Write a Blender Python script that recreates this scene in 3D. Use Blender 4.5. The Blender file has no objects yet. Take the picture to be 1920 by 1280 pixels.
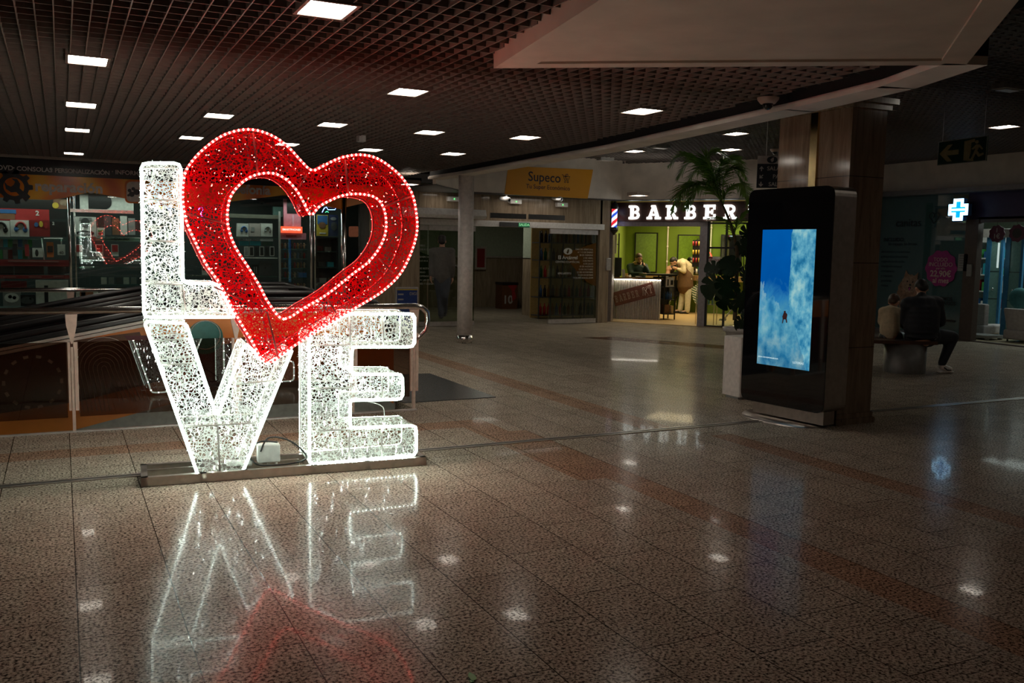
import bpy, bmesh, math, random
from mathutils import Vector, Matrix
from mathutils.geometry import tessellate_polygon
random.seed(7)
SC = bpy.context.scene
COL = SC.collection
# ---------------------------------------------------------------- camera
FPX = 1700.0; CAMH = 1.55
PIT, ROL, YAW = math.radians(5.729), math.radians(1.036), math.radians(26.44)
_fw = Vector((math.sin(YAW)*math.cos(PIT), math.cos(YAW)*math.cos(PIT), -math.sin(PIT)))
_rt = Vector((math.cos(YAW), -math.sin(YAW), 0)); _up = _rt.cross(_fw)
CR = _rt*math.cos(ROL) + _up*math.sin(ROL); CU = _up*math.cos(ROL) - _rt*math.sin(ROL)
CO = Vector((0, 0, CAMH))
cam = bpy.data.cameras.new('camera'); camo = bpy.data.objects.new('camera', cam); COL.objects.link(camo)
cam.sensor_width = 36; cam.lens = FPX/1920*36; cam.clip_start = 0.05; cam.clip_end = 200
camo.matrix_world = Matrix(((CR.x, CU.x, -_fw.x, CO.x), (CR.y, CU.y, -_fw.y, CO.y), (CR.z, CU.z, -_fw.z, CO.z), (0, 0, 0, 1)))
SC.camera = camo
# ---------------------------------------------------------------- world, exposure
w = bpy.data.worlds.new('world'); SC.world = w; w.use_nodes = True
w.node_tree.nodes['Background'].inputs[0].default_value = (0.9, 0.75, 0.6, 1)
w.node_tree.nodes['Background'].inputs[1].default_value = 0.008
SC.view_settings.view_transform = 'Standard'; SC.view_settings.look = 'None'
SC.view_settings.exposure = 0.0; SC.view_settings.gamma = 1.0; SC.view_settings.use_curve_mapping = False
SC.cycles.transparent_max_bounces = 24; SC.cycles.max_bounces = 8
SC.cycles.sample_clamp_indirect = 4.0; SC.cycles.caustics_reflective = False; SC.cycles.caustics_refractive = False
PANEL_L = 23.0      # radiance of the square ceiling panels

def area_lamp(name, loc, sx, sy, power, col, rot=(0, 0, 0)):
    l = bpy.data.lights.new(name, 'AREA'); l.shape = 'RECTANGLE'; l.size = sx; l.size_y = sy; l.energy = power; l.color = col
    o = bpy.data.objects.new(name, l); COL.objects.link(o); o.location = loc; o.rotation_euler = rot
    return o
# lamps on the ceilings of the shops, then fill lamps under the soffit
area_lamp('barber_ceiling_lamp', (13.6, 18.3, 2.62), 2.0, 1.4, 66, (1, 0.80, 0.45), (0, 0, 0.6))
area_lamp('barber_ceiling_lamp', (15.2, 17.4, 2.62), 1.4, 1.4, 40, (1, 0.82, 0.48), (0, 0, 0.6))
area_lamp('phone_shop_ceiling_lamp', (1.2, 16.78, 2.36), 6.6, 0.06, 24, (0.88, 1, 0.92))
area_lamp('phone_shop_ceiling_lamp', (1.0, 18.2, 2.5), 5.0, 0.3, 10, (0.85, 1, 0.92))
area_lamp('phone_shop_ceiling_lamp', (5.6, 18.2, 2.5), 1.6, 0.3, 3, (0.85, 1, 0.92))
area_lamp('pet_shop_ceiling_lamp', (17.0, 11.0, 2.6), 1.2, 2.4, 44, (0.85, 1, 0.95))
area_lamp('corridor_ceiling_lamp', (9.0, 19.6, 2.55), 0.8, 0.8, 9.0, (1, 0.95, 0.8))
area_lamp('soffit_fill_lamp', (8.7, 16.62, 2.64), 1.6, 0.1, 3.5, (1, 0.9, 0.8))  # this and the next: unseen lamps added to brighten the air curtain and entrance
area_lamp('soffit_fill_lamp', (6.7, 16.7, 2.64), 0.3, 0.1, 0.7, (1, 0.9, 0.8))
# ---------------------------------------------------------------- pixel rays used to lay things out
def ray(x, y): return _fw + CR*((x-960)/FPX) + CU*((640-y)/FPX)
def hit(x, y, p, n):
    d = ray(x, y); p = Vector(p); n = Vector(n); return CO + d*((p-CO).dot(n)/d.dot(n))
def G(x, y, z=0.0): return hit(x, y, (0, 0, z), (0, 0, 1))
def PY(x, y, Y): return hit(x, y, (0, Y, 0), (0, 1, 0))
def PX(x, y, X): return hit(x, y, (X, 0, 0), (1, 0, 0))
Z = Vector((0, 0, 1))
# ---------------------------------------------------------------- materials
MATS = {}
def mat(name, col, rough=0.5, metal=0.0, emit=None, es=0.0, spec=0.5, noise=0.0, nscale=20.0, coat=0.0, alpha=1.0, trans=0.0):
    if name in MATS: return MATS[name]
    m = bpy.data.materials.new(name); m.use_nodes = True; nt = m.node_tree; b = nt.nodes['Principled BSDF']
    b.inputs['Base Color'].default_value = (*col, 1); b.inputs['Roughness'].default_value = rough
    b.inputs['Metallic'].default_value = metal; b.inputs['Specular IOR Level'].default_value = spec
    b.inputs['Coat Weight'].default_value = coat; b.inputs['Alpha'].default_value = alpha
    b.inputs['Transmission Weight'].default_value = trans
    if emit: b.inputs['Emission Color'].default_value = (*emit, 1); b.inputs['Emission Strength'].default_value = es
    if not noise: noise = 0.12
    if not (emit and es > 0.5):
        tc = nt.nodes.new('ShaderNodeTexCoord'); n = nt.nodes.new('ShaderNodeTexNoise'); n.inputs['Scale'].default_value = nscale
        n.inputs['Detail'].default_value = 4
        r = nt.nodes.new('ShaderNodeValToRGB'); r.color_ramp.elements[0].position = 0.3; r.color_ramp.elements[1].position = 0.7
        r.color_ramp.elements[0].color = tuple(c*(1-noise) for c in col)+(1,); r.color_ramp.elements[1].color = tuple(min(1, c*(1+noise)) for c in col)+(1,)
        nt.links.new(tc.outputs['Object'], n.inputs['Vector']); nt.links.new(n.outputs['Fac'], r.inputs['Fac']); nt.links.new(r.outputs['Color'], b.inputs['Base Color'])
    MATS[name] = m; return m
def N(nt, t, **k):
    n = nt.nodes.new(t)
    for a, v in k.items():
        if a.startswith('i_'): n.inputs[a[2:].replace('_', ' ')].default_value = v
        else: setattr(n, a, v)
    return n
def Mth(nt, op, a, b=None):
    n = nt.nodes.new('ShaderNodeMath'); n.operation = op
    for i, v in enumerate((a, b)):
        if v is None: continue
        if isinstance(v, (int, float)): n.inputs[i].default_value = v
        else: nt.links.new(v, n.inputs[i])
    return n.outputs[0]
def ramp(nt, fac, stops, interp='LINEAR'):
    r = nt.nodes.new('ShaderNodeValToRGB'); cr = r.color_ramp; cr.interpolation = interp
    while len(cr.elements) < len(stops): cr.elements.new(0.5)
    for e, (p, c) in zip(cr.elements, stops): e.position = p; e.color = (*c, 1) if len(c) == 3 else c
    nt.links.new(fac, r.inputs['Fac']); return r.outputs['Color']
def mixc(nt, f, a, b, mode='MIX'):
    m = nt.nodes.new('ShaderNodeMix'); m.data_type = 'RGBA'; m.blend_type = mode
    for s, v in ((m.inputs['Factor'], f), (m.inputs['A'], a), (m.inputs['B'], b)):
        if isinstance(v, (int, float)): s.default_value = v
        elif isinstance(v, tuple): s.default_value = (*v, 1)
        else: nt.links.new(v, s)
    return m.outputs['Result']

def granite():
    m = bpy.data.materials.new('polished_granite_tiles'); m.use_nodes = True; nt = m.node_tree; b = nt.nodes['Principled BSDF']
    geo = N(nt, 'ShaderNodeNewGeometry'); pos = geo.outputs['Position']
    sep = N(nt, 'ShaderNodeSeparateXYZ'); nt.links.new(pos, sep.inputs[0]); X, Y = sep.outputs[0], sep.outputs[1]
    n1 = N(nt, 'ShaderNodeTexNoise', i_Scale=70.0, i_Detail=4.0, i_Roughness=0.65); nt.links.new(pos, n1.inputs['Vector'])
    n2 = N(nt, 'ShaderNodeTexNoise', i_Scale=6.0, i_Detail=2.0); nt.links.new(pos, n2.inputs['Vector'])
    base = ramp(nt, n1.outputs['Fac'], [(0.0, (0.01, 0.009, 0.008)), (0.40, (0.04, 0.032, 0.027)), (0.46, (0.26, 0.215, 0.165)), (0.55, (0.60, 0.52, 0.41)), (1.0, (0.82, 0.73, 0.60))])
    def band(v, a, c):
        return Mth(nt, 'MULTIPLY', Mth(nt, 'GREATER_THAN', v, a), Mth(nt, 'LESS_THAN', v, c))
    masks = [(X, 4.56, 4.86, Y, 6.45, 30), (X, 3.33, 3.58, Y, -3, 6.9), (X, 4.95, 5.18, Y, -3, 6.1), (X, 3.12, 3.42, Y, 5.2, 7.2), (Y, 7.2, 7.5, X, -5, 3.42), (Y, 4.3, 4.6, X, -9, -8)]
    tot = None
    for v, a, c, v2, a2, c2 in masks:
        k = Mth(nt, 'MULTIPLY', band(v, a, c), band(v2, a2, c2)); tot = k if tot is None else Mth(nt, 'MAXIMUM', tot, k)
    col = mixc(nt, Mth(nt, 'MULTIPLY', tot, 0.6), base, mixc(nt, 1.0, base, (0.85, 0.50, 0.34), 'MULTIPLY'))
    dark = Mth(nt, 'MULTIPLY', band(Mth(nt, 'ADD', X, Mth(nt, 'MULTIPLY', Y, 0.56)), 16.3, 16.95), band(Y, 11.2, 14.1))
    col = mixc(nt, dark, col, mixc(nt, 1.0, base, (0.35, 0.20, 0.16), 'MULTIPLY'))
    # tiles 0.395 wide, joints running away from the camera, staggered
    cmb = N(nt, 'ShaderNodeCombineXYZ'); nt.links.new(Mth(nt, 'ADD', Y, 60.17), cmb.inputs[0]); nt.links.new(Mth(nt, 'ADD', X, 39.5-0.02), cmb.inputs[1])
    br = N(nt, 'ShaderNodeTexBrick', offset=0.37, i_Scale=1.0); br.inputs['Mortar Size'].default_value = 0.003; br.inputs['Mortar Smooth'].default_value = 0.2
    br.inputs['Brick Width'].default_value = 0.6; br.inputs['Row Height'].default_value = 0.395; br.inputs['Bias'].default_value = 0.0
    br.inputs['Color1'].default_value = (1, 1, 1, 1); br.inputs['Color2'].default_value = (0.86, 0.84, 0.84, 1); br.inputs['Mortar'].default_value = (0.12, 0.1, 0.09, 1)
    nt.links.new(cmb.outputs[0], br.inputs['Vector'])
    col = mixc(nt, 1.0, col, br.outputs['Color'], 'MULTIPLY')
    col = mixc(nt, 0.5, col, mixc(nt, 1.0, col, ramp(nt, n2.outputs['Fac'], [(0.35, (0.7, 0.7, 0.7)), (0.65, (1, 1, 1))]), 'MULTIPLY'))
    nt.links.new(col, b.inputs['Base Color'])
    rr = ramp(nt, n2.outputs['Fac'], [(0.3, (0.15,)*3), (0.7, (0.21,)*3)]); nt.links.new(rr, b.inputs['Roughness'])
    b.inputs['Specular IOR Level'].default_value = 0.0
    bp = N(nt, 'ShaderNodeBump', i_Strength=0.05, i_Distance=0.002); n3 = N(nt, 'ShaderNodeTexNoise', i_Scale=14.0, i_Detail=1.0); nt.links.new(pos, n3.inputs['Vector'])
    nt.links.new(Mth(nt, 'SUBTRACT', n3.outputs['Fac'], br.outputs['Fac']), bp.inputs['Height']); nt.links.new(bp.outputs[0], b.inputs['Normal'])
    gl = N(nt, 'ShaderNodeBsdfGlossy'); nt.links.new(rr, gl.inputs['Roughness']); nt.links.new(bp.outputs[0], gl.inputs['Normal'])
    g2 = N(nt, 'ShaderNodeBsdfGlossy'); g2.inputs['Roughness'].default_value = 0.035; nt.links.new(bp.outputs[0], g2.inputs['Normal'])
    gm = N(nt, 'ShaderNodeMixShader'); nt.links.new(ramp(nt, n1.outputs['Fac'], [(0.47, (0.12,)*3), (0.56, (0.30,)*3)]), gm.inputs[0]); nt.links.new(gl.outputs[0], gm.inputs[1]); nt.links.new(g2.outputs[0], gm.inputs[2])
    fr = N(nt, 'ShaderNodeFresnel', i_IOR=1.31); grain = ramp(nt, n1.outputs['Fac'], [(0.44, (0.25,)*3), (0.60, (0.70,)*3)])
    mx = N(nt, 'ShaderNodeMixShader'); nt.links.new(Mth(nt, 'MULTIPLY', fr.outputs[0], grain), mx.inputs[0]); nt.links.new(b.outputs[0], mx.inputs[1]); nt.links.new(gm.outputs[0], mx.inputs[2])
    nt.links.new(mx.outputs[0], nt.nodes['Material Output'].inputs['Surface'])
    return m
def marble(name, c0, c1, rough=0.12, seam=0.0):
    m = bpy.data.materials.new(name); m.use_nodes = True; nt = m.node_tree; b = nt.nodes['Principled BSDF']
    geo = N(nt, 'ShaderNodeNewGeometry'); mp = N(nt, 'ShaderNodeMapping'); mp.inputs['Scale'].default_value = (9, 9, 0.9); nt.links.new(geo.outputs['Position'], mp.inputs[0])
    n = N(nt, 'ShaderNodeTexNoise', i_Scale=2.2, i_Detail=7.0, i_Roughness=0.65, i_Distortion=0.6); nt.links.new(mp.outputs[0], n.inputs['Vector'])
    c = ramp(nt, n.outputs['Fac'], [(0.3, c0), (0.5, tuple((a+d)/2 for a, d in zip(c0, c1))), (0.7, c1)])
    mp2 = N(nt, 'ShaderNodeMapping'); mp2.inputs['Scale'].default_value = (40, 40, 6); nt.links.new(geo.outputs['Position'], mp2.inputs[0])
    v = N(nt, 'ShaderNodeTexNoise', i_Scale=1.5, i_Detail=3.0); nt.links.new(mp2.outputs[0], v.inputs['Vector'])
    c = mixc(nt, 1.0, c, ramp(nt, v.outputs['Fac'], [(0.22, (0.35, 0.3, 0.25)), (0.33, (1, 1, 1))]), 'MULTIPLY')
    if seam:
        sep = N(nt, 'ShaderNodeSeparateXYZ'); nt.links.new(geo.outputs['Position'], sep.inputs[0])
        s = Mth(nt, 'LESS_THAN', Mth(nt, 'MODULO', Mth(nt, 'ADD', sep.outputs[2], 0.07), seam), 0.007)
        c = mixc(nt, s, c, (0.05, 0.035, 0.025))
    nt.links.new(c, b.inputs['Base Color']); b.inputs['Roughness'].default_value = rough; return m
def wood(name, c0, c1, rough=0.3, sc=(1, 12, 12)):
    m = bpy.data.materials.new(name); m.use_nodes = True; nt = m.node_tree; b = nt.nodes['Principled BSDF']
    tc = N(nt, 'ShaderNodeTexCoord'); mp = N(nt, 'ShaderNodeMapping'); mp.inputs['Scale'].default_value = sc; nt.links.new(tc.outputs['Object'], mp.inputs[0])
    n = N(nt, 'ShaderNodeTexNoise', i_Scale=1.5, i_Detail=6.0, i_Distortion=1.2); nt.links.new(mp.outputs[0], n.inputs['Vector'])
    nt.links.new(ramp(nt, n.outputs['Fac'], [(0.3, c0), (0.7, c1)]), b.inputs['Base Color']); b.inputs['Roughness'].default_value = rough; return m
def glass(name, tint=(0.9, 0.95, 0.93), refl=1.0, film=0.0, filmcol=(0.1, 0.1, 0.1)):
    m = bpy.data.materials.new(name); m.use_nodes = True; nt = m.node_tree; nt.nodes.remove(nt.nodes['Principled BSDF'])
    out = nt.nodes['Material Output']
    t = N(nt, 'ShaderNodeBsdfTransparent'); t.inputs[0].default_value = (*tint, 1)
    g = N(nt, 'ShaderNodeBsdfGlossy'); g.inputs['Roughness'].default_value = 0.01; g.inputs['Color'].default_value = (1, 1, 1, 1)
    lw = N(nt, 'ShaderNodeFresnel'); gg = N(nt, 'ShaderNodeNewGeometry'); nt.links.new(Mth(nt, 'SUBTRACT', 1.55, Mth(nt, 'MULTIPLY', gg.outputs['Backfacing'], 1.55-1/1.55)), lw.inputs['IOR'])
    f = Mth(nt, 'MULTIPLY', lw.outputs[0], refl)
    base = t.outputs[0]
    if film:
        d = N(nt, 'ShaderNodeBsdfDiffuse'); d.inputs[0].default_value = (*filmcol, 1)
        mx = N(nt, 'ShaderNodeMixShader'); mx.inputs[0].default_value = film; nt.links.new(base, mx.inputs[1]); nt.links.new(d.outputs[0], mx.inputs[2]); base = mx.outputs[0]
    mx = N(nt, 'ShaderNodeMixShader'); nt.links.new(f, mx.inputs[0]); nt.links.new(base, mx.inputs[1]); nt.links.new(g.outputs[0], mx.inputs[2])
    nt.links.new(mx.outputs[0], out.inputs['Surface']); return m
def webbing(name, col, scale=40.0, th=0.072):
    """glittery net of plastic threads with real holes, lit by the lamps inside it"""
    m = bpy.data.materials.new(name); m.use_nodes = True; nt = m.node_tree; nt.nodes.remove(nt.nodes['Principled BSDF']); out = nt.nodes['Material Output']
    geo = N(nt, 'ShaderNodeNewGeometry')
    nz = N(nt, 'ShaderNodeTexNoise', i_Scale=30.0, i_Detail=1.0); nt.links.new(geo.outputs['Position'], nz.inputs['Vector'])
    va = N(nt, 'ShaderNodeVectorMath', operation='MULTIPLY_ADD'); nt.links.new(nz.outputs['Color'], va.inputs[0]); va.inputs[1].default_value = (0.02,)*3; nt.links.new(geo.outputs['Position'], va.inputs[2])
    v1 = N(nt, 'ShaderNodeTexVoronoi', feature='DISTANCE_TO_EDGE', i_Scale=scale); nt.links.new(va.outputs[0], v1.inputs['Vector'])
    wires = Mth(nt, 'LESS_THAN', v1.outputs['Distance'], th)
    d = N(nt, 'ShaderNodeBsdfDiffuse'); d.inputs[0].default_value = (*col, 1)
    tl = N(nt, 'ShaderNodeBsdfTranslucent'); tl.inputs[0].default_value = (*col, 1)
    g = N(nt, 'ShaderNodeBsdfGlossy'); g.inputs['Roughness'].default_value = 0.3; g.inputs['Color'].default_value = (*col, 1)
    m1 = N(nt, 'ShaderNodeMixShader'); m1.inputs[0].default_value = 0.55; nt.links.new(d.outputs[0], m1.inputs[1]); nt.links.new(tl.outputs[0], m1.inputs[2])
    m2 = N(nt, 'ShaderNodeMixShader'); m2.inputs[0].default_value = 0.12; nt.links.new(m1.outputs[0], m2.inputs[1]); nt.links.new(g.outputs[0], m2.inputs[2])
    t = N(nt, 'ShaderNodeBsdfTransparent')
    m3 = N(nt, 'ShaderNodeMixShader'); nt.links.new(wires, m3.inputs[0]); nt.links.new(t.outputs[0], m3.inputs[1]); nt.links.new(m2.outputs[0], m3.inputs[2])
    nt.links.new(m3.outputs[0], out.inputs['Surface']); return m
def emis(name, col, s): return mat(name, tuple(c*0.5 for c in col), 0.5, emit=col, es=s)

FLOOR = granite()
TRAV = marble('travertine', (0.19, 0.125, 0.08), (0.36, 0.26, 0.18), 0.1, seam=0.78)
TRAVW = marble('travertine_wall', (0.20, 0.15, 0.10), (0.42, 0.33, 0.23), 0.15)
GRIDM = mat('brown_lattice_metal', (0.18, 0.14, 0.115), 0.5)
GRIDR = mat('grey_lattice_metal', (0.15, 0.13, 0.12), 0.5)
VOID = mat('dark_void', (0.012, 0.010, 0.010), 0.9)
PLAST = mat('painted_plaster', (0.50, 0.42, 0.34), 0.7, nscale=3)
WHITEW = mat('off_white_paint', (0.80, 0.73, 0.66), 0.7, nscale=3)
CHROME = mat('polished_steel', (0.85, 0.80, 0.76), 0.17, 1.0)
STEEL = mat('brushed_steel', (0.50, 0.45, 0.41), 0.32, 1.0)
BEIGEM = mat('beige_enamel_metal', (0.55, 0.40, 0.32), 0.4)
ALU = mat('aluminium', (0.62, 0.58, 0.55), 0.35, 0.6)
ALUD = mat('dark_aluminium', (0.20, 0.19, 0.20), 0.4, 0.5)
BRASS = mat('brass', (0.72, 0.55, 0.28), 0.2, 1.0)
BLACK = mat('black_plastic', (0.012, 0.012, 0.013), 0.35)
BLACKG = mat('black_gloss', (0.004, 0.004, 0.005), 0.04, coat=0.3)
RUBBER = mat('black_rubber', (0.015, 0.014, 0.014), 0.3, noise=.01)
WHITE = mat('white_paint', (0.75, 0.73, 0.70), 0.5)
PAPER = mat('white_card', (0.62, 0.61, 0.56), 0.6)
GREY = mat('mid_grey', (0.25, 0.25, 0.24), 0.6)
DGREY = mat('dark_grey', (0.06, 0.06, 0.06), 0.5)
LETTER = mat('grey_lettering', (0.72, 0.64, 0.60), 0.6)
ORANGE = mat('orange_vinyl', (0.85, 0.24, 0.015), 0.4, nscale=1.5, noise=0.35)
RED = mat('red_print', (0.32, 0.02, 0.02), 0.5)
DRED = mat('dark_red_print', (0.22, 0.012, 0.012), 0.5)
BLUE = mat('blue_print', (0.03, 0.11, 0.28), 0.5)
CYAN = mat('cyan_print', (0.03, 0.35, 0.45), 0.5)
GREENP = mat('green_print', (0.05, 0.30, 0.08), 0.5)
YEL = mat('yellow_print', (0.55, 0.38, 0.04), 0.5)
BROWNP = mat('brown_print', (0.18, 0.08, 0.04), 0.5)
PINK = mat('pink_print', (0.70, 0.25, 0.32), 0.5)
PANEL = emis('panel_light', (1.0, 0.92, 0.79), PANEL_L)
GLASS = glass('clear_glass', (0.86, 0.92, 0.89))
GLASSE = glass('entrance_glass', (0.62, 0.68, 0.58), 1.3)
GLASST = glass('tinted_rail_glass', (0.52, 0.42, 0.36), 0.9)
SHELFG = glass('shelf_glass', (0.55, 0.75, 0.68), 2.0, 0.15, (0.3, 0.5, 0.45))
# ---------------------------------------------------------------- mesh builder (world coordinates)
def frame_of(d):
    d = Vector(d).normalized(); a = Z if abs(d.z) < 0.9 else Vector((1, 0, 0))
    s = d.cross(a).normalized(); return s, s.cross(d).normalized()
class MB:
    def __init__(s): s.v = []; s.f = []; s.m = []; s.sm = []
    def add(s, vs, fs, m=0, sm=False):
        o = len(s.v); s.v += [Vector(v) for v in vs]; s.f += [tuple(i+o for i in f) for f in fs]; s.m += [m]*len(fs); s.sm += [sm]*len(fs); return s
    def box(s, a, b, m=0):
        x0, y0, z0 = a; x1, y1, z1 = b
        return s.add([(x0,y0,z0),(x1,y0,z0),(x1,y1,z0),(x0,y1,z0),(x0,y0,z1),(x1,y0,z1),(x1,y1,z1),(x0,y1,z1)], [(0,3,2,1),(4,5,6,7),(0,1,5,4),(1,2,6,5),(2,3,7,6),(3,0,4,7)], m)
    def obox(s, P, R, U, D, r, u, d, m=0, bev=0.0):
        """box from corner-range r=(r0,r1) along R, u along U, d along D, at P"""
        P = Vector(P); c = [P+R*a+U*b+D*e for e in d for b in u for a in r]
        return s.add(c, [(0,2,3,1),(4,5,7,6),(0,1,5,4),(2,6,7,3),(0,4,6,2),(1,3,7,5)], m)
    def tube(s, pts, r, n=10, m=0, closed=False, caps=True):
        pts = [Vector(p) for p in pts]; k = len(pts); rs = r if isinstance(r, (list, tuple)) else [r]*k; vs = []; fs = []
        prev = None
        for i, p in enumerate(pts):
            if closed: d = pts[(i+1) % k]-pts[i-1]
            else: d = pts[min(i+1, k-1)]-pts[max(i-1, 0)]
            if d.length < 1e-9: d = Vector((0, 0, 1))
            d.normalize()
            if prev is None: a, b = frame_of(d)
            else:
                a = prev - d*prev.dot(d)
                if a.length < 1e-6: a, b = frame_of(d)
                a.normalize(); b = a.cross(d)
            prev = a
            for j in range(n):
                t = 2*math.pi*j/n; vs.append(p + (a*math.cos(t)+b*math.sin(t))*rs[i])
        R_ = k if closed else k-1
        for i in range(R_):
            i2 = (i+1) % k
            for j in range(n): fs.append((i*n+j, i*n+(j+1) % n, i2*n+(j+1) % n, i2*n+j))
        s.add(vs, fs, m, True)
        if caps and not closed:
            o = len(s.v)-len(vs); s.f += [tuple(o+j for j in reversed(range(n))), tuple(o+(k-1)*n+j for j in range(n))]; s.m += [m, m]; s.sm += [False, False]
        return s
    def cyl(s, a, b, r, r2=None, n=16, m=0): return s.tube([a, b], [r, r if r2 is None else r2], n, m)
    def lathe(s, c, prof, n=24, m=0, sx=1.0, sy=1.0):
        c = Vector(c); vs = []; fs = []
        for r, z in prof:
            for j in range(n): t = 2*math.pi*j/n; vs.append(c+Vector((r*sx*math.cos(t), r*sy*math.sin(t), z)))
        for i in range(len(prof)-1):
            for j in range(n): fs.append((i*n+j, i*n+(j+1) % n, (i+1)*n+(j+1) % n, (i+1)*n+j))
        s.add(vs, fs, m, True); return s
    def ell(s, c, r, m=0, seg=12, R=None):
        c = Vector(c); vs = []; fs = []; rg = seg//2
        for i in range(rg+1):
            p = math.pi*i/rg
            for j in range(seg):
                t = 2*math.pi*j/seg; q = Vector((r[0]*math.sin(p)*math.cos(t), r[1]*math.sin(p)*math.sin(t), r[2]*math.cos(p)))
                vs.append(c+(R@q if R else q))
        for i in range(rg):
            for j in range(seg): fs.append((i*seg+j, (i+1)*seg+j, (i+1)*seg+(j+1) % seg, i*seg+(j+1) % seg))
        return s.add(vs, fs, m, True)
    def poly(s, loops, P, R, U, d0=0.0, d1=0.0, m=0, m2=None, caps=True):
        """flat outline (first loop) with holes, in the R,U plane at P, thick from d0 to d1 along U x R"""
        if isinstance(loops[0][0], (int, float)): loops = [loops]
        P = Vector(P); D = R.cross(U)*-1
        pts = [Vector((x, y, 0)) for l in loops for x, y in l]; ls = [[Vector((x, y, 0)) for x, y in l] for l in loops]
        tris = tessellate_polygon(ls); n = len(pts)
        f = [P+R*p.x+U*p.y+D*d0 for p in pts]; fs = [tuple(t) for t in tris]
        def orient(t, sgn):
            a, b, c = (pts[i] for i in t); k = (b-a).cross(c-a).z; return t if k*sgn > 0 else t[::-1]
        if caps: s.add(f, [orient(t, 1) for t in fs], m)
        if abs(d1-d0) > 1e-9:
            bk = [P+R*p.x+U*p.y+D*d1 for p in pts]
            if caps: s.add(bk, [orient(t, -1) for t in fs], m)
            o = 0
            for l in loops:
                k = len(l); q = f[o:o+k]+bk[o:o+k]; s.add(q, [(i, (i+1) % k, k+(i+1) % k, k+i) for i in range(k)], m if m2 is None else m2); o += k
        return s
WM = {}
def tagit(o, label=None, cat=None, group=None, kind=None):
    if label: o['label'] = label
    if cat: o['category'] = cat
    if group: o['group'] = group
    if kind: o['kind'] = kind
    return o
def link(name, mb, mats, parent=None, label=None, cat=None, group=None, kind=None, origin=None, bevel=0):
    me = bpy.data.meshes.new(name); vs = mb.v
    if parent is not None: inv = WM[parent.name].inverted(); loc = None; vs2 = [inv@v for v in vs]
    else:
        if origin is None:
            xs = [v.x for v in vs]; ys = [v.y for v in vs]; zs = [v.z for v in vs]
            origin = Vector(((min(xs)+max(xs))/2, (min(ys)+max(ys))/2, min(zs)))
        vs2 = [v-Vector(origin) for v in vs]
    me.from_pydata([tuple(v) for v in vs2], [], mb.f)
    if not isinstance(mats, (list, tuple)): mats = [mats]
    for m in mats: me.materials.append(m)
    for p, mi, sm in zip(me.polygons, mb.m, mb.sm): p.material_index = mi; p.use_smooth = sm
    me.update()
    o = bpy.data.objects.new(name, me); COL.objects.link(o)
    if parent is not None: o.parent = parent; WM[o.name] = WM[parent.name].copy()
    else: o.location = origin; WM[o.name] = Matrix.Translation(origin)
    if bevel:
        b = o.modifiers.new('bevel', 'BEVEL'); b.width = bevel; b.segments = 2; b.limit_method = 'ANGLE'
    return tagit(o, label, cat, group, kind)
def thing(name, loc, label, cat, group=None, rz=0.0):
    o = bpy.data.objects.new(name, None); COL.objects.link(o); o.location = loc; o.rotation_euler = (0, 0, rz); o.empty_display_size = 0.1
    WM[o.name] = Matrix.Translation(Vector(loc)) @ Matrix.Rotation(rz, 4, 'Z')
    return tagit(o, label, cat, group)
def dup(o, loc=None, label=None, parent=None):
    c = o.copy(); COL.objects.link(c)
    if parent is not None: c.parent = parent
    WM[c.name] = WM[o.name].copy()
    if loc is not None: c.location = loc; WM[c.name] = Matrix.Translation(Vector(loc)) @ Matrix.Rotation(c.rotation_euler.z, 4, 'Z')
    if label: c['label'] = label
    for ch in list(o.children): dup(ch, parent=c)
    return c
def B(name, a, b, m, **k): return link(name, MB().box(a, b), m, **k)
_txt = {}
def text(name, s, size, P, R, U, m, parent=None, ext=0.003, align='CENTER', bold=0.0, space=1.0, off=0.0, **k):
    cu = bpy.data.curves.new('t', 'FONT'); cu.body = s; cu.size = size; cu.extrude = ext; cu.align_x = align; cu.align_y = 'CENTER'
    cu.offset = bold*size; cu.space_character = space; cu.resolution_u = 3
    o = bpy.data.objects.new('t', cu); COL.objects.link(o)
    dg = bpy.context.evaluated_depsgraph_get(); me = bpy.data.meshes.new_from_object(o.evaluated_get(dg))
    D = R.cross(U); P = Vector(P)
    mb = MB(); mb.add([P+R*v.co.x+U*v.co.y+D*(v.co.z+ext+off) for v in me.vertices], [tuple(p.vertices) for p in me.polygons])
    bpy.data.objects.remove(o); bpy.data.curves.remove(cu); bpy.data.meshes.remove(me)
    return link(name, mb, m, parent=parent, **k)
def catmull(pts, n=6, closed=True):
    out = []; k = len(pts); P = [Vector(p) for p in pts]
    for i in range(k if closed else k-1):
        p0 = P[i-1] if closed or i else P[i]; p1 = P[i]; p2 = P[(i+1) % k]; p3 = P[(i+2) % k] if closed or i+2 < k else p2
        for j in range(n):
            t = j/n; out.append(0.5*((2*p1)+(p2-p0)*t+(2*p0-5*p1+4*p2-p3)*t*t+(3*p1-p0-3*p2+p3)*t**3))
    if not closed: out.append(P[-1])
    return out
def rounded(pts, r, n=4):
    """polygon with its corners rounded; r a number or list"""
    out = []; k = len(pts)
    for i in range(k):
        ri = r[i] if isinstance(r, list) else r
        a, p, b = Vector(pts[i-1]), Vector(pts[i]), Vector(pts[(i+1) % k])
        if ri <= 0: out.append(p); continue
        da, db = (a-p), (b-p); ra = min(ri, da.length*0.45); rb = min(ri, db.length*0.45); q0 = p+da.normalized()*ra; q1 = p+db.normalized()*rb
        for j in range(n+1): t = j/n; out.append(q0*(1-t)**2+p*2*t*(1-t)+q1*t*t)
    return out
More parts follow.
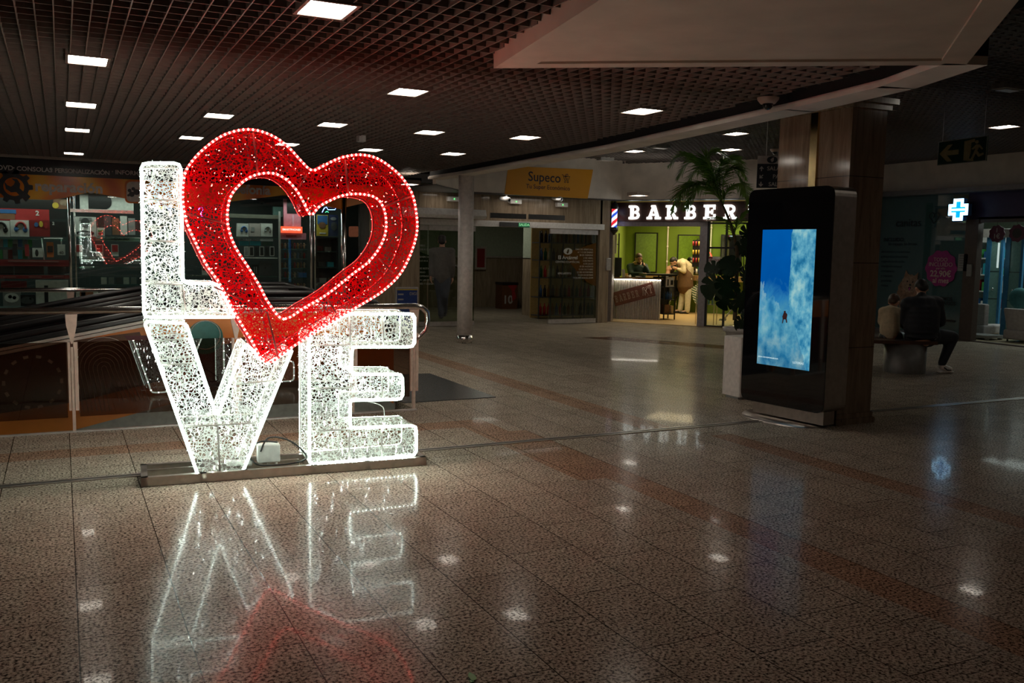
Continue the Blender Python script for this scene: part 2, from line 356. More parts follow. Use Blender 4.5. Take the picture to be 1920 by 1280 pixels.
def circ(cx, cy, r, n=24, a0=0.0, a1=2*math.pi, ry=None):
    ry = ry or r; full = abs(a1-a0-2*math.pi) < 1e-6
    return [(cx+r*math.cos(a0+(a1-a0)*i/(n if full else n-1)), cy+ry*math.sin(a0+(a1-a0)*i/(n if full else n-1))) for i in range(n)]
def resample(pts, step, closed=True):
    P = [Vector(p) for p in pts]; out = []
    if closed: P.append(P[0])
    acc = 0.0
    for a, b in zip(P, P[1:]):
        L = (b-a).length
        if L < 1e-9: continue
        t = acc
        while t < L: out.append(a+(b-a)*(t/L)); t += step
        acc = t-L
    return out
ORD = ['first', 'second', 'third', 'fourth', 'fifth', 'sixth', 'seventh', 'eighth', 'ninth', 'tenth', 'eleventh', 'twelfth', 'thirteenth', 'fourteenth', 'fifteenth', 'sixteenth']
# ================================================================ SETTING
XR, YR = Vector((1, 0, 0)), Vector((0, 1, 0))
HX0, HX1, HY0, HY1 = -9.0, 3.04, 8.17, 13.55          # opening for the moving walkways
BU = Vector((0.563, -0.826, 0)).normalized(); BN = Vector((0.826, 0.563, 0)).normalized(); BO = Vector((11.05, 17.2, 0))
def BP(s, d, z): return BO+BU*s+BN*d+Z*z
def BH(x, y, d=0.0):
    q = hit(x, y, BO+BN*d, BN); return (q-BO).dot(BU), q.z
fl = MB()
for a, b in (((-9, -3), (16.5, HY0)), ((HX1, HY0), (16.5, HY1)), ((-9, HY1), (16.5, 24))):
    fl.box((a[0], a[1], -0.25), (b[0], b[1], 0))
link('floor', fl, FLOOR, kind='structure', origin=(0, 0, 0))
# brass-edged expansion strip crossing the hall
for i, (x0, x1) in enumerate(((-9, 16.5),)):
    mb = MB().box((x0, 6.43, 0), (x1, 6.455, 0.006), 0).box((x0, 6.455, 0), (x1, 6.485, 0.003), 1).box((x0, 6.485, 0), (x1, 6.51, 0.006), 0)
    link('trim_1', mb, [STEEL, DGREY], kind='structure')
B('trim_2', (HX0, HY0-0.02, -0.25), (HX1, HY0+0.015, 0.012), ALU, kind='structure')
# ---- lattice ceilings
def lattice(name, x0, x1, y0, y1, z, m, dx=0.096, dy=0.152, h=0.05, skip=None, label=None):
    mb = MB(); t = 0.007
    def runs(a, b, test):
        out = []; st = None; n = int((b-a)/0.02); 
        for i in range(n+1):
            c = a+(b-a)*i/n; ok = test(c)
            if ok and st is None: st = c
            if (not ok or i == n) and st is not None:
                if c-st > 0.05: out.append((st, c))
                st = None
        return out
    i = 0; x = math.ceil(x0/dx)*dx
    while x < x1:
        for a, b in (runs(y0, y1, lambda c: not skip(x, c)) if skip else [(y0, y1)]): mb.box((x-t/2, a, z), (x+t/2, b, z+h))
        x += dx
    y = math.ceil(y0/dy)*dy
    while y < y1:
        for a, b in (runs(x0, x1, lambda c: not skip(c, y)) if skip else [(x0, x1)]): mb.box((a, y-t/2, z+0.004), (b, y+t/2, z+h))
        y += dy
    return link(name, mb, m, kind='structure', origin=((x0+x1)/2, (y0+y1)/2, z))
SOFF = [(2.63, 5.64), (5.13, 3.98), (2.3, 1.1), (1.95, 1.1)]
def inside(p, poly):
    c = False; x, y = p
    for i in range(len(poly)):
        (x1, y1), (x2, y2) = poly[i-1], poly[i]
        if (y1 > y) != (y2 > y) and x < (x2-x1)*(y-y1)/(y2-y1)+x1: c = not c
    return c
BEAM = [(2.3, 1.1), (5.13, 3.98), (5.42, 4.75), (5.60, 5.9), (5.95, 9.3), (5.98, 13.9), (5.92, 15.0)]
def beam_x(y):
    for (a, b), (c, d) in zip(BEAM, BEAM[1:]):
        if b <= y <= d: return a+(c-a)*(y-b)/(d-b)
    return BEAM[0][0] if y < BEAM[0][1] else BEAM[-1][0]
LZ, RZ = 2.85, 3.45
lattice('ceiling', -6, 5.9, 1.2, 15.85, LZ, GRIDM, skip=lambda x, y: x > beam_x(y)-0.28 or inside((x, y), SOFF))
lattice('ceiling', 2.6, 15.6, 1.2, 16.9, RZ, GRIDR, dx=0.11, dy=0.11, skip=lambda x, y: x < beam_x(y)+0.12 if y < 15 else (y > 16.2 and x < 10.9 or y > 14.5+1.2*0 and x*0.826+y*0.563 > 18.6))
B('ceiling', (-6.2, -3, 3.2), (5.7, 17, 3.3), VOID, kind='structure')
B('ceiling', (2.0, -3, 3.62), (16.6, 24, 3.7), VOID, kind='structure')
B('trim_3', (-6, 15.85, LZ-0.03), (5.2, 15.93, LZ+0.03), PLAST, kind='structure')
# white boxed beam between the two ceiling levels, with the pillar below its edge
mb = MB(); pts = BEAM[1:]; w2 = 0.13
for (a, b), (c, d) in zip(pts, pts[1:]):
    A, C_ = Vector((a, b, 0)), Vector((c, d, 0)); dr = (C_-A).normalized(); nr = Vector((dr.y, -dr.x, 0))
    mb.obox(A, dr, nr, Z, (-0.02, (C_-A).length+0.02), (-w2, w2), (2.76, 2.815))
    mb.obox(A, dr, nr, Z, (-0.02, (C_-A).length+0.02), (-w2+.02, w2), (2.815, 3.62), 1)  # near-black colour stands in for the shaded gap beside the lattice
    mb.obox(A, dr, nr, Z, (-0.02, (C_-A).length+0.02), (-w2-0.02, -w2), (2.76, 2.80))
link('trim_4', mb, [WHITEW, VOID], kind='structure')
# dropped triangular soffit with a raised rim
def inset(poly, ws):
    n = len(poly); out = []
    area = sum(poly[i-1][0]*poly[i][1]-poly[i][0]*poly[i-1][1] for i in range(n)); sg = 1 if area > 0 else -1
    L = []
    for i in range(n):
        a, b = Vector(poly[i]), Vector(poly[(i+1) % n]); d = (b-a).normalized(); nn = Vector((-d.y, d.x))*sg; L.append((a+nn*ws[i], d))
    for i in range(n):
        (p, d), (q, e) = L[i-1], L[i]; det = d.x*e.y-d.y*e.x; t = ((q-p).x*e.y-(q-p).y*e.x)/det; out.append(p+d*t)
    return [(v.x, v.y) for v in out]
inn = inset(SOFF, [0.13, 0.16, 0.2, 0.22])
mb = MB().poly([[(x, -y) for x, y in SOFF], [(x, -y) for x, y in inn]], (0, 0, 2.76), XR, -YR, 0, 0.8)
link('ceiling', mb, PLAST, kind='structure')
mb = MB().poly([(x, -y) for x, y in inn], (0, 0, 2.775), XR, -YR, 0, 0.05)
link('ceiling', mb, PLAST, kind='structure')
# bulkhead above the entrance and the barber shop
bk = [(5.92, 15.0), (7.15, 16.55), (11.0, 16.75)] + [tuple((BP(s, -0.35, 0))[:2]) for s in (0.15, 3.95)]
mb = MB()
for (a, b), (c, d) in zip(bk, bk[1:]):
    A, C_ = Vector((a, b, 0)), Vector((c, d, 0)); dr = (C_-A).normalized(); nr = Vector((-dr.y, dr.x, 0))
    mb.obox(A, dr, nr, Z, (-0.01, (C_-A).length+0.01), (0, 0.06), (2.68, 3.62))
link('wall_bulkhead', mb, WHITEW, kind='structure')
mb = MB().poly([(x, -y) for x, y in bk]+[(BP(3.95, 0.1, 0).x, -BP(3.95, 0.1, 0).y), (11.1, -17.2), (6.2, -17.05), (5.7, -16.0)], (0, 0, 2.67), XR, -YR, 0, 0.02)
link('ceiling', mb, DGREY, kind='structure')
# entrance wall: travertine over and beside the sliding doors
mb = MB().box((6.2, 17.0, 2.15), (10.6, 17.15, 2.72)).box((5.2, 16.85, 0), (6.32, 17.15, 2.72)).box((10.55, 17.0, 0), (10.80, 17.18, 2.72))
link('wall_entrance', mb, TRAVW, kind='structure')
# far corridor behind the doors
mb = MB().box((6.3, 22.6, 0), (11.6, 22.7, 1.35)).box((6.2, 17.2, 0), (6.3, 22.6, 1.35)).box((10.0, 19.0, 0), (10.5, 19.6, 1.35)).box((11.5, 19.6, 0), (11.65, 22.6, 1.35))
link('wall_corridor', mb, TRAVW, kind='structure')
CORR = mat('corridor_paint', (0.40, 0.46, 0.36), 0.7)
mb = MB().box((6.3, 22.6, 1.38), (11.6, 22.7, 2.8)).box((6.2, 17.2, 1.38), (6.3, 22.6, 2.8)).box((10.0, 19.0, 1.38), (10.5, 19.6, 2.8)).box((11.5, 19.6, 1.38), (11.65, 22.6, 2.8)).box((6.2, 17.2, 2.78), (16.0, 22.7, 2.86))
link('wall_corridor', mb, CORR, kind='structure')
B('trim_5', (6.3, 22.55, 1.34), (11.5, 22.6, 1.39), ALU, kind='structure')
# outer shell of the hall
B('wall_back', (-9, -3.1, 0), (16.6, -3, 3.7), PLAST, kind='structure')
B('wall_left', (-9.1, -3, 0), (-9, 24, 3.7), PLAST, kind='structure')
mb = MB().box((15.3, 8.9, 2.88), (15.45, 14.0, 3.62)).box((15.3, -3, 0), (15.45, 8.9, 3.62)).box((13.2, 13.95, 0), (15.45, 14.1, 3.62))
link('wall_right', mb, WHITEW, kind='structure')

# ================================================================ LIGHT SCULPTURE
SP0 = Vector((0.44, 6.165, 0)); SNN = Vector((0.065, 0.998, 0)).normalized(); SR = Vector((0.998, -0.065, 0)).normalized(); DEP = 0.36
def SP(x, y, d=0.0):
    q = hit(x, y, SP0+SNN*d, SNN); return Vector(((q-SP0).dot(SR), q.z))
def SW(p, d=0.0): return SP0+SR*p[0]+Z*p[1]+SNN*d
WEBW = webbing('white_net', (0.90, 0.93, 0.88)); WEBR = webbing('red_net', (0.75, 0.006, 0.012), th=0.085)
ROPEW = emis('cool_white_rope', (0.80, 1.0, 0.86), 7.0); BULBW = emis('cool_white_bulb', (0.86, 1.0, 0.91), 125.0)
ROPER = emis('red_rope', (1.0, 0.03, 0.03), 2.6); BULBR = emis('red_bulb', (1.0, 0.13, 0.09), 60.0)
FRAMEW = mat('white_frame_tube', (0.50, 0.47, 0.42), 0.4); FRAMER = mat('dark_frame_tube', (0.16, 0.03, 0.03), 0.5)
root = thing('love_light_sculpture', SW((0.95, 0), DEP/2), 'tall glowing LOVE light sculpture with a red heart for its O', 'light sculpture', rz=-0.065)
def letter(name, label, loops_px, radii, web, rope, bulb, frame, bars, nb, d0=0.0, stray=1.0):
    loops = []
    for l, r in zip(loops_px, radii):
        p = [SP(*q) for q in l]
        loops.append(rounded(p, r) if r is not None else catmull(p, 4))
    mb = MB(); mb.poly(loops, SW((0, 0), d0), SR, Z, 0, DEP)
    # stray threads standing off the edges
    for l in loops:
        for dd in (0.0, DEP):
            for p in resample(l, 0.011):
                if random.random() > stray: continue
                c = SW(p, d0+dd); a = Vector([random.uniform(-1, 1) for _ in range(3)]).normalized()*random.uniform(0.012, 0.03); b = Vector([random.uniform(-1, 1) for _ in range(3)]).normalized()*0.0022
                c = c+Vector([random.uniform(-1, 1) for _ in range(3)])*0.009
                mb.add([c-a*0.5-b, c-a*0.5+b, c+a*0.5+b, c+a*0.5-b], [(0, 1, 2, 3)], 1)
    body = link('illuminated_letter' if name != 'heart' else 'illuminated_heart', mb, [web, web], parent=root, label=label)
    solid = mat(name+'_tinsel', (0.9, 0.93, 0.88) if web is WEBW else (0.6, 0.01, 0.01), 0.3)
    body.data.materials[1] = solid
    mb = MB(); gb = MB()
    for l in loops:
        for dd in (-0.008, DEP+0.008):
            rs = resample(l, 0.03); c = sum(rs, Vector((0, 0)))/len(rs)
            mb.tube([SW(p, d0+dd) for p in rs], (0.011 if web is WEBW else 0.0085) if dd < 0.1 else 0.007, 6, 0, closed=True)
            for p in (rs if dd < 0.1 else rs[::3]):
                q = SW(p, d0+dd) + (-SNN*0.006 if dd < 0.1 else SNN*0.006); r = 0.0078
                if web is WEBR: r = 0.0088
                gb.add([q+SR*r, q+Z*r, q-SR*r, q-Z*r, q+SNN*r*1.3, q-SNN*r*1.3], [(0, 1, 5), (1, 2, 5), (2, 3, 5), (3, 0, 5), (1, 0, 4), (2, 1, 4), (3, 2, 4), (0, 3, 4)], 0)
    ro = link('rope_light', mb, [rope], parent=body, label='glowing tube edging')
    link('rope_light_bulbs', gb, [bulb], parent=body, kind='stuff', label='row of tiny bulbs')
    gb = MB(); k = 0; xs = [p.x for p in loops[0]]; ys = [p.y for p in loops[0]]; tries = 0
    pl = [[(p.x, p.y) for p in l] for l in loops]
    while k < nb and tries < 9000:
        tries += 1; p = (random.uniform(min(xs), max(xs)), random.uniform(min(ys), max(ys)))
        if not inside(p, pl[0]) or (len(pl) > 1 and inside(p, pl[1])): continue
        k += 1; c = SW(p, d0+random.uniform(0.04, DEP-0.05)); dr = Vector((random.gauss(0, 0.25), random.gauss(0, 0.25), 1)).normalized() if web is WEBW else Vector([random.gauss(0, 1) for _ in range(3)]).normalized()
        h = random.uniform(0.010, 0.022) if web is WEBW else 0.007; s1, s2 = frame_of(dr); r = 0.0025
        gb.add([c+dr*h, c-dr*h, c+s1*r, c+s2*r, c-s1*r, c-s2*r], [(0, 2, 3), (0, 3, 4), (0, 4, 5), (0, 5, 2), (1, 3, 2), (1, 4, 3), (1, 5, 4), (1, 2, 5)])
    link('string_light_bulbs', gb, [bulb], parent=body, kind='stuff', label='scattered bulbs inside the net')
    mb = MB()
    for l in loops:
        rs = resample(l, 0.04)
        for dd in (0.012, DEP-0.012): mb.tube([SW(p, d0+dd) for p in rs], 0.006, 5, 0, closed=True)
    for a, b in bars:
        p, q = SP(*a), SP(*b)
        mb.tube([SW(p, d0-0.004), SW(q, d0-0.004)], 0.0065, 6); mb.tube([SW(p, d0+DEP-0.01), SW(q, d0+DEP-0.01)], 0.0065, 6)
        mb.tube([SW(p, d0), SW(p, d0+DEP-0.01)], 0.005, 5); mb.tube([SW(q, d0), SW(q, d0+DEP-0.01)], 0.005, 5)
    link('metal_frame', mb, [frame], parent=body)
    return body
letter('L', 'white glowing letter L', [[(265, 306), (339, 306), (343, 530), (408, 532), (441, 594), (270, 594)]], [[.03, .04, .03, .0, .0, .02]], WEBW, ROPEW, BULBW, FRAMEW,
       [((267, 373), (340, 376)), ((268, 451), (341, 453)), ((270, 531), (343, 533)), ((343, 533), (347, 592))], 85)
letter('V', 'white glowing letter V', [[(270, 602), (349, 606), (407, 782), (459, 642), (500, 682), (549, 652), (454, 886), (372, 893)]], [[.02, .02, .03, .02, .0, .02, .03, .03]], WEBW, ROPEW, BULBW, FRAMEW,
       [((304, 684), (366, 680)), ((346, 799), (408, 796)), ((408, 796), (493, 792)), ((408, 796), (412, 886)), ((443, 720), (522, 712)), ((287, 640), (356, 634))], 120)
letter('E', 'white glowing letter E', [[(579, 628), (650, 588), (777, 588), (777, 650), (660, 650), (658, 701), (754, 701), (755, 748), (656, 750), (656, 802), (780, 797), (780, 853), (580, 870)]],
       [[.02, .02, .03, .04, .02, .02, .03, .04, .02, .02, .03, .04, .03]], WEBW, ROPEW, BULBW, FRAMEW,
       [((655, 592), (657, 648)), ((717, 590), (719, 648)), ((583, 647), (657, 647)), ((583, 728), (656, 727)), ((716, 703), (717, 748)), ((585, 808), (656, 804)), ((655, 804), (654, 862)), ((715, 801), (716, 857))], 120)
HO = [(499, 679), (470, 637), (442, 590), (410, 530), (387, 497), (362, 446), (348, 412), (342, 370), (346, 327), (362, 300), (384, 278), (415, 256), (450, 245), (482, 246), (515, 259), (541, 279), (562, 302), (582, 320), (600, 314), (625, 301), (647, 294), (672, 291), (700, 296), (727, 312), (752, 335), (770, 365), (777, 397), (779, 430), (772, 462), (757, 497), (740, 522), (712, 547), (680, 567), (652, 583), (616, 605), (580, 627), (545, 650)]
HI = [(530, 597), (502, 567), (485, 535), (465, 502), (442, 467), (429, 435), (425, 405), (430, 372), (445, 350), (467, 333), (490, 326), (512, 326), (532, 335), (550, 352), (565, 375), (580, 403), (596, 388), (615, 377), (640, 367), (670, 364), (700, 370), (715, 387), (721, 412), (719, 440), (707, 467), (687, 492), (660, 512), (632, 535), (605, 555), (570, 575)]
letter('heart', 'red glowing heart in place of the letter O', [HO, HI], [None, None], WEBR, ROPER, BULBR, FRAMER,
       [((452, 560), (402, 590-52)), ((473, 250), (482, 325)), ((645, 300), (652, 366)), ((770, 368), (718, 388)), ((735, 512), (708, 484)), ((612, 560), (628, 585)), ((560, 350), (573, 330)), ((347, 400), (427, 420)), ((520, 668), (500, 585))], 240, d0=-0.03, stray=0.8)
# flat steel ground frame
mb = MB()
def fb(a, b, r=0.02):
    a = SW((a[0], 0.032), a[1]); b = SW((b[0], 0.032), b[1]); d = (b-a).normalized(); s1 = Vector((d.y, -d.x, 0)); mb.obox(a, d, s1, Z, (-r, (b-a).length+r), (-r, r), (-0.03, 0.03))
for dd in (-0.02, DEP-0.02): fb((0.0, dd), (1.86, dd))
fb((0.0, DEP/2), (1.0, DEP/2), 0.012)
for xx in (0.0, 0.36, 0.62, 1.08, 1.45, 1.86): fb((xx, -0.02), (xx, DEP-0.02))
link('ground_frame', mb, STEEL, parent=root, label='flat welded steel base frame')
# transformer box and cables standing inside the base frame, between V and E
t = thing('junction_box', SW((0.74, 0.0), 0.14), 'small white plastic junction box on the steel base frame between V and E', 'junction box')
c = SW((0.80, 0.075), 0.16); mb = MB().obox(c, SR, Z, SNN, (-0.075, 0.075), (-0.01, 0.115), (-0.045, 0.045)); link('casing', mb, WHITE, parent=t, bevel=0.008)
for k in (-0.05, 0.0, 0.05): link('cable_gland', MB().cyl(c+SR*k+Z*-0.01, c+SR*k+Z*-0.035, 0.012), WHITE, parent=t)
t = thing('power_adapter', SW((0.62, 0.0), 0.12), 'white cylindrical plug adapter lying beside the junction box', 'plug')
mb = MB()
for z_, dy in ((0.09, 0.08), (0.08, 0.14)): mb.cyl(SW((0.52, z_), dy), SW((0.68, z_-0.01), dy), 0.02)
link('plug_body', mb, WHITE, parent=t)
mb = MB(); mb.tube(catmull([SW(p, d) for p, d in (((0.74, 0.15), 0.1), ((0.80, 0.24), 0.12), ((0.95, 0.20), 0.15), ((1.05, 0.10), 0.1), ((0.98, 0.07), 0.05), ((0.80, 0.06), 0.06), ((0.70, 0.08), 0.06), ((0.66, 0.16), 0.1), ((0.74, 0.22), 0.1), ((0.86, 0.2), 0.14))], 6, False), 0.006, 6)
link('power_cable', mb, RUBBER, label='looped dark green power cable draped over the junction box', cat='cable')
mb = MB(); mb.tube(catmull([SW(p, d) for p, d in (((1.50+0.0, 0.45), 0.2), ((1.62, 0.40), 0.2), ((1.63, 0.30), 0.2))], 5, False), 0.004, 5)
link('power_cable', mb, WHITE, label='short white wire hanging between the bars of the letter E', cat='cable')

# ================================================================ RAILINGS AND MOVING WALKWAYS
def railing(name, label, y0, y1, x0, x1, posts, zt, glassm, endloop, panel=True):
    root = thing(name, ((x0+x1)/2, (y0+y1)/2, 0), label, 'railing')
    Y = lambda x: y0+(y1-y0)*(x-x0)/(x1-x0)
    pts = [Vector((x0, y0, zt)), Vector((x1-0.12, Y(x1-0.12), zt))]
    if endloop: pts += [Vector((x1-0.05, Y(x1), zt-0.015)), Vector((x1, Y(x1), zt-0.06)), Vector((x1+0.01, Y(x1), zt-0.13)), Vector((x1-0.01, Y(x1), zt-0.24)), Vector((x1-0.08, Y(x1), zt-0.31)), Vector((x1-0.2, Y(x1), zt-0.33))]
    link('handrail', MB().tube(pts, 0.028, 14), CHROME, parent=root)
    for x in posts:
        y = Y(x); mb = MB()
        mb.box((x-0.012, y-0.02, 0.0), (x+0.012, y+0.02, zt-0.3)); mb.box((x-0.035, y-0.015, 0.18), (x-0.015, y+0.03, zt-0.26)); mb.box((x+0.008, y-0.02, 0.18), (x+0.04, y+0.03, zt-0.26))
        mb.add([(x-0.045, y-0.012, zt-0.03), (x+0.045, y-0.012, zt-0.03), (x+0.038, y-0.012, zt-0.12), (x+0.008, y-0.012, zt-0.27), (x-0.008, y-0.012, zt-0.27), (x-0.04, y-0.012, zt-0.12)] +
               [(x-0.045, y+0.012, zt-0.03), (x+0.045, y+0.012, zt-0.03), (x+0.038, y+0.012, zt-0.12), (x+0.008, y+0.012, zt-0.27), (x-0.008, y+0.012, zt-0.27), (x-0.04, y+0.012, zt-0.12)],
               [(0, 5, 4, 3, 2, 1), (6, 7, 8, 9, 10, 11)]+[(i, (i+1) % 6, 6+(i+1) % 6, 6+i) for i in range(6)])
        link('post', mb, BEIGEM, parent=root)
    if panel:
        for a, b in zip(posts, posts[1:]):
            link('glass_panel', MB().box((a+0.045, Y(a)+0.002, 0.125), (b-0.045, Y(a)+0.012, 0.745)), glassm, parent=root, label='tinted glass panel')
    return root
railing('balustrade', 'steel railing with beige posts and tinted glass just behind the light sculpture', 8.13, 8.22, -3.2, 3.16, [-2.6, -1.28, 0.06, 1.36, 2.42, 3.03], 1.0, GLASST, True)
railing('balustrade', 'far steel railing in front of the phone shop window', 13.5, 13.5, -3.2, 3.35, [-2.6, -1.2, 0.10, 1.6, 3.05], 0.92, GLASS, False, False)
# sloping walkways
KX = 1.2
def drop(x): return 0.19*max(0.0, KX-x)
XS = [-6.0, -3.0, -1.0, 0.0, 0.6, 0.95, KX, KX+0.25, 2.0, 2.5]
STRIPE = mat('walkway_deck_metal', (0.42, 0.30, 0.26), 0.35, 0.1); CREAM = mat('cream_enamel', (0.58, 0.53, 0.47), 0.45)
def ribbon(y0, y1, z0, z1, m=0, mb=None, xs=XS, x1=None):
    mb = mb or MB(); xs = xs if x1 is None else [x for x in xs if x < x1]+[x1]
    for a, b in zip(xs, xs[1:]):
        mb.add([(a, y0, z0-drop(a)), (b, y0, z0-drop(b)), (b, y1, z0-drop(b)), (a, y1, z0-drop(a)), (a, y0, z1-drop(a)), (b, y0, z1-drop(b)), (b, y1, z1-drop(b)), (a, y1, z1-drop(a))],
               [(0, 3, 2, 1), (4, 5, 6, 7), (0, 1, 5, 4), (1, 2, 6, 5), (2, 3, 7, 6), (3, 0, 4, 7)], m)
    return mb
def walkway(y0, y1, label, clad):
    root = thing('moving_walkway', (1.0, (y0+y1)/2, 0), label, 'moving walkway')
    link('tread', ribbon(y0+0.3, y1-0.3, -0.12, -0.02, x1=3.0), mat('ribbed_tread', (0.05, 0.05, 0.05), 0.5), parent=root)
    for yy, rr, zz in ((y0+0.42, 0.035, 1.02), (y1-0.32, 0.035, 1.03)):
        pts = [Vector((x, yy, zz-drop(x))) for x in XS+[2.75]]+[Vector((2.75+0.27*math.sin(t), yy, zz-.27+0.27*math.cos(t))) for t in (0.5, 1.0, 1.57, 2.1, 2.6, 3.1)]+[Vector((2.5, yy, zz-.54))]
        mb = MB(); mb.tube(pts, rr, 10); link('handrail_belt', mb, RUBBER, parent=root)
        gp = [(x, zz-.03-drop(x)) for x in XS]+[(2.72, 0.99), (2.92, 0.88), (2.97, 0.78), (2.9, 0.6), (2.7, 0.42)]+[(x, 0.4-drop(x)) for x in reversed(XS)]
        link('balustrade_panel', MB().poly(gp, (0, yy, 0), XR, Z, 0, 0.02), mat('smoked_panel', (0.02, 0.02, 0.022), 0.2, noise=.01), parent=root)
    link('edge_rail', MB().tube([Vector((x, y0+.05, 1.0-drop(x))) for x in XS], .028, 10), RUBBER, parent=root)
    mb = ribbon(y0-.01, y0+.03, .93, .955, 1); ribbon(y0-.005, y0+.03, .962, .985, 1, mb)
    for ya, yb, zz in ((.10, .20, 1.0), (.22, .34, 1.0), (.50, .60, 1.02), (.62, .72, 1.02)): ribbon(y0+ya, y0+yb, zz-.03, zz, 0, mb)
    for ya, yb in ((-.24, -.14), (-.12, 0)): ribbon(y1+ya, y1+yb, 1.0, 1.03, 0, mb)
    link('deck_strip', mb, [STRIPE, CREAM], parent=root)
    mb = MB()
    gp = [(x, 0.93-drop(x)) for x in XS]+[(2.75, 0.93), (2.95, 0.6), (2.95, 0.0)]+[(x, (0.22-drop(x)*1.2 if x < KX else 0.3-0.0*x)-0.02) for x in reversed(XS)]
    mb = MB(); mb.poly(gp, (0, y0+0.02, 0), XR, Z, 0, 0.04)
    cl = link('side_cladding', mb, [clad], parent=root, label='orange printed side panel')
    return root, cl
CLAD = mat('cladding_print', (0.62, 0.20, 0.03), 0.45, nscale=1.2, noise=0.45)
w1, cl1 = walkway(8.56, 10.4, 'moving walkway sloping down to the left, with orange printed side', CLAD)
w2_, cl2 = walkway(11.2, 13.0, 'second moving walkway, farther back beneath the phone shop', mat('cladding_dark', (0.10, 0.08, 0.07), 0.4))
cl2['label'] = 'dark side panel'
# print on the cladding: dark brown field, dashed circle, nested arches, teal disc
YC = 8.575
def CP(x, y): q = PY(x, y, YC); return (q.x, q.z)
DB = mat('dark_brown_print', (0.10, 0.045, 0.022), 0.5); TEAL = mat('teal_print', (0.03, 0.20, 0.18), 0.5); PLUM = mat('plum_print', (0.09, 0.02, 0.03), 0.5); LINEP = mat('line_print', (0.62, 0.58, 0.50), 0.5)
mb = MB(); mb.poly([CP(*p) for p in ((-180, 700), (0, 662), (120, 640), (262, 622), (290, 700), (306, 712), (150, 752), (0, 775), (-180, 800))], (0, YC, 0), XR, Z, 0, 0.004, 0)
mb.poly([CP(*p) for p in ((232, 629), (330, 628), (346, 690), (300, 706), (290, 700))], (0, YC-0.001, 0), XR, Z, 0, 0.004, 2)
cx, cz = CP(62, 716); r = CP(116, 716)[0]-cx
for k in range(14):
    a = 2*math.pi*k/14; mb.poly([(cx+rr*math.cos(t), cz+rr*math.sin(t)) for rr, t in ((r-0.012, a-0.09), (r+0.012, a-0.09), (r+0.012, a+0.09), (r-0.012, a+0.09))], (0, YC-0.004, 0), XR, Z, 0, 0.003, 1)
ax, az = CP(195, 690)
for k in range(8):
    rr = 0.02+0.034*k; pts = [(ax-rr+0.06, az-0.38+0.0*k)]+[(ax+rr*math.cos(t), az+rr*1.05*math.sin(t)) for t in [math.pi*(1-j/14) for j in range(15)]]+[(ax+rr+0.10, az-0.30)]
    mb.tube([Vector((p[0], YC-0.004, p[1])) for p in pts], 0.0022, 4, 1)
cx, cz = CP(385, 632); mb.poly(circ(cx, cz, 0.155, 28), (0, YC-0.003, 0), XR, Z, 0, 0.003, 3); mb.tube([Vector((p[0]+cx, YC-0.006, p[1]+cz+0.02)) for p in circ(0, 0, 0.13, 28)], 0.004, 4, 1, closed=True)
mb.poly([CP(*p) for p in ((360, 655), (452, 640), (452, 720), (370, 740))], (0, YC-0.002, 0), XR, Z, 0, 0.003, 2)
link('printed_graphics', mb, [DB, LINEP, PLUM, TEAL], parent=cl1)
B('wall_walkway_pit', (-9, 8.62, -3), (2.98, 8.66, 0.28), mat('pit_grey', (0.36, 0.35, 0.31), 0.6), kind='structure')
mb = MB().box((HX0, HY0, -3), (HX1, HY1, -2.95)).box((HX1-0.02, HY0, -3), (HX1, HY1, -0.26)).box((HX0, HY1-0.02, -3), (HX1, HY1, -0.26))
link('floor', mb, DGREY, kind='structure')
# steel landing plate in front of the walkway
link('landing_plate', MB().box((3.05, 8.56, 0.0), (4.08, 10.5, 0.008)), mat('ribbed_plate', (0.07, 0.075, 0.075), 0.25, 0.3), label='dark grey steel landing plate on the floor at the end of the walkway', cat='floor plate')
# ================================================================ CEILING THINGS
def mk_light(x, y, z, label, grp, sx=0.25, sy=0.32):
    t = thing('ceiling_light', (x, y, z-0.012), label, 'ceiling light', grp)
    o = [(-sx/2-.02, -sy/2-.02), (sx/2+.02, -sy/2-.02), (sx/2+.02, sy/2+.02), (-sx/2-.02, sy/2+.02)]; i = [(-sx/2, -sy/2), (sx/2, -sy/2), (sx/2, sy/2), (-sx/2, sy/2)]
    mb = MB().poly([o, i], (x, y, z-0.012), XR, -YR, 0, 0.07); link('light_frame', mb, GRIDM, parent=t)
    link('light_panel', MB().box((x-sx/2, y-sy/2, z-0.004), (x+sx/2, y+sy/2, z+0.03)), PANEL, parent=t)
    return t
cols = [(0.21, 'leftmost'), (1.46, 'second'), (2.62, 'third'), (3.72, 'fourth'), (4.82, 'fifth')]
rows = [(7.30, 'nearest'), (9.65, 'second'), (11.8, 'third'), (14.9, 'farthest')]
proto = None
def place_light(x, y, z, label, grp):
    global proto
    if proto is None: proto = mk_light(x, y, z, label, grp); return proto
    return dup(proto, (x, y, z-0.012), label)
lattice_spots = []
for ci, (x, cn) in enumerate(cols):
    for ri, (y, rn) in enumerate(rows):
        if (ci, ri) in ((1, 0), (1, 3), (2, 3), (3, 0), (3, 3), (4, 3)): continue
        place_light(x, y + (0.0 if ci != 4 else -0.2), LZ, f'square ceiling light, {cn} column from the left, {rn} row of the left lattice ceiling', 'square lights in the left lattice ceiling')
place_light(1.34, 5.05, LZ, 'largest square ceiling light, cut by the top edge of the photo', 'square lights in the left lattice ceiling')
for (x, y), d in (((9.3, 4.0), 'near'), ((12.6, 5.2), 'far')): place_light(x, y, RZ, f'unseen square ceiling light added past the right edge of view, the {d} one', None)  # unseen lights added to brighten the pillar and right side
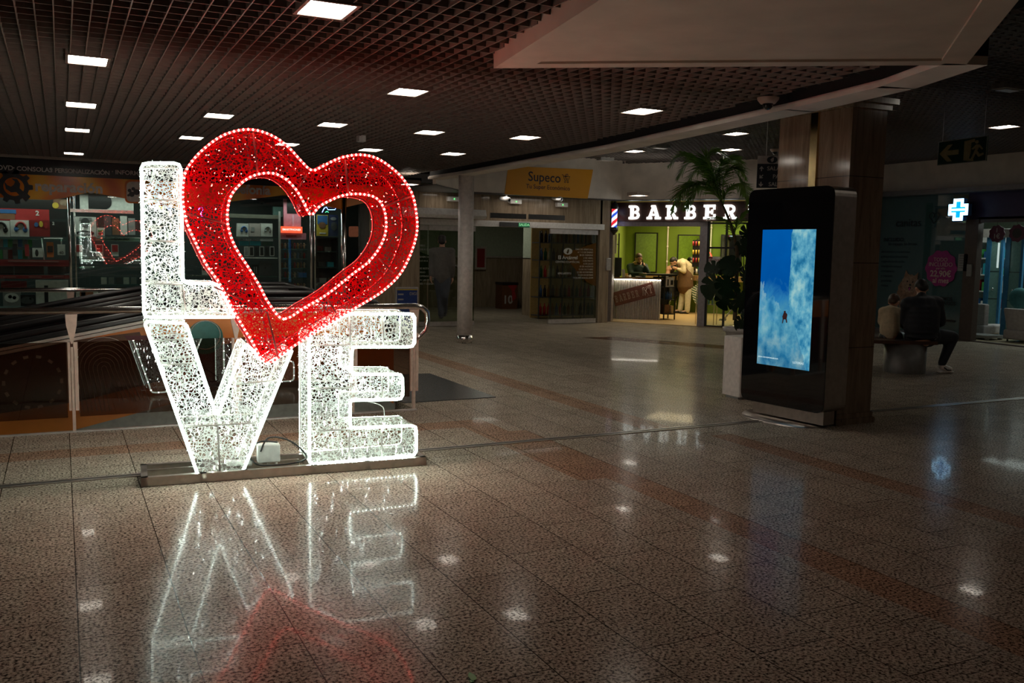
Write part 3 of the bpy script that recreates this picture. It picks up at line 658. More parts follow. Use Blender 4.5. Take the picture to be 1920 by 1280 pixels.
for px, py, d in ((1380, 250, 'nearest one left of the travertine pillar'), (1370, 280, 'middle one left of the pillar, above the palm'), (1393, 304, 'lowest one left of the pillar, beside the palm top'), (1190, 283, 'above the barber bulkhead, left one'), (1197, 315, 'small far one just above the bulkhead corner'), (1883, 237, 'alone at the right above the exit sign')):
    g = G(px, py, RZ); l = place_light(g.x, g.y, RZ, 'square light, right lattice ceiling, '+d, None); l['group'] = 'square lights in the right lattice ceiling'
for px, py, d in ((767, 346, 'left of the white column'), (1197, 367, 'over the barber pole')):
    g = G(px, py, 2.66); l = place_light(g.x, g.y, 2.67, 'small light in the dark soffit below the bulkhead, '+d, None); l['group'] = 'lights in the soffit'
def dome(x, y, z, label):
    t = thing('dome_camera', (x, y, z-0.1), label, 'security camera'); link('housing', MB().lathe((x, y, z), [(0.001, -0.05), (0.06, -0.05), (0.085, -0.02), (0.09, 0.0)]), BEIGEM, parent=t)
    link('lens_dome', MB().ell((x, y, z-0.055), (0.045, 0.045, 0.045)), BLACKG, parent=t)
g = G(1440, 190, 2.82); dome(g.x, g.y, 2.85, 'beige dome security camera under the lattice ceiling left of the pillar')
g = G(1457, 285, 3.4); dome(g.x-0.05, g.y, 3.45, 'small dark dome camera on the right ceiling just left of the pillar')
g = G(677, 256, 2.85); link('smoke_detector', MB().box((g.x-.04, g.y-.06, 2.79), (g.x+.04, g.y+.06, 2.86)), WHITE, label='small white sensor box on the ceiling above the heart', cat='sensor')
for (px, py), d in (((1135, 296), 'grey emergency light, left of the two on the ceiling before the barber shop'), ((1238, 272), 'grey vent square beside a lit panel on the ceiling before the barber shop'), ((1890, 160), 'dim grey unit on the ceiling at the far right above the exit sign')):
    g = G(px, py, RZ); t = thing('ceiling_vent', (g.x, g.y, RZ-0.05), d, 'ceiling unit'); link('cover', MB().box((g.x-.16, g.y-.09, RZ-.05), (g.x+.16, g.y+.09, RZ+.02)), GREY, parent=t, bevel=.01); link('diffuser', MB().box((g.x-.12, g.y-.06, RZ-.06), (g.x+.12, g.y+.06, RZ-.05)), ALU, parent=t)
# ---- white column and travertine pillar
cc = (6.02, 13.9); t = thing('column', (*cc, 0), 'slim round white column standing in front of the sliding doors', 'column')
link('shaft', MB().cyl((*cc, 0.12), (*cc, 2.76), 0.128, n=32), mat('column_paint', (0.80, 0.74, 0.71), 0.5), parent=t); link('base_ring', MB().cyl((*cc, 0), (*cc, 0.13), 0.134, n=32), CHROME, parent=t)
t = thing('pillar', (6.6, 6.5, 0), 'square travertine pillar behind the advertising screen', 'pillar')
link('shaft', MB().box((6.37, 6.06, 0.1), (6.80, 6.98, 2.90)), TRAV, parent=t)
link('upper_shaft', MB().box((6.46, 6.14, 2.98), (6.78, 6.90, 3.45)), TRAV, parent=t)
link('capital', MB().box((6.34, 6.03, 2.88), (6.83, 7.01, 2.93)).box((6.31, 5.99, 2.93), (6.87, 7.05, 2.98)), TRAVW, parent=t)
link('plinth', MB().box((6.34, 6.03, 0), (6.83, 7.01, 0.055)).box((6.355, 6.045, 0.055), (6.815, 6.995, 0.1)), TRAV, parent=t)
link('brass_strip', MB().box((6.345, 6.45, 0.1), (6.37, 6.54, 2.88)), BRASS, parent=t)
# ---- free standing advertising screen
KP = Vector((6.0, 6.46, 0)); KU = Vector((0.115, -0.9934, 0)).normalized(); KN = Vector((0.9934, 0.115, 0)).normalized()
def KH(x, y): q = hit(x, y, KP, KN); return Vector(((q-KP).dot(KU), q.z))
kt = thing('advertising_screen', KP+KN*0.14, 'tall black advertising totem showing a blue ice climbing picture', 'advertising screen')
fo = rounded([KH(1388, 747), KH(1529, 774), KH(1566, 348), KH(1411, 356)], 0.085, 6)
zt_ = max(p.y for p in fo); x0_ = min(p.x for p in fo); x1_ = max(p.x for p in fo); zb_ = min(p.y for p in fo)
fo = rounded([(x0_, zb_), (x1_, zb_), (x1_, zt_), (x0_, zt_)], 0.09, 6)
link('casing', MB().poly(fo, KP+KN*0.012, KU, Z, 0, 0.30), STEEL, parent=kt, bevel=0.004)
link('front_glass', MB().poly(fo, KP, KU, Z, 0, 0.012), BLACKG, parent=kt)
s0, s1 = KH(1433, 431), KH(1514, 692); sx0, sz1 = s0.x, s0.y; sx1, sz0 = s1.x, s1.y; SWD, SHT = sx1-sx0, sz1-sz0
sx0, sx1 = KH(1425, 560).x, KH(1524, 560).x; sz1 = (KH(1433, 430).y+KH(1535, 430).y)/2; sz0 = (KH(1416, 682).y+KH(1514, 693).y)/2; SWD, SHT = sx1-sx0, sz1-sz0
def sky_mat():
    m = bpy.data.materials.new('screen_picture'); m.use_nodes = True; nt = m.node_tree; nt.nodes.remove(nt.nodes['Principled BSDF']); out = nt.nodes['Material Output']
    tc = N(nt, 'ShaderNodeTexCoord'); sp = N(nt, 'ShaderNodeSeparateXYZ'); nt.links.new(tc.outputs['Generated'], sp.inputs[0])
    n = N(nt, 'ShaderNodeTexNoise', i_Scale=3.2, i_Detail=9.0, i_Roughness=0.6, i_Distortion=0.6); mp = N(nt, 'ShaderNodeMapping'); mp.inputs['Scale'].default_value = (0.1, 1, 1.6); nt.links.new(tc.outputs['Generated'], mp.inputs[0]); nt.links.new(mp.outputs[0], n.inputs['Vector'])
    u = Mth(nt, 'SUBTRACT', 1.0, sp.outputs[1]); v = sp.outputs[2]     # u to the right, v up
    sky = ramp(nt, Mth(nt, 'ADD', v, Mth(nt, 'MULTIPLY', Mth(nt, 'SUBTRACT', n.outputs['Fac'], 0.5), 0.55)), [(0.0, (0.004, 0.05, 0.15)), (0.18, (0.01, 0.12, 0.26)), (0.33, (0.06, 0.25, 0.36)), (0.47, (0.02, 0.17, 0.38)), (0.62, (0.0, 0.07, 0.30)), (0.95, (0.0, 0.085, 0.34))])
    n2 = N(nt, 'ShaderNodeTexNoise', i_Scale=5.0, i_Detail=7.0, i_Roughness=0.6); nt.links.new(mp.outputs[0], n2.inputs['Vector'])
    ice = ramp(nt, n2.outputs['Fac'], [(0.25, (0.0, 0.05, 0.15)), (0.40, (0.02, 0.17, 0.32)), (0.52, (0.10, 0.33, 0.45)), (0.64, (0.26, 0.48, 0.50)), (0.8, (0.42, 0.60, 0.56))])
    edge = Mth(nt, 'ADD', 0.57, Mth(nt, 'MULTIPLY', Mth(nt, 'SUBTRACT', n2.outputs['Fac'], 0.5), 0.12))
    kr = Mth(nt, 'GREATER_THAN', u, Mth(nt, 'ADD', edge, Mth(nt, 'MAXIMUM', 0.0, Mth(nt, 'MULTIPLY', Mth(nt, 'SUBTRACT', 0.47, v), 0.8))))
    slope = Mth(nt, 'LESS_THAN', v, Mth(nt, 'ADD', 0.40, Mth(nt, 'ADD', Mth(nt, 'MULTIPLY', Mth(nt, 'ABSOLUTE', Mth(nt, 'SUBTRACT', u, 0.62)), 0.30), Mth(nt, 'MULTIPLY', Mth(nt, 'SUBTRACT', n.outputs['Fac'], 0.5), 0.5))))
    k = Mth(nt, 'MAXIMUM', Mth(nt, 'MULTIPLY', slope, 0.5), kr)
    c = mixc(nt, k, sky, ice)
    e = N(nt, 'ShaderNodeEmission', i_Strength=1.1); nt.links.new(c, e.inputs[0]); nt.links.new(e.outputs[0], out.inputs['Surface']); return m
mb = MB().obox(KP, KU, Z, KN, (sx0, sx1), (sz0, sz1), (-0.004, 0.002)); scr = link('display', mb, sky_mat(), parent=kt, label='lit picture of a blue ice wall')
CLM = emis('climber_red', (0.04, 0.008, 0.012), 0.5); CLW = emis('screen_white', (0.55, 0.75, 0.8), 0.9)
def sq(u, v): return (sx0+SWD*u, sz0+SHT*v)
mb = MB()
for pg in ([(0.47, 0.35), (0.54, 0.35), (0.555, 0.385), (0.53, 0.40), (0.48, 0.395), (0.46, 0.37)], [(0.485, 0.395), (0.52, 0.395), (0.52, 0.412), (0.485, 0.412)], [(0.47, 0.355), (0.49, 0.355), (0.475, 0.32), (0.46, 0.32)], [(0.52, 0.355), (0.545, 0.355), (0.56, 0.33), (0.54, 0.325)]):
    mb.poly([sq(*p) for p in pg], KP-KN*0.0045, KU, Z, 0, 0.001)
link('climber_picture', mb, CLM, parent=scr, label='tiny dark red climber')
text('screen_caption', 'JUEGA CON RESPONSABILIDAD', 0.017, KP+KU*(sx0+SWD*0.22)+Z*(sz0+SHT*0.055)-KN*0.0045, KU, Z, CLW, parent=scr, ext=0.0005, bold=0.01)
text('screen_caption', 'LOTERÍAS', 0.028, KP+KU*(sx0+SWD*0.80)+Z*(sz0+SHT*0.045)-KN*0.0045, KU, Z, CLW, parent=scr, ext=0.0005, bold=0.01)
mb = MB().obox(KP, KU, Z, KN, (x0_+0.12, x1_-0.03), (0.03, zb_+0.01), (0.05, 0.20)); mb.lathe(KP+KN*0.12, [(0.001, 0.016), (0.46, 0.016), (0.48, 0.0)], 40, sx=0.62, sy=1.0)
link('foot', mb, STEEL, parent=kt)
# ---- planters and plants left of the screen
t = thing('planter', (6.66, 7.65, 0), 'white box planter half hidden behind the advertising screen', 'planter')
mb = MB().poly([(6.46, -7.80), (6.88, -7.80), (6.88, -7.51), (6.46, -7.51)], (0, 0, 0.03), XR, -YR, 0, 0.64); link('tub', mb, mat('white_planter', (0.66, 0.60, 0.56), 0.45), parent=t, bevel=0.02)
for xx in (6.48, 6.76): link('foot', MB().box((xx, 7.55, 0), (xx+.06, 7.75, 0.04)), GREY, parent=t)
pc = G(1392, 668); pc = Vector((pc.x, pc.y, 0))
t = thing('planter', pc, 'white round tapered pot holding the palm, before the barber window', 'planter')
PS = (pc-CO).dot(_fw)/FPX
link('tub', MB().lathe(pc, [(0.001, 0), (27*PS, 0), (33*PS, 46*PS), (37*PS, 47*PS), (39*PS, 54*PS), (35*PS, 54*PS), (34*PS, 48*PS), (0.001, 46*PS)], 32), MATS['white_planter'], parent=t)
link('soil', MB().cyl(pc+Z*46*PS, pc+Z*48*PS, 34*PS, n=24), mat('soil', (0.03, 0.02, 0.015), 0.9), parent=t)
LEAF = mat('palm_leaf', (0.15, 0.30, 0.045), 0.35, noise=0.4, nscale=6); LEAFD = mat('monstera_leaf', (0.012, 0.035, 0.014), 0.25, noise=0.3, nscale=6); STEM = mat('palm_stem', (0.10, 0.07, 0.03), 0.7)
def SD(x, y, dd=0.0):   # a point at the plant's distance (plus dd) seen at that pixel
    n = Vector((_fw.x, _fw.y, 0)).normalized(); return hit(x, y, pc+n*dd, n)
palm = thing('potted_palm', pc+Z*0.4, 'tall feathery palm arching over the barber shop sign', 'palm')
stem = [SD(1378, 600), SD(1380, 540), SD(1382, 480), SD(1376, 440), SD(1362, 400), SD(1350, 375)]
link('stem', MB().tube(catmull(stem, 5, False), [0.035-0.0008*i for i in range(26)], 8), STEM, parent=palm)
def frond(path, ln, dd, nleaf=34, width=0.0095, mat_=LEAF, up=0.5):
    P = catmull([SD(x, y, d) for (x, y, d) in path], 8, False); mb = MB(); mb.tube(P, [0.008*(1-i/len(P))+0.002 for i in range(len(P))], 5)
    nleaf = int(nleaf*2.3)
    for k in range(nleaf):
        f = 0.12+0.86*k/nleaf; i = min(int(f*(len(P)-1)), len(P)-2); a = P[i]+(P[i+1]-P[i])*(f*(len(P)-1)-i); d = (P[i+1]-P[i]).normalized(); s, _ = frame_of(d)
        L = ln*math.sin(math.pi*min(1, 0.22+f*0.75))*random.uniform(0.75, 1.1)
        for sg in (-1, 1):
            dr = (s*sg*0.8+d*0.75+Vector((random.gauss(0, .12), random.gauss(0, .12), random.gauss(0.05, .15)))).normalized(); q = []
            for j in range(5):
                u = j/4; q.append(a+dr*L*u+Z*(-0.35*L*u*u*random.uniform(0.7, 1.3)))
            wv = dr.cross(Z).normalized(); tw = (wv*0.7+Z*0.7*sg).normalized()
            for j in range(4):
                w0 = width*(1-(j/4)**2); w1_ = width*(1-((j+1)/4)**2)
                mb.add([q[j]-tw*w0, q[j]+tw*w0, q[j+1]+tw*w1_, q[j+1]-tw*w1_], [(0, 1, 2, 3)])
    link('frond', mb, mat_, parent=palm)
frond([(1352, 378, 0), (1330, 330, 0.1), (1305, 298, 0.2), (1278, 290, 0.25), (1252, 312, 0.3)], 0.42, 0, 40)
frond([(1350, 374, 0), (1330, 345, -0.1), (1300, 345, -0.25), (1272, 365, -0.35), (1262, 400, -0.4)], 0.40, 0, 36)
frond([(1352, 376, 0), (1340, 330, -0.1), (1325, 296, -0.2), (1345, 283, -0.25), (1372, 300, -0.3)], 0.36, 0, 36)
frond([(1354, 380, 0), (1345, 345, 0.15), (1350, 310, 0.3), (1375, 300, 0.4), (1395, 330, 0.45)], 0.34, 0, 34)
frond([(1356, 384, 0), (1362, 360, 0), (1380, 345, 0.1), (1400, 360, 0.2), (1408, 390, 0.2)], 0.30, 0, 30)
frond([(1376, 440, 0), (1385, 415, 0), (1398, 398, 0), (1410, 400, 0)], 0.26, 0, 22)
frond([(1378, 446, 0), (1368, 420, 0), (1350, 408, 0.1), (1325, 410, 0.1)], 0.26, 0, 20, 0.007)
frond([(1352, 376, 0), (1342, 335, 0.2), (1322, 312, 0.3), (1296, 330, 0.4), (1280, 362, 0.45)], 0.36, 0, 30)
frond([(1352, 376, 0), (1350, 325, 0.1), (1362, 296, 0.15), (1385, 306, 0.2), (1402, 340, 0.25)], 0.32, 0, 28)
frond([(1352, 378, 0), (1336, 318, 0.3), (1310, 300, 0.4), (1285, 310, 0.45), (1268, 335, 0.5)], 0.40, 0, 34)
frond([(1350, 374, 0), (1325, 352, 0.2), (1300, 362, 0.35), (1285, 395, 0.4)], 0.34, 0, 28)
frond([(1354, 380, 0), (1358, 330, -0.2), (1372, 315, -0.35), (1392, 340, -0.4), (1400, 370, -0.4)], 0.32, 0, 28)
mon = thing('potted_monstera', pc+Vector((0.12, -0.05, 0.4)), 'dark split leaf plant with broad hanging leaves beside the screen', 'plant')
def mleaf(x, y, dd, r, ang, tilt=0.5):
    c = SD(x, y, dd); base = SD(1392, 590, 0)
    link('leaf_stalk', MB().tube(catmull([base, (base+c)/2+Z*0.12, c], 5, False), 0.007, 5), LEAFD, parent=mon)
    U_ = (CU*math.cos(ang)+CR*math.sin(ang)); R_ = (CR*math.cos(ang)-CU*math.sin(ang)); nn = R_.cross(U_); U_ = (U_*math.cos(tilt)-nn*math.sin(tilt)*random.choice((-1, 1))).normalized()
    pts = []
    for i in range(90):
        t = -math.pi+2*math.pi*i/90; rad = r*(0.78+0.28*math.cos(t))*(1-0.62*max(0, math.cos(9*t))**8*(abs(math.sin(t))**0.4)); pts.append((rad*math.sin(t), rad*math.cos(t)))
    link('leaf', MB().poly(pts, c, R_, U_, 0, 0.004), LEAFD, parent=mon)
for a in ((1372, 505, 0.1, 0.24, -0.7), (1345, 535, 0.05, 0.26, -2.2), (1365, 530, -0.1, 0.25, -2.9), (1395, 470, 0.0, 0.20, 0.2), (1402, 440, 0.0, 0.18, 0.4), (1390, 560, -0.15, 0.24, 2.6), (1375, 500, -0.2, 0.2, -1.1), (1400, 520, 0.15, 0.24, 1.2), (1392, 607, -0.2, 0.16, -1.7), (1360, 560, 0.1, 0.2, -2.6), (1400, 580, -0.1, 0.2, 2.0), (1340, 505, 0.1, 0.16, -1.2)): mleaf(*a)
# ---- hanging direction board behind the pillar
dp = G(1421, 292, 2.75); zt0 = dp.z; dp.z = 0; dn = Vector((0.60, 0.80, 0)); du = Vector((0.80, -0.60, 0))
t = thing('direction_sign', Vector((dp.x, dp.y, 0))+du*0.3+Z*2.4, 'hanging dark directory sign with arrows, cut by the pillar', 'sign')
NAVY = mat('navy_sign', (0.015, 0.022, 0.03), 0.4); SIGNW = mat('sign_grey_white', (0.42, 0.39, 0.36), 0.6)
zr = lambda py: hit(1421, py, dp, dn).z
link('board', MB().obox(dp, du, Z, dn, (0, 0.62), (zr(352), zr(307)), (0, 0.03)), NAVY, parent=t); link('header', MB().obox(dp, du, Z, dn, (0, 0.62), (zr(307), zr(292)), (0, 0.03)), SIGNW, parent=t)
for hx in (.1, .5): link('hanger', MB().cyl(dp+du*hx+dn*0.015+Z*zr(292), dp+du*hx+dn*0.015+Z*3.45, 0.004, n=6), ALU, parent=t)
zc = hit(1421, 299.5, dp, dn).z
mb = MB().poly([circ(0, 0, 0.062, 24, ry=0.042), [(0.0, -0.03), (0.02, -0.01), (0.02, 0.03), (0.0, 0.022), (-0.022, 0.0)]], dp+du*0.17+Z*(zc)-dn*0.004, du, Z, 0, 0.003); link('emblem', mb, NAVY, parent=t)
for k, (py, s, rot) in enumerate(((316, 'SALA DE JUEGOS', 0), (331, 'PARKING', 0.75*math.pi), (345.5, 'SALIDA', math.pi))):
    z = hit(1421, py, dp, dn).z
    ar = [(-.006, -.03), (.006, -.03), (.006, .005), (.02, -.008), (.026, 0), (0, .03), (-.026, 0), (-.02, -.008), (-.006, .005)]
    ca, sa = math.cos(rot), math.sin(rot); mb = MB().poly([(x*ca-y*sa, x*sa+y*ca) for x, y in ar], dp+du*0.05+Z*z-dn*0.004, du, Z, 0, 0.003); link('arrow', mb, SIGNW, parent=t)
    text('lettering', s, 0.068, dp+du*(0.115 if k == 0 else 0.185 if k == 1 else 0.14)+Z*z, du, Z, SIGNW, parent=t, align='LEFT', bold=0.012, ext=0.001)
# ---- exit sign on the right
e0, e1 = G(1760, 266, 2.86), G(1852, 254, 2.86); eu = (e1-e0).normalized(); en = Vector((-eu.y, eu.x, 0)); EW = (e1-e0).length; EH = 2.86-hit(1760, 310, e0, en).z
if en.dot(_fw) < 0: en = -en
t = thing('exit_sign', (e0+e1)/2-Z*EH, 'hanging green emergency exit sign with a left arrow and running figure', 'sign')
link('board', MB().obox(e0, eu, Z, en, (0, EW), (-EH, 0), (0, 0.012)), mat('sign_green', (0.006, 0.05, 0.03), 0.4), parent=t); CRM = mat('sign_cream', (0.42, 0.38, 0.22), 0.6)
link('border', MB().poly([[(0, -EH), (EW, -EH), (EW, 0), (0, 0)], [(.006, -EH+.006), (EW-.006, -EH+.006), (EW-.006, -.006), (.006, -.006)]], e0, eu, Z, -0.002, 0), SIGNW, parent=t)
k = EH/100.0; q = EW/200.0
def ep(l): return [(x*q, -y*k) for x, y in l]
link('arrow', MB().poly(ep([(8, 52), (42, 18), (62, 18), (40, 42), (88, 42), (88, 62), (40, 62), (62, 88), (42, 88)]), e0, eu, Z, -0.004, 0), CRM, parent=t)
mb = MB().poly([ep([(110, 12), (152, 6), (152, 18), (138, 20), (138, 60), (132, 84), (150, 90), (150, 96), (110, 90)])], e0, eu, Z, -0.004, 0)
for l in ([(158, 30), (172, 32), (186, 50), (182, 54), (170, 42), (164, 56), (174, 70), (188, 66), (190, 74), (170, 82), (158, 66), (148, 90), (138, 90), (152, 58), (156, 44), (146, 50), (140, 46)],): mb.poly(ep(l), e0, eu, Z, -0.004, 0)
mb.poly([(x*q, y*k) for x, y in circ(160, -20, 7, 14)], e0, eu, Z, -0.004, 0); link('running_figure', mb, CRM, parent=t)
for hx in (.05, EW-.05): link('hanger', MB().cyl(e0+eu*hx+en*.006, e0+eu*hx+en*.006+Z*0.6, .003, n=6), ALU, parent=t)
# small torn leaf on the floor at the photo's bottom edge
g = G(885, 1271); link('fallen_leaf', MB().poly(rounded([(-.012, -.03), (.010, -.022), (.016, .01), (.006, .04), (-.012, .012)], .006), g+Z*0.004, XR, YR, 0, -0.001).box((g.x-.02, g.y-.035, .001), (g.x-.005, g.y-.02, .004)), mat('fresh_leaf', (0.10, 0.35, 0.06), 0.5), label='small torn green leaf lying on the granite floor', cat='leaf')
# ================================================================ SLIDING DOORS AND CORRIDOR
YD = 17.0
B('trim_6', (6.3, 16.93, 2.03), (10.62, 17.02, 2.15), WHITE, kind='structure')
LOGOM = mat('vinyl_white', (0.42, 0.42, 0.38), 0.6)
def sl_door(x0, x1, y, label, name='sliding_door'):
    t = thing(name, ((x0+x1)/2, y, 0), label, 'door')
    link('glass_pane', MB().box((x0, y-.006, .1), (x1, y+.006, 1.93)), GLASSE, parent=t)
    link('top_rail', MB().box((x0, y-.025, 1.92), (x1, y+.025, 2.02)), ALUD if 0 else ALU, parent=t); link('bottom_rail', MB().box((x0, y-.025, .01), (x1, y+.025, .1)), ALU, parent=t)
    return t
def logo(parent, P, R, s=1.0, off=0.0, word='encuentro'):
    mb = MB().poly([circ(0, 0, .115*s, 28, ry=.075*s), [(-.04*s, -.03*s), (-.005*s, -.058*s), (.03*s, -.01*s), (.03*s, .045*s), (-.01*s, .045*s)]], P, R, Z, 0, .003); link('logo_mark', mb, LOGOM, parent=parent)
    text('lettering', 'El Arcángel', .115*s, P-Z*.145*s, R, Z, LOGOM, parent=parent, bold=.02, ext=.001); text('lettering', 'CENTRO COMERCIAL', .066*s, P-Z*.245*s, R, Z, LOGOM, parent=parent, ext=.001)
    text('lettering', word, .085*s, P-Z*.50*s-R*.08*s, R, Z, LOGOM, parent=parent, ext=.001)
d1 = sl_door(6.55, 7.55, 16.96, 'left glass sliding door with a shopping centre logo, partly behind the white column')
d2 = sl_door(9.28, 10.10, 16.96, 'right glass sliding door with a shopping centre logo and handwriting')
sl_door(6.32, 6.54, 17.02, 'narrow fixed glass panel at the far left of the entrance', 'fixed_glass_panel'); sl_door(10.11, 10.5, 17.02, 'fixed glass panel at the right end of the entrance with opening dates', 'fixed_glass_panel')
logo(d1, PY(832, 475, 16.94), XR, 1.0, word='UN LUGAR'); logo(d2, PY(1065, 471, 16.94), XR, 0.93)
mb = MB(); q = [PY(*p, 16.935) for p in ((1055, 476), (1118, 455), (1118, 537), (1100, 528), (1060, 476))]
mb.poly([(p.x, p.z) for p in q[:4]], (0, 16.945, 0), XR, Z, 0, .002); link('orange_film', mb, glass('orange_film', (0.45, 0.28, 0.10), 0.3, 0.25, (0.35, 0.17, 0.03)), parent=d2)
mb = MB(); q = [PY(*p, 16.945) for p in ((778, 468), (858, 500), (778, 533))]; mb.poly([(p.x, p.z) for p in q], (0, 16.945, 0), XR, Z, 0, .002); link('green_film', mb, glass('green_film', (0.3, 0.38, 0.2), 0.3, 0.25, (0.06, 0.10, 0.04)), parent=d1)
for i, s in enumerate(['DÍAS DE APERTURA', '6 Y 13 DE ENERO', '28 DE FEBRERO', '2 DE ABRIL', '3 DE MAYO', '6 DE JULIO', '15 DE AGOSTO', '12 DE OCTUBRE', '23 DE NOVIEMBRE', '28 DE DICIEMBRE', 'CCELARCANGEL.COM']):
    text('lettering', s, .05, PY(1112, 468+i*5.3, 16.935), XR, Z, LOGOM, parent=d2, ext=.001, align='RIGHT')
for i, s in enumerate(['HORARIO', 'DE 10:00 A 22:00', '', 'SUPERMERCADO', 'DE 09:15 H A 21:30', '', 'CIERRE RESTAURACIÓN', 'INVIERNO', 'DE DOMINGO A JUEVES', 'HASTA LAS 00:00H', 'VIERNES Y SÁBADO']):
    if s: text('lettering', s, .05, PY(777, 460+i*7.2, 16.935), XR, Z, LOGOM, parent=d1, ext=.001, align='LEFT')
# air curtain above the doors
t = thing('air_curtain', (8.55, 16.7, 2.16), 'long silver air curtain unit above the sliding doors', 'air curtain')
link('casing', MB().poly([(16.98, 2.16), (16.60, 2.16), (16.55, 2.22), (16.60, 2.34), (16.98, 2.36)], (7.62, 0, 0), YR, Z, 0, 1.86), WHITE, parent=t)
for gx0, gx1 in ((7.70, 8.50), (8.56, 9.40)): link('grille', MB().box((gx0, 16.54, 2.19), (gx1, 16.57, 2.29)), DGREY, parent=t)
# exit lettering box, emergency lights, cameras
t = thing('exit_sign', (8.6, 16.9, 2.08), 'small green SALIDA sign under the air curtain', 'sign'); a, b_ = PY(972, 417, 16.9), PY(993, 426, 16.9)
link('housing', MB().box((a.x-.42, 16.9, b_.z), (b_.x, 16.93, a.z)), DGREY, parent=t); link('sign_face', MB().box((a.x, 16.89, b_.z), (b_.x, 16.9, a.z)), mat('exit_green', (0.02, 0.16, 0.08), .5, emit=(0.05, .35, .15), es=.12), parent=t)
text('lettering', 'SALIDA', .075, ((a.x+b_.x)/2, 16.889, (a.z+b_.z)/2), XR, Z, mat('lit_green', (0.3, .8, .4), .5, emit=(.4, 1, .5), es=.4), parent=t, bold=.02, ext=.001)
LED = emis('green_led', (0.1, 1, 0.2), 4)
for px, py, d in ((850, 373, 'left of the white column'), (966, 378, 'behind the left camera'), (1053, 384, 'right end above the doors')):
    p = PY(px, py, 16.95); t = thing('emergency_light', p-Z*.05, 'white rectangular emergency light with a green dot, '+d, 'emergency light'); link('housing', MB().box((p.x-.13, 16.9, p.z-.045), (p.x+.13, 17.0, p.z+.045)), WHITE, parent=t, bevel=.008); link('indicator', MB().ell((p.x+.0, 16.893, p.z), (.008,)*3), LED, parent=t)
for px, py, d in ((949, 373, 'left white bullet camera under the orange banner'), (1047, 372, 'right white bullet camera under the orange banner')):
    p = PY(px, py, 16.7); t = thing('bullet_camera', p, d, 'security camera'); link('bracket', MB().cyl(p+Z*.03, Vector((p.x, p.y, 2.67)), .025).cyl(p+Z*.03, p+Vector((0, .3, 0.03)), .02), WHITE, parent=t)
    link('body', MB().cyl(p+Vector((-.08, .08, .02)), p+Vector((.03, -.08, -.02)), .05), WHITE, parent=t); link('lens', MB().cyl(p+Vector((.03, -.08, -.02)), p+Vector((.034, -.088, -.021)), .035), BLACKG, parent=t)
# orange supermarket banner on the bulkhead
bu = (Vector((11.0, 16.75, 0))-Vector((7.15, 16.55, 0))).normalized(); bn = Vector((-bu.y, bu.x, 0)); bo = Vector((7.15, 16.55, 0))-bn*0.006
def BB(x, y): q = hit(x, y, bo, bn); return ((q-bo).dot(bu), q.z)
BORG = mat('banner_orange', (0.88, 0.40, 0.014), .5, nscale=.5); BNAVY = mat('banner_ink', (0.03, 0.02, 0.03), .5)
t = link('banner', MB().poly([BB(953, 311), BB(1112, 318), BB(1102, 372.5), BB(946, 364)], bo, bu, Z, -0.002, .004), BORG, label='slanted orange supermarket banner on the white bulkhead', cat='banner')
q = hit(1021, 333, bo, bn); text('lettering', 'Supeco', .27, q, bu, Z, BNAVY, parent=t, bold=.008, ext=.001, off=.003)
q = hit(1028, 351.5, bo, bn); text('lettering', 'Tu Super Económico', .125, q, bu, Z, BNAVY, parent=t, bold=.004, ext=.001, off=.003)
q = hit(1061, 335, bo, bn)-bn*.004; mb = MB()
mb.tube([q+bu*a+Z*b for a, b in ((-.10, .085), (-.07, .07), (-.03, -.03), (.06, -.03), (.10, .05), (-.06, .05))], .006, 5); mb.tube([q+bu*a+Z*b for a, b in ((.055, .07), (.03, .10), (0, .09), (-.01, .04), (0, 0), (.03, -.01), (.05, .01))], .007, 5); mb.tube([q+bu*a+Z*b for a, b in ((-.03, .04), (.035, .045))], .005, 5)
for k in (-.02, .05): mb.tube([q+bu*(k+x)+Z*(-.065+y) for x, y in circ(0, 0, .018, 12)], .005, 5, closed=True)
link('cart_symbol', mb, BNAVY, parent=t)
# things inside the corridor
p = G(955, 576); p = Vector((10.0, 21.6, 0)); p0, p1 = PY(941, 574, 21.6), PY(971, 530, 21.6)
t = thing('litter_bin', ((p0.x+p1.x)/2, 21.6, 0), 'dark bin with an orange printed front and large white 10, in the corridor', 'bin')
link('body', MB().box((p0.x, 21.6, 0), (p1.x, 22.0, p1.z-.06)), mat('bin_orange', (0.12, .045, .015), .5), parent=t); link('lid', MB().box((p0.x-.01, 21.58, p1.z-.06), (p1.x+.01, 22.02, p1.z+.01)), BLACK, parent=t, bevel=.01)
text('number', '10', .3, ((p0.x+p1.x)/2-.06, 21.595, .24), XR, Z, SIGNW, parent=t, bold=.03, ext=.001)
mb = MB().poly(rounded([(.02, .2), (.14, .3), (.08, .5), (.16, .62), (.0, .7), (-.12, .62), (.0, .5)], .03), ((p0.x+p1.x)/2+.05, 21.59, 0), XR, Z, 0, .004); link('print', mb, RED, parent=t)
p0, p1 = PY(891, 505, 22.5), PY(912, 462, 22.5); t = thing('framed_poster', ((p0.x+p1.x)/2, 22.55, p0.z), 'silver framed red poster on the far corridor wall beside the column', 'poster')
link('frame', MB().box((p0.x, 22.5, p0.z), (p1.x, 22.58, p1.z)), ALU, parent=t); link('poster_sheet', MB().box((p0.x+.05, 22.49, p0.z+.06), (p1.x-.05, 22.5, p1.z-.06)), DRED, parent=t)
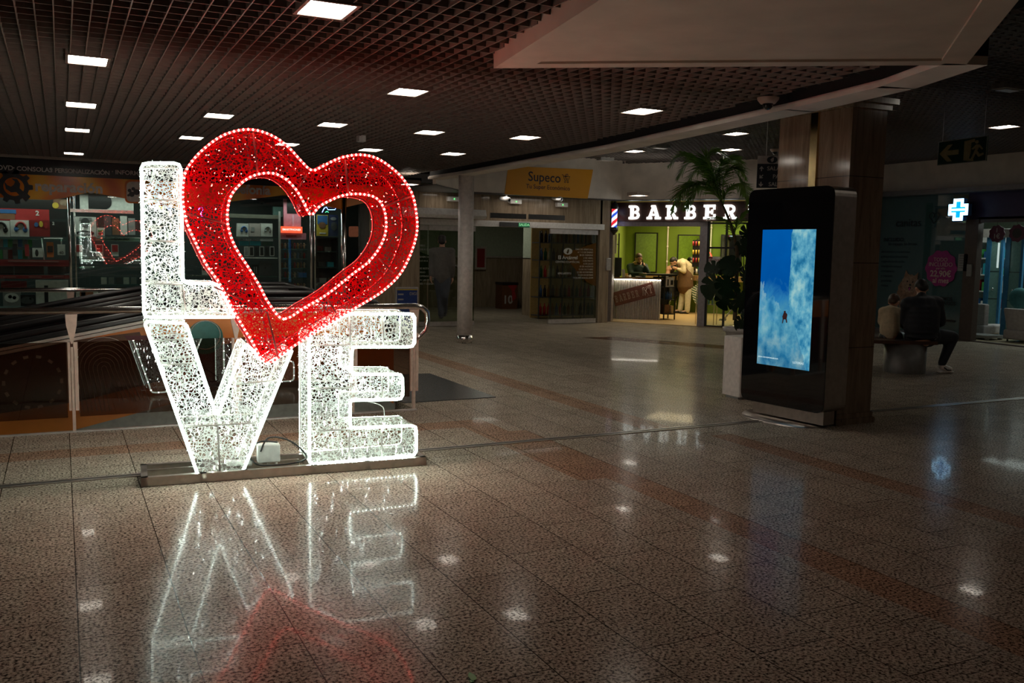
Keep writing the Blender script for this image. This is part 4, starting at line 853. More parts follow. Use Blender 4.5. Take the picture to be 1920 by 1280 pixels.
# supermarket bottle shelves behind the right door
t = thing('bottle_shelving', (9.9, 18.35, 0), 'dark wire shelving full of bottles behind the right sliding door', 'shelving')
SY = 18.3; SX0, SX1 = PY(1012, 500, 18.3).x, 11.9
mb = MB()
for x in [SX0+i*(SX1-SX0)/7 for i in range(8)]: mb.box((x-.012, SY, 0), (x+.012, SY+.03, 2.0))
for z in (0.08, .5, .95, 1.35, 1.75): mb.box((SX0, SY, z-.02), (SX1, SY+.4, z))
link('rack', mb, DGREY, parent=t); link('back_board', MB().box((SX0, SY+.42, 0), (SX1, SY+.45, 2.2)), mat('shelf_board_glow', (.35, .22, .06), .6, emit=(.9, .6, .2), es=.012), parent=t)  # faint warm glow put into the board's material, no lamp behind it
BC = [mat('bottle_'+n, c, .15) for n, c in (('amber', (.35, .14, .02)), ('green', (.02, .10, .03)), ('red', (.5, .03, .03)), ('blue', (.05, .12, .3)), ('dark', (.03, .02, .02)), ('pale', (.6, .55, .35)))]
bp = {}
names = ['amber', 'green', 'red', 'blue', 'dark', 'pale']
for zi, z in enumerate((0.08, .5, .95, 1.35, 1.75)):
    for i in range(19):
        ci = random.choices(range(6), (4, 2, 2 if zi < 2 else .5, 1, 3, 2))[0]; x = SX0+.1+i*(SX1-SX0-.2)/18
        lb = f'{names[ci]} bottle, {ORD[i] if i < 16 else ("last" if i == 18 else "near last" if i == 17 else "third last")} on the {("bottom", "second", "third", "fourth", "top")[zi]} shelf behind the right sliding door'
        if ci not in bp:
            bp[ci] = link('bottle', MB().lathe((x, SY+.12, z+.001), [(.001, 0), (.036, 0), (.037, .17), (.014, .22), (.013, .27), (.001, .27)], 12), BC[ci], origin=(x, SY+.12, z+.001), label=lb, cat='bottle', group='bottles on the supermarket shelving')
        else: dup(bp[ci], (x, SY+.12, z+.001), lb)
link('intercom', MB().box((10.72, 16.96, 1.15), (10.83, 17.0, 1.42)), ALU, label='small grey call panel on the travertine pier before the barber shop', cat='panel', bevel=.006)
# blue phone company stand by the left door
g = G(755, 650); t = thing('display_stand', (0, 0, 0), 'framed blue advertising stand beside the left sliding door', 'stand'); a, b_ = PY(742, 538, 15.2), PY(784, 612, 15.2); t.location = ((a.x+b_.x)/2, 15.2, 0); WM[t.name] = Matrix.Translation(t.location)
link('frame', MB().box((a.x, 15.2, 0), (b_.x, 15.24, a.z)), ALU, parent=t); link('poster_sheet', MB().box((a.x+.025, 15.19, .15), (b_.x-.025, 15.2, a.z-.03)), mat('poster_blue', (.02, .05, .22), .5), parent=t)
text('lettering', 'DIGI', .07, (b_.x-.10, 15.19, a.z-.12), XR, Z, SIGNW, parent=t, bold=.01, ext=.001); link('stripe', MB().box((a.x+.025, 15.185, a.z-.055), (b_.x-.025, 15.19, a.z-.035)), YEL, parent=t)
for i in range(3): link('print', MB().box((a.x+.04, 15.185, a.z-.14-.09*i), (a.x+.14, 15.19, a.z-.115-.09*i)), SIGNW, parent=t)

# ================================================================ PEOPLE
SKIN = mat('skin', (.52, .28, .18), .5, noise=.08, nscale=8)
def organic(name, shapes, m, parent, voxel=.014, label=None, smooth=6):
    mb = MB()
    for sh in shapes:
        if sh[0] == 'c':
            _, a, b, r0, r1 = sh[:5]; a, b = Vector(a), Vector(b); d = (b-a).normalized(); pts = [a-d*r0, a-d*r0*.7, a, b, b+d*r1*.7, b+d*r1]; rs = [r0*.05, r0*.71, r0, r1, r1*.71, r1*.05]
            fl = sh[5] if len(sh) > 5 else None; o = len(mb.v); mb.tube(pts, rs, 14)
        else:
            _, c, r = sh[:3]; R = sh[3] if len(sh) > 3 else None; mb.ell(c, r, 0, 16, R)
    me = bpy.data.meshes.new('tmp'); me.from_pydata([tuple(v) for v in mb.v], [], mb.f); o = bpy.data.objects.new('tmp', me); COL.objects.link(o)
    r = o.modifiers.new('r', 'REMESH'); r.mode = 'VOXEL'; r.voxel_size = voxel; s = o.modifiers.new('s', 'SMOOTH'); s.iterations = smooth; s.factor = .5
    dg = bpy.context.evaluated_depsgraph_get(); me2 = bpy.data.meshes.new_from_object(o.evaluated_get(dg)); m2 = MB()
    m2.v = [v.co.copy() for v in me2.vertices]; m2.f = [tuple(p.vertices) for p in me2.polygons]; m2.m = [0]*len(m2.f); m2.sm = [True]*len(m2.f)
    bpy.data.objects.remove(o); bpy.data.meshes.remove(me); bpy.data.meshes.remove(me2)
    return link(name, m2, m, parent=parent, label=label)
def hand(wr, d, n, s=1.0, curl=.5):
    """palm and five fingers; wr wrist, d pointing direction, n back-of-hand normal"""
    d = Vector(d).normalized(); n = (Vector(n)-d*Vector(n).dot(d)).normalized(); sd = d.cross(n); wr = Vector(wr); out = [('c', wr, wr+d*.05*s, .024*s, .030*s)]
    for k, (o, L) in enumerate(((-.03, .07), (-.01, .082), (.010, .076), (.029, .060))):
        a = wr+d*.075*s+sd*o*s; b = a+(d*math.cos(curl*.6)-n*math.sin(curl*.6))*L*.5*s; c = b+(d*math.cos(curl*1.6)-n*math.sin(curl*1.6))*L*.5*s
        out += [('c', wr+d*.03*s+sd*o*.8*s, a, .012*s, .0105*s), ('c', a, b, .0098*s, .0088*s), ('c', b, c, .0088*s, .0075*s)]
    a = wr+d*.02*s-sd*.028*s; b = a+(d*.5-sd*.75-n*.3).normalized()*.042*s; out += [('c', a, b, .013*s, .010*s), ('c', b, b+(d*.85-sd*.2-n*.4).normalized()*.032*s, .010*s, .008*s)]
    return out
def head(c, f, up, s=1.0):
    """c centre of the skull, f facing, up crown direction"""
    f = Vector(f).normalized(); up = (Vector(up)-f*Vector(up).dot(f)).normalized(); sd = f.cross(up); R = Matrix((sd, f, up)).transposed(); c = Vector(c)
    return [('e', c+up*.025*s, (.075*s, .093*s, .088*s), R), ('e', c+f*.028*s-up*.045*s, (.056*s, .062*s, .062*s), R), ('e', c+f*.062*s-up*.085*s, (.026*s, .024*s, .02*s), R),
            ('c', c+f*.090*s+up*.01*s, c+f*.112*s-up*.025*s, .008*s, .014*s), ('e', c+sd*.078*s-up*.01*s, (.010*s, .018*s, .030*s), R), ('e', c-sd*.078*s-up*.01*s, (.010*s, .018*s, .030*s), R),
            ('e', c+f*.085*s-up*.058*s, (.024*s, .012*s, .007*s), R), ('e', c+f*.078*s+up*.022*s, (.05*s, .016*s, .009*s), R)], R, sd, up, f
def hair(parent, c, R, m, s=1.0, low=.02, back=.02, beard=False):
    f = R @ Vector((0, 1, 0)); up = R @ Z; c = Vector(c)
    organic('hair', [('e', c+up*.045*s-f*.012*s, (.083*s, .098*s, .085*s), R), ('e', c-f*.05*s-up*.0*s, (.074*s, .058*s, .07*s), R)], m, parent, .012)
    if beard: organic('beard', [('e', c+f*.04*s-up*.068*s, (.054*s, .055*s, .045*s), R)], m, parent, .01)
def face_marks(parent, c, R, s=1.0, hc=None):
    f = R @ Vector((0, 1, 0)); up = R @ Z; sd = R @ Vector((1, 0, 0)); c = Vector(c); mb = MB()
    for k in (-1, 1): mb.ell(c+f*.086*s+sd*.03*s*k+up*.005*s, (.010*s, .008*s, .006*s), 0, 8, R)
    link('eyes', mb, BLACK, parent=parent); mb = MB()
    for k in (-1, 1): mb.tube([c+f*.094*s+sd*(.012+.03*j)*k*s+up*(.026+(.004 if j else 0))*s for j in (0, 1)], .005*s, 6)
    link('eyebrows', mb, hc or BLACK, parent=parent); link('mouth', MB().ell(c+f*.094*s-up*.057*s, (.02*s, .006*s, .004*s), 0, 10, R), mat('lips', (.30, .10, .08), .5), parent=parent)
HAIRD = mat('dark_hair', (.012, .009, .008), .5); HAIRB = mat('brown_hair', (.07, .035, .018), .5)
def PD(x, y, D): return CO+ray(x, y)*D       # a point at forward distance D
VB = -Vector((_fw.x, _fw.y, 0)).normalized()   # horizontally towards the camera
# ================================================================ BARBER SHOP
GREENW = mat('green_wall', (.155, .24, .016), .7, nscale=2); TAN = wood('tan_plank_floor', (.50, .33, .15), (.66, .47, .24), .35)
mb = MB().obox(BO, BU, BN, Z, (-.7, 4.0), (0.0, 4.45), (0.004, .012)); link('floor', mb, TAN, kind='structure')
bs0 = BH(1171, 500, 4.4)[0]
mb = MB().obox(BO, BU, BN, Z, (bs0, 4.1), (4.4, 4.5), (0, 2.75)); A = BP(-.10, .12, 0); Bq = BP(bs0, 4.45, 0); dr = (Bq-A); L = dr.length; dr.normalize(); nr = Vector((-dr.y, dr.x, 0))
mb.obox(A, dr, nr, Z, (0, L), (0, .1), (0, 2.75)); link('wall_barber', mb, GREENW, kind='structure')
link('wall_barber', MB().obox(BO, BU, BN, Z, (4.0, 4.1), (.1, 4.45), (0, 2.75)), GREENW, kind='structure')
link('ceiling', MB().obox(BO, BU, BN, Z, (-1.5, 4.1), (.1, 4.5), (2.72, 2.78)), WHITEW, kind='structure')
FR = mat('grey_door_frame', (.30, .27, .28), .4, .4)
mb = MB().obox(BO, BU, BN, Z, (-.12, -.03), (0, .12), (0, 2.23)).obox(BO, BU, BN, Z, (1.96, 2.12), (0, .12), (0, 2.23)).obox(BO, BU, BN, Z, (-.12, 2.12), (0, .12), (2.13, 2.23)); link('door_1', mb, FR, kind='structure')
gt = thing('shop_window', BP(3.0, .05, 0), 'black framed glass window of the barber shop right of its doorway', 'window'); s0_, s1_ = 2.12, 3.95
mb = MB()
for s in (s0_+.02, BH(1362, 430)[0], 2.98, s1_-.4): mb.obox(BO, BU, BN, Z, (s-.02, s+.02), (.02, .07), (0.0, 2.23))
sq_ = BH(1352, 590)[0]
for z in (.02, .75, BH(1320, 464)[1], 2.2): mb.obox(BO, BU, BN, Z, (s0_, s1_), (.02, .07), (z-.02, z+.02))
link('window_frame', mb, BLACK, parent=gt); link('glass_pane', MB().obox(BO, BU, BN, Z, (s0_, s1_), (.04, .05), (.02, 2.2)), GLASS, parent=gt)
for (x0, y0, x1, y1, m) in ((1325, 481, 1350, 512, PINK), (1350, 481, 1352, 513, PAPER)):
    a, b_ = BH(x0, y1, .03), BH(x1, y0, .03); link('notice', MB().obox(BO, BU, BN, Z, (a[0], b_[0]), (.03, .034), (a[1], b_[1])), PAPER, parent=gt)
for y in (482.5, 496): a, b_ = BH(1326, y+2, .028), BH(1336, y-1, .028); link('notice_header', MB().obox(BO, BU, BN, Z, (a[0], b_[0]), (.027, .03), (a[1], b_[1])), DRED, parent=gt)
q = BH(1338, 488, .026); text('lettering', '9:30-13:30', .07, BP(q[0], .026, q[1]), BU, Z, DRED, parent=gt, bold=.02, ext=.001)
# slab letters over the shop
SIGNBR = wood('dark_sign_wood', (.035, .015, .012), (.07, .03, .022), .4, (1, 1, 14))
sb = thing('shop_sign', BP(1.9, -.02, 2.23), 'long dark wood barber shop sign with glowing white slab letters', 'shop sign'); link('board', MB().obox(BO, BU, BN, Z, (-.08, 3.95), (-.04, .0), (2.23, 2.65)), SIGNBR, parent=sb)
def glyph(c):
    r = lambda x0, y0, x1, y1: [(x0, y0), (x1, y0), (x1, y1), (x0, y1)]
    def bowl(cx, cy, ro, ri, sx=1.0):
        o = [(cx+ro*sx*math.cos(a), cy+ro*math.sin(a)) for a in [-math.pi/2+math.pi*i/10 for i in range(11)]]; n_ = [(cx+ri*sx*math.cos(a), cy+ri*math.sin(a)) for a in [math.pi/2-math.pi*i/10 for i in range(11)]]; return o+n_
    stem = r(.12, 0, .36, 1)
    if c == 'B': return [stem, r(0, 0, .5, .15), r(0, .85, .5, 1), r(.3, .43, .5, .57), bowl(.5, .285, .285, .13, 1.15), bowl(.48, .72, .28, .13, 1.05)]
    if c == 'R': return [stem, r(0, 0, .45, .15), r(0, .85, .5, 1), r(.3, .40, .5, .55), bowl(.48, .70, .30, .14, 1.1), [(.42, .45), (.62, .45), (.80, .15), (.92, .15), (.92, 0), (.62, 0)]]
    if c == 'E': return [stem, r(0, 0, .85, .15), r(0, .85, .82, 1), r(.3, .43, .60, .57), r(.70, 0, .85, .34), r(.68, .68, .82, 1), r(.54, .34, .66, .66)]
    if c == 'A': return [[(.08, .08), (.26, .08), (.50, .80), (.42, 1)], [(.42, 1), (.62, 1), (.94, .08), (.70, .08), (.45, .84)], r(.28, .25, .72, .38), r(-.02, 0, .38, .15), r(.60, 0, 1.04, .15), r(.30, .88, .62, 1)]
    if c == 'T': return [r(.36, 0, .60, 1), r(.22, 0, .74, .14), r(0, .85, .96, 1), r(0, .60, .14, 1), r(.82, .60, .96, 1)]
def gword(parent, name, specs, P, R, U, H, W, m, thick=.02, th=.06, **k):
    for i, (c, s) in enumerate(specs):
        mb = MB()
        for lp in glyph(c): mb.poly([(s+x*W, y*H) for x, y in lp], P, R, U, -thick, 0)
        link(name, mb, m, parent=parent, **k)
NEONW = emis('sign_letter_light', (.93, 1, .95), 5.0)
xs_ = (1192.5, 1227, 1262, 1297.5, 1333.5, 1371, 1412)
sp = []
for c, x in zip('BARBERE', xs_): sp.append((c, BH(x, 397)[0]-.145))
z0_, z1_ = BH(1192, 411)[1], BH(1192, 385.5)[1]
gword(sb, 'sign_letter', sp[:6]+[('T', sp[6][1]+.06)], BP(0, -.045, z0_), BU, Z, z1_-z0_, .30, NEONW)
# barber pole
bpz = BH(1151, 412, -.2)[1]; bc = BP(-.02, -.18, 0); t = thing('barber_pole', bc+Z*1.93, 'lit barber pole with blue, red and white spiral stripes beside the sign', 'barber pole')
bc = PD(1152, 410, 19.9); bc = Vector((bc.x, bc.y, 0)); t.location = bc+Z*1.93; WM[t.name] = Matrix.Translation(bc+Z*1.93)
z0_, z1_ = hit(1152, 427, bc, VB).z, hit(1152, 391, bc, VB).z
def stripes():
    m = bpy.data.materials.new('barber_stripes'); m.use_nodes = True; nt = m.node_tree; b = nt.nodes['Principled BSDF']; g = N(nt, 'ShaderNodeNewGeometry'); s = N(nt, 'ShaderNodeSeparateXYZ'); nt.links.new(g.outputs['Position'], s.inputs[0])
    tt = Mth(nt, 'ARCTAN2', Mth(nt, 'SUBTRACT', s.outputs[1], bc.y), Mth(nt, 'SUBTRACT', s.outputs[0], bc.x)); f = Mth(nt, 'FRACT', Mth(nt, 'ADD', Mth(nt, 'MULTIPLY', s.outputs[2], 3.4), Mth(nt, 'DIVIDE', tt, -2*math.pi)))
    c = ramp(nt, f, [(0, (.85, .9, 1)), (.30, (.02, .08, .6)), (.52, (.85, .9, 1)), (.72, (.7, .02, .03))], 'CONSTANT'); nt.links.new(c, b.inputs['Base Color']); nt.links.new(c, b.inputs['Emission Color']); b.inputs['Emission Strength'].default_value = 1.1; return m
link('striped_cylinder', MB().cyl(bc+Z*z0_, bc+Z*z1_, .062, n=24), stripes(), parent=t)
link('cap', MB().lathe(bc+Z*z1_, [(.085, -.01), (.09, .03), (.07, .09), (.035, .12), (.02, .15), (.001, .16)]), BLACK, parent=t); link('cap', MB().lathe(bc+Z*z0_, [(.001, -.16), (.02, -.15), (.045, -.11), (.085, -.07), (.09, .01), (.062, .012)]), BLACK, parent=t)
link('bracket', MB().cyl(bc+Z*(z1_+.03), bc+BN*.2+Z*(z1_+.03), .015).cyl(bc+Z*(z0_-.03), bc+BN*.2+Z*(z0_-.03), .015), BLACK, parent=t)
# mirrors, pipes, shelf board on the green wall
DM = 4.35
def brect(x0, y0, x1, y1, d): a, b_ = BH(x0, y1, d), BH(x1, y0, d); return a[0], b_[0], a[1], b_[1]
MIRR = mat('mirror', (.75, .85, .75), .02, 1.0)
for k, (x0, y0, x1, y1, d) in enumerate(((1191, 438, 1232, 508, 'left tall framed mirror on the green wall behind the seated man'), (1271, 442, 1312, 508, 'tall framed mirror on the green wall behind the barber'), (1352, 442, 1390, 508, 'framed mirror seen through the barber window'))):
    s0, s1, z0, z1 = brect(x0, y0, x1, y1, DM); t = thing('wall_mirror', BP((s0+s1)/2, DM, z0), d, 'mirror')
    link('mirror_glass', MB().obox(BO, BU, BN, Z, (s0, s1), (DM-.02, DM), (z0, z1)), MIRR, parent=t); mb = MB()
    mb.poly([[(s0-.03, z0-.03), (s1+.03, z0-.03), (s1+.03, z1+.03), (s0-.03, z1+.03)], [(s0, z0), (s1, z0), (s1, z1), (s0, z1)]], BP(0, DM-.03, 0), BU, Z, 0, .04); link('mirror_frame', mb, BLACK, parent=t)
for x, d in ((1252, 'between the two mirrors'), (1333, 'right of the doorway seen through the window')):
    s = BH(x, 450, DM)[0]; mb = MB().cyl(BP(s, DM, .9), BP(s, DM, 2.7), .018, n=8)
    for z in (1.3, 1.7, 2.2): mb.cyl(BP(s, DM, z), BP(s, DM, z+.05), .026, n=8)
    link('wall_pipe', mb, WHITEW, label='thin pale vertical pipe on the green wall, '+d, cat='pipe')
s0, s1, z0, z1 = brect(1171, 508, 1400, 514, DM); link('back_counter', MB().obox(BO, BU, BN, Z, (s0, 3.98), (3.95, 4.38), (z0-.1, z0+.03)), wood('oak_counter', (.30, .17, .07), (.45, .28, .12), .4), label='wooden wall counter below the mirrors in the barber shop', cat='counter')
link('wall_calendar', MB().add([BP(.02, .6, 1.78), BP(.02, .95, 1.78), BP(.02, .95, 2.2), BP(.02, .6, 2.2)], [(0, 1, 2, 3)]).box((0,0,0),(0,0,0)) if 0 else MB().obox(PD(1153, 457, 20.9), CR, Z, BN, (-.04, .04), (-.22, .22), (-.01, .01)), PAPER, label='cream framed sheet on the left wall inside the barber doorway', cat='poster')
# display rack with red and yellow products at the right of the barber
s0, s1, z0, z1 = brect(1297, 450, 1322, 500, 3.6); t = thing('product_rack', BP((s0+s1)/2, 3.6, z0), 'black wall rack with red and yellow hair products behind the barber', 'rack'); link('rack', MB().obox(BO, BU, BN, Z, (s0, s1), (3.62, 3.66), (z0, z1)), BLACK, parent=t)
for zi, yy in enumerate((456, 472, 487)):
    for i in range(4):
        q = BH(1300+i*5.5, yy, 3.58); m = (RED, YEL, RED)[zi] if i != 2 else YEL
        link('hair_product', MB().cyl(BP(q[0], 3.58, q[1]-.06), BP(q[0], 3.58, q[1]+.05), .022, n=8), m, label=f'{"red" if m is RED else "yellow"} hair product, {ORD[i]} on the {("top","middle","lowest")[zi]} row of the black rack', cat='bottle', group='hair products on the wall rack')
for i in range(9):
    s = BH(1285+i*5, 509, 4.0)[0]; link('toiletry_bottle', MB().cyl(BP(s, 4.05, z_:=BH(1171, 508, DM)[1]-.02), BP(s, 4.05, z_+.05+.09*((i*7) % 3)/2+.04), .025, n=8), (YEL, DRED, GREENP, BLACK, WHITE, BLUE)[i % 6], label=f'small bottle on the wooden wall counter, {ORD[i]} from the doorway post side', cat='bottle', group='bottles on the wall counter')
# corrugated reception counter
c0, c1 = G(1148, 598), G(1236, 600.5); cu_ = (c1-c0).normalized(); cn_ = Vector((-cu_.y, cu_.x, 0)); CL = (c1-c0).length; CH = .97
if cn_.dot(_fw) < 0: cn_ = -cn_
ct = thing('reception_counter', (c0+c1)/2+cn_*.25, 'reception counter clad in corrugated metal with a glowing light strip', 'counter')
prof = []; nw = 20
for i in range(nw*6+1):
    u = i/(nw*6)*CL; prof.append((u, -.02+-.012+.028*math.sin(2*math.pi*i/6)))
mb = MB()
for (a, b_), (c, d) in zip(prof, prof[1:]): mb.add([c0+cu_*a+cn_*b_, c0+cu_*c+cn_*d, c0+cu_*c+cn_*d+Z*(CH-.03), c0+cu_*a+cn_*b_+Z*(CH-.03)], [(0, 1, 2, 3)], 0, True)
for sg in (c0, c1): pass
CORRM = mat('corrugated_zinc', (.62, .58, .52), .35, .75)
link('corrugated_front', mb, CORRM, parent=ct); link('counter_body', MB().obox(c0, cu_, cn_, Z, (0, CL), (.0, .45), (0, CH-.03)), GREY, parent=ct)
link('counter_top', MB().obox(c0, cu_, cn_, Z, (-.03, CL+.06), (-.10, .5), (CH-.03, CH)), wood('brown_top', (.12, .06, .03), (.22, .12, .06), .3), parent=ct)
link('light_strip', MB().obox(c0, cu_, cn_, Z, (.0, CL), (-.09, -.065), (CH-.042, CH-.031)), emis('strip_light', (1, .93, .78), 32), parent=ct)
for sg, nm in ((0.0, 0), (CL, 1)): link('edge_trim', MB().obox(c0, cu_, cn_, Z, (sg-.012, sg+.012), (-.05, .0), (0, CH-.03)), CORRM, parent=ct)
# rusty sign on the counter
def CH_(x, y): q = hit(x, y, c0-cn_*.05, cn_); return Vector(((q-c0).dot(cu_), q.z))
k0, k1, k2 = CH_(1154, 574), CH_(1229.5, 554), CH_(1150, 548); bu2 = (k1-k0); BW = bu2.length; bu2.normalize(); bv2 = Vector((-bu2.y, bu2.x)); BHt = (k2-k0).dot(bv2)
RU = cu_*bu2.x+Z*bu2.y; RV = cu_*bv2.x+Z*bv2.y; RP = c0-cn_*.05+cu_*k0.x+Z*k0.y
st = thing('hanging_sign', RP+RU*BW/2, 'tilted rusty brown BARBER ART board fixed on the corrugated counter', 'sign'); link('board', MB().obox(RP, RU, RV, cn_, (0, BW), (0, BHt), (-.02, .01)), wood('rust_board', (.10, .025, .015), (.19, .06, .035), .5), parent=st)
OLDW = mat('worn_letter', (.34, .24, .20), .6); n_ = 9; stp = BW*.84/8.2
specs = [(c, BW*.035+i*stp) for i, c in enumerate('BARBER')]+[('A', BW*.035+6.45*stp)]
gword(st, 'board_letter', specs, RP-cn_*.022+RV*BHt*.24, RU, RV, BHt*.5, stp*.78, OLDW, thick=.004)
gword(st, 'board_letter', [('T', BW*.875)], RP-cn_*.022+RV*BHt*.24, RU, RV, BHt*.62, stp*.8, mat('pale_letter', (.60, .48, .42), .6), thick=.004)
mb = MB(); sc_ = RP-cn_*.027+RU*(BW*.80)+RV*(BHt*.5)
for sg in (-1, 1): mb.tube([sc_+RU*sg*.04+RV*.07+RU*x+RV*y for x, y in circ(0, 0, .022, 12)], .005, 5, closed=True); mb.tube([sc_+RU*sg*.03+RV*.05, sc_, sc_-RU*sg*.04-RV*.11], [.005, .008, .002], 5)
link('scissors_symbol', mb, MATS['pale_letter'], parent=st)
text('lettering', 'BARBER SHOP', .03, RP-cn_*.022+RU*BW*.89+RV*BHt*.13, RU, RV, OLDW, parent=st, ext=.001)
# things on the counter
def cpt(x, y, back=.2): q = hit(x, y, c0+cn_*back, cn_); return q
q = cpt(1157, 500, .3); t = thing('monitor', Vector((q.x, q.y, CH)), 'back of a black monitor at the left end of the reception counter', 'monitor'); w_ = .105
link('monitor_back', MB().obox(Vector((q.x, q.y, 0)), cu_, cn_, Z, (-w_, w_), (-.02, .02), (CH+.03, CH+.46)), BLACK, parent=t, bevel=.01); link('stand', MB().obox(Vector((q.x, q.y, 0)), cu_, cn_, Z, (-.07, .07), (-.05, .08), (CH, CH+.04)), BLACK, parent=t)
q = cpt(1170, 512, .1); link('price_card', MB().obox(Vector((q.x, q.y, CH)), cu_, (cn_+Z*-.1).normalized(), (Z-cu_*.12).normalized(), (-.035, .04), (-.01, .005), (0, .19)), PAPER, label='white price card leaning on the reception counter beside the monitor', cat='card')
q = cpt(1178, 517, .15); link('paper_heap', MB().ell((q.x, q.y, CH+.018), (.07, .06, .025)).ell((q.x+.05, q.y, CH+.03), (.03, .03, .04)), WHITE, label='crumpled white paper on the reception counter', cat='paper')
q = cpt(1199, 517, .2); link('dish', MB().lathe((q.x, q.y, CH), [(.001, 0), (.06, 0), (.10, .035), (.09, .035), (.05, .01), (.001, .01)]), PAPER, label='white dish on the reception counter in front of the man', cat='dish')
q = cpt(1176, 517, .05); link('wooden_block', MB().box((q.x-.04, q.y-.03, CH), (q.x+.04, q.y+.03, CH+.04)), TAN, label='small tan box on the reception counter', cat='box')
# black shelf unit at the right end of the counter
g0, g1 = G(1243.5, 600), G(1265.5, 600); uu = (g1-g0).normalized(); nn = Vector((-uu.y, uu.x, 0)); nn = nn if nn.dot(_fw) > 0 else -nn; UW = (g1-g0).length
t = thing('shelf_unit', (g0+g1)/2+nn*.2, 'open black shelf unit with blue bottles at the right end of the counter', 'shelf unit'); mb = MB()
for a in (0, UW-.025):
    for b_ in (0, .38): mb.obox(g0, uu, nn, Z, (a, a+.025), (b_, b_+.025), (0, .99+.04))
for z in (.13, .46, .75, 1.02): mb.obox(g0, uu, nn, Z, (-.0, UW), (0, .4), (z, z+.02))
link('frame', mb, BLACK, parent=t); link('back_panel', MB().obox(g0, uu, nn, Z, (-.12, UW), (.40, .41), (.13, 1.0)), BLACK, parent=t); link('long_top', MB().obox(g0, uu, nn, Z, (-.45, UW+.02), (-.02, .5), (1.03, 1.07)), BLACK, parent=t)
link('printed_sheet', MB().obox(g0, uu, nn, Z, (.04, UW-.05), (.02, .024), (.76, 1.0)), PAPER, parent=t, label='white sheet with dark shapes'); link('print', MB().obox(g0, uu, nn, Z, (.08, .11), (.012, .018), (.80, .95)).obox(g0, uu, nn, Z, (.16, .22), (.012, .018), (.82, .93)), BLACK, parent=t)
for i in range(5): q = g0+uu*(.04+i*.045)+nn*.1; link('blue_bottle', MB().cyl(q+Z*.481, q+Z*.62, .016, n=8).cyl(q+Z*.62, q+Z*.66, .01, n=8), BLUE, label=f'blue bottle on the black shelf unit, {ORD[i]} from the left', cat='bottle', group='blue bottles on the black shelf unit')
q = g0+uu*.1+nn*.15; link('carton', MB().box((q.x-.07, q.y-.07, .151), (q.x+.07, q.y+.07, .36)), BROWNP, label='brown carton on the bottom of the black shelf unit', cat='box')
q = g0+uu*.25+nn*.15; link('carton', MB().box((q.x-.03, q.y-.05, .151), (q.x+.03, q.y+.05, .33)), TAN, label='pale narrow carton on the bottom of the black shelf unit', cat='box')
# barber chairs
def bchair(c, ang, label):
    t = thing('barber_chair', c, label, 'barber chair'); f = Vector((math.cos(ang), math.sin(ang), 0)); s = Vector((-f.y, f.x, 0)); c = Vector(c)
    link('base', MB().lathe(c, [(.001, 0), (.30, 0), (.30, .015), (.06, .04), (.035, .06)]), CHROME, parent=t); link('piston', MB().cyl(c+Z*.05, c+Z*.42, .035), CHROME, parent=t)
    link('seat', MB().obox(c, f, s, Z, (-.25, .27), (-.27, .27), (.42, .55)), BLACK, parent=t, bevel=.03); link('backrest', MB().obox(c, (f*.2+Z).normalized()*-1, s, f, (-1.08, -.5), (-.25, .25), (-.33, -.22)), BLACK, parent=t, bevel=.03)
    for k in (-.3, .26): link('armrest', MB().obox(c, f, s, Z, (-.22, .2), (k, k+.05), (.68, .73)).obox(c, f, s, Z, (-.02, .02), (k, k+.05), (.45, .68)), BLACK, parent=t, bevel=.01)
    link('footrest', MB().obox(c, f, s, Z, (.35, .50), (-.18, .18), (.12, .14)).tube([c+f*.2+Z*.42, c+f*.4+Z*.14], .02, 6), CHROME, parent=t)
bchair(BP(2.75, .75, 0), 2.4, 'black barber chair with chrome base seen through the barber window')
cpos = PD(1262, 560, 23.9); cpos = Vector((cpos.x, cpos.y, .012)); 
bchair(cpos+Vector((.12, .05, 0)), 3.6, 'barber chair hidden behind the shelf unit with the customer on it')
# green neon/perfume stand in the window: chrome glitter trolley
q = BH(1322, 560, .5); t = thing('trolley', BP(q[0], .5, 0), 'glittering glass trolley with bottles behind the barber window', 'trolley')
mb = MB()
for z in (.45, .75, 1.0): mb.obox(BP(q[0], .5, 0), BU, BN, Z, (-.17, .25), (-.12, .12), (z, z+.012))
link('shelf', mb, CHROME, parent=t); mb = MB()
for a in (-.16, .24):
    for b_ in (-.11, .11): mb.cyl(BP(q[0]+a, .5+b_, .02), BP(q[0]+a, .5+b_, 1.05), .01, n=6)
link('post', mb, CHROME, parent=t)
for i in range(10):
    z = (.462, .762)[i % 2]; a = -.14+.04*i; link('glass_bottle', MB().cyl(BP(q[0]+a, .45, z), BP(q[0]+a, .45, z+.12), .02, n=8), mat('bottle_clear', (.3, .6, .6), .1, .5), label=f'small clear bottle on the glass trolley, {ORD[i]} of ten', cat='bottle', group='bottles on the glass trolley')
rn = [BP(BH(1318+x, 475+y, .35)[0], .35, BH(1318+x, 475+y, .35)[1]) for x, y in ((-2, 6), (2, -2), (8, -4), (14, 0), (17, 8))]
link('neon_ring', MB().tube(catmull(rn, 5, False), .012, 6), emis('red_neon', (1, .06, .03), 4), label='curved red neon tube glowing behind the barber window', cat='neon light')
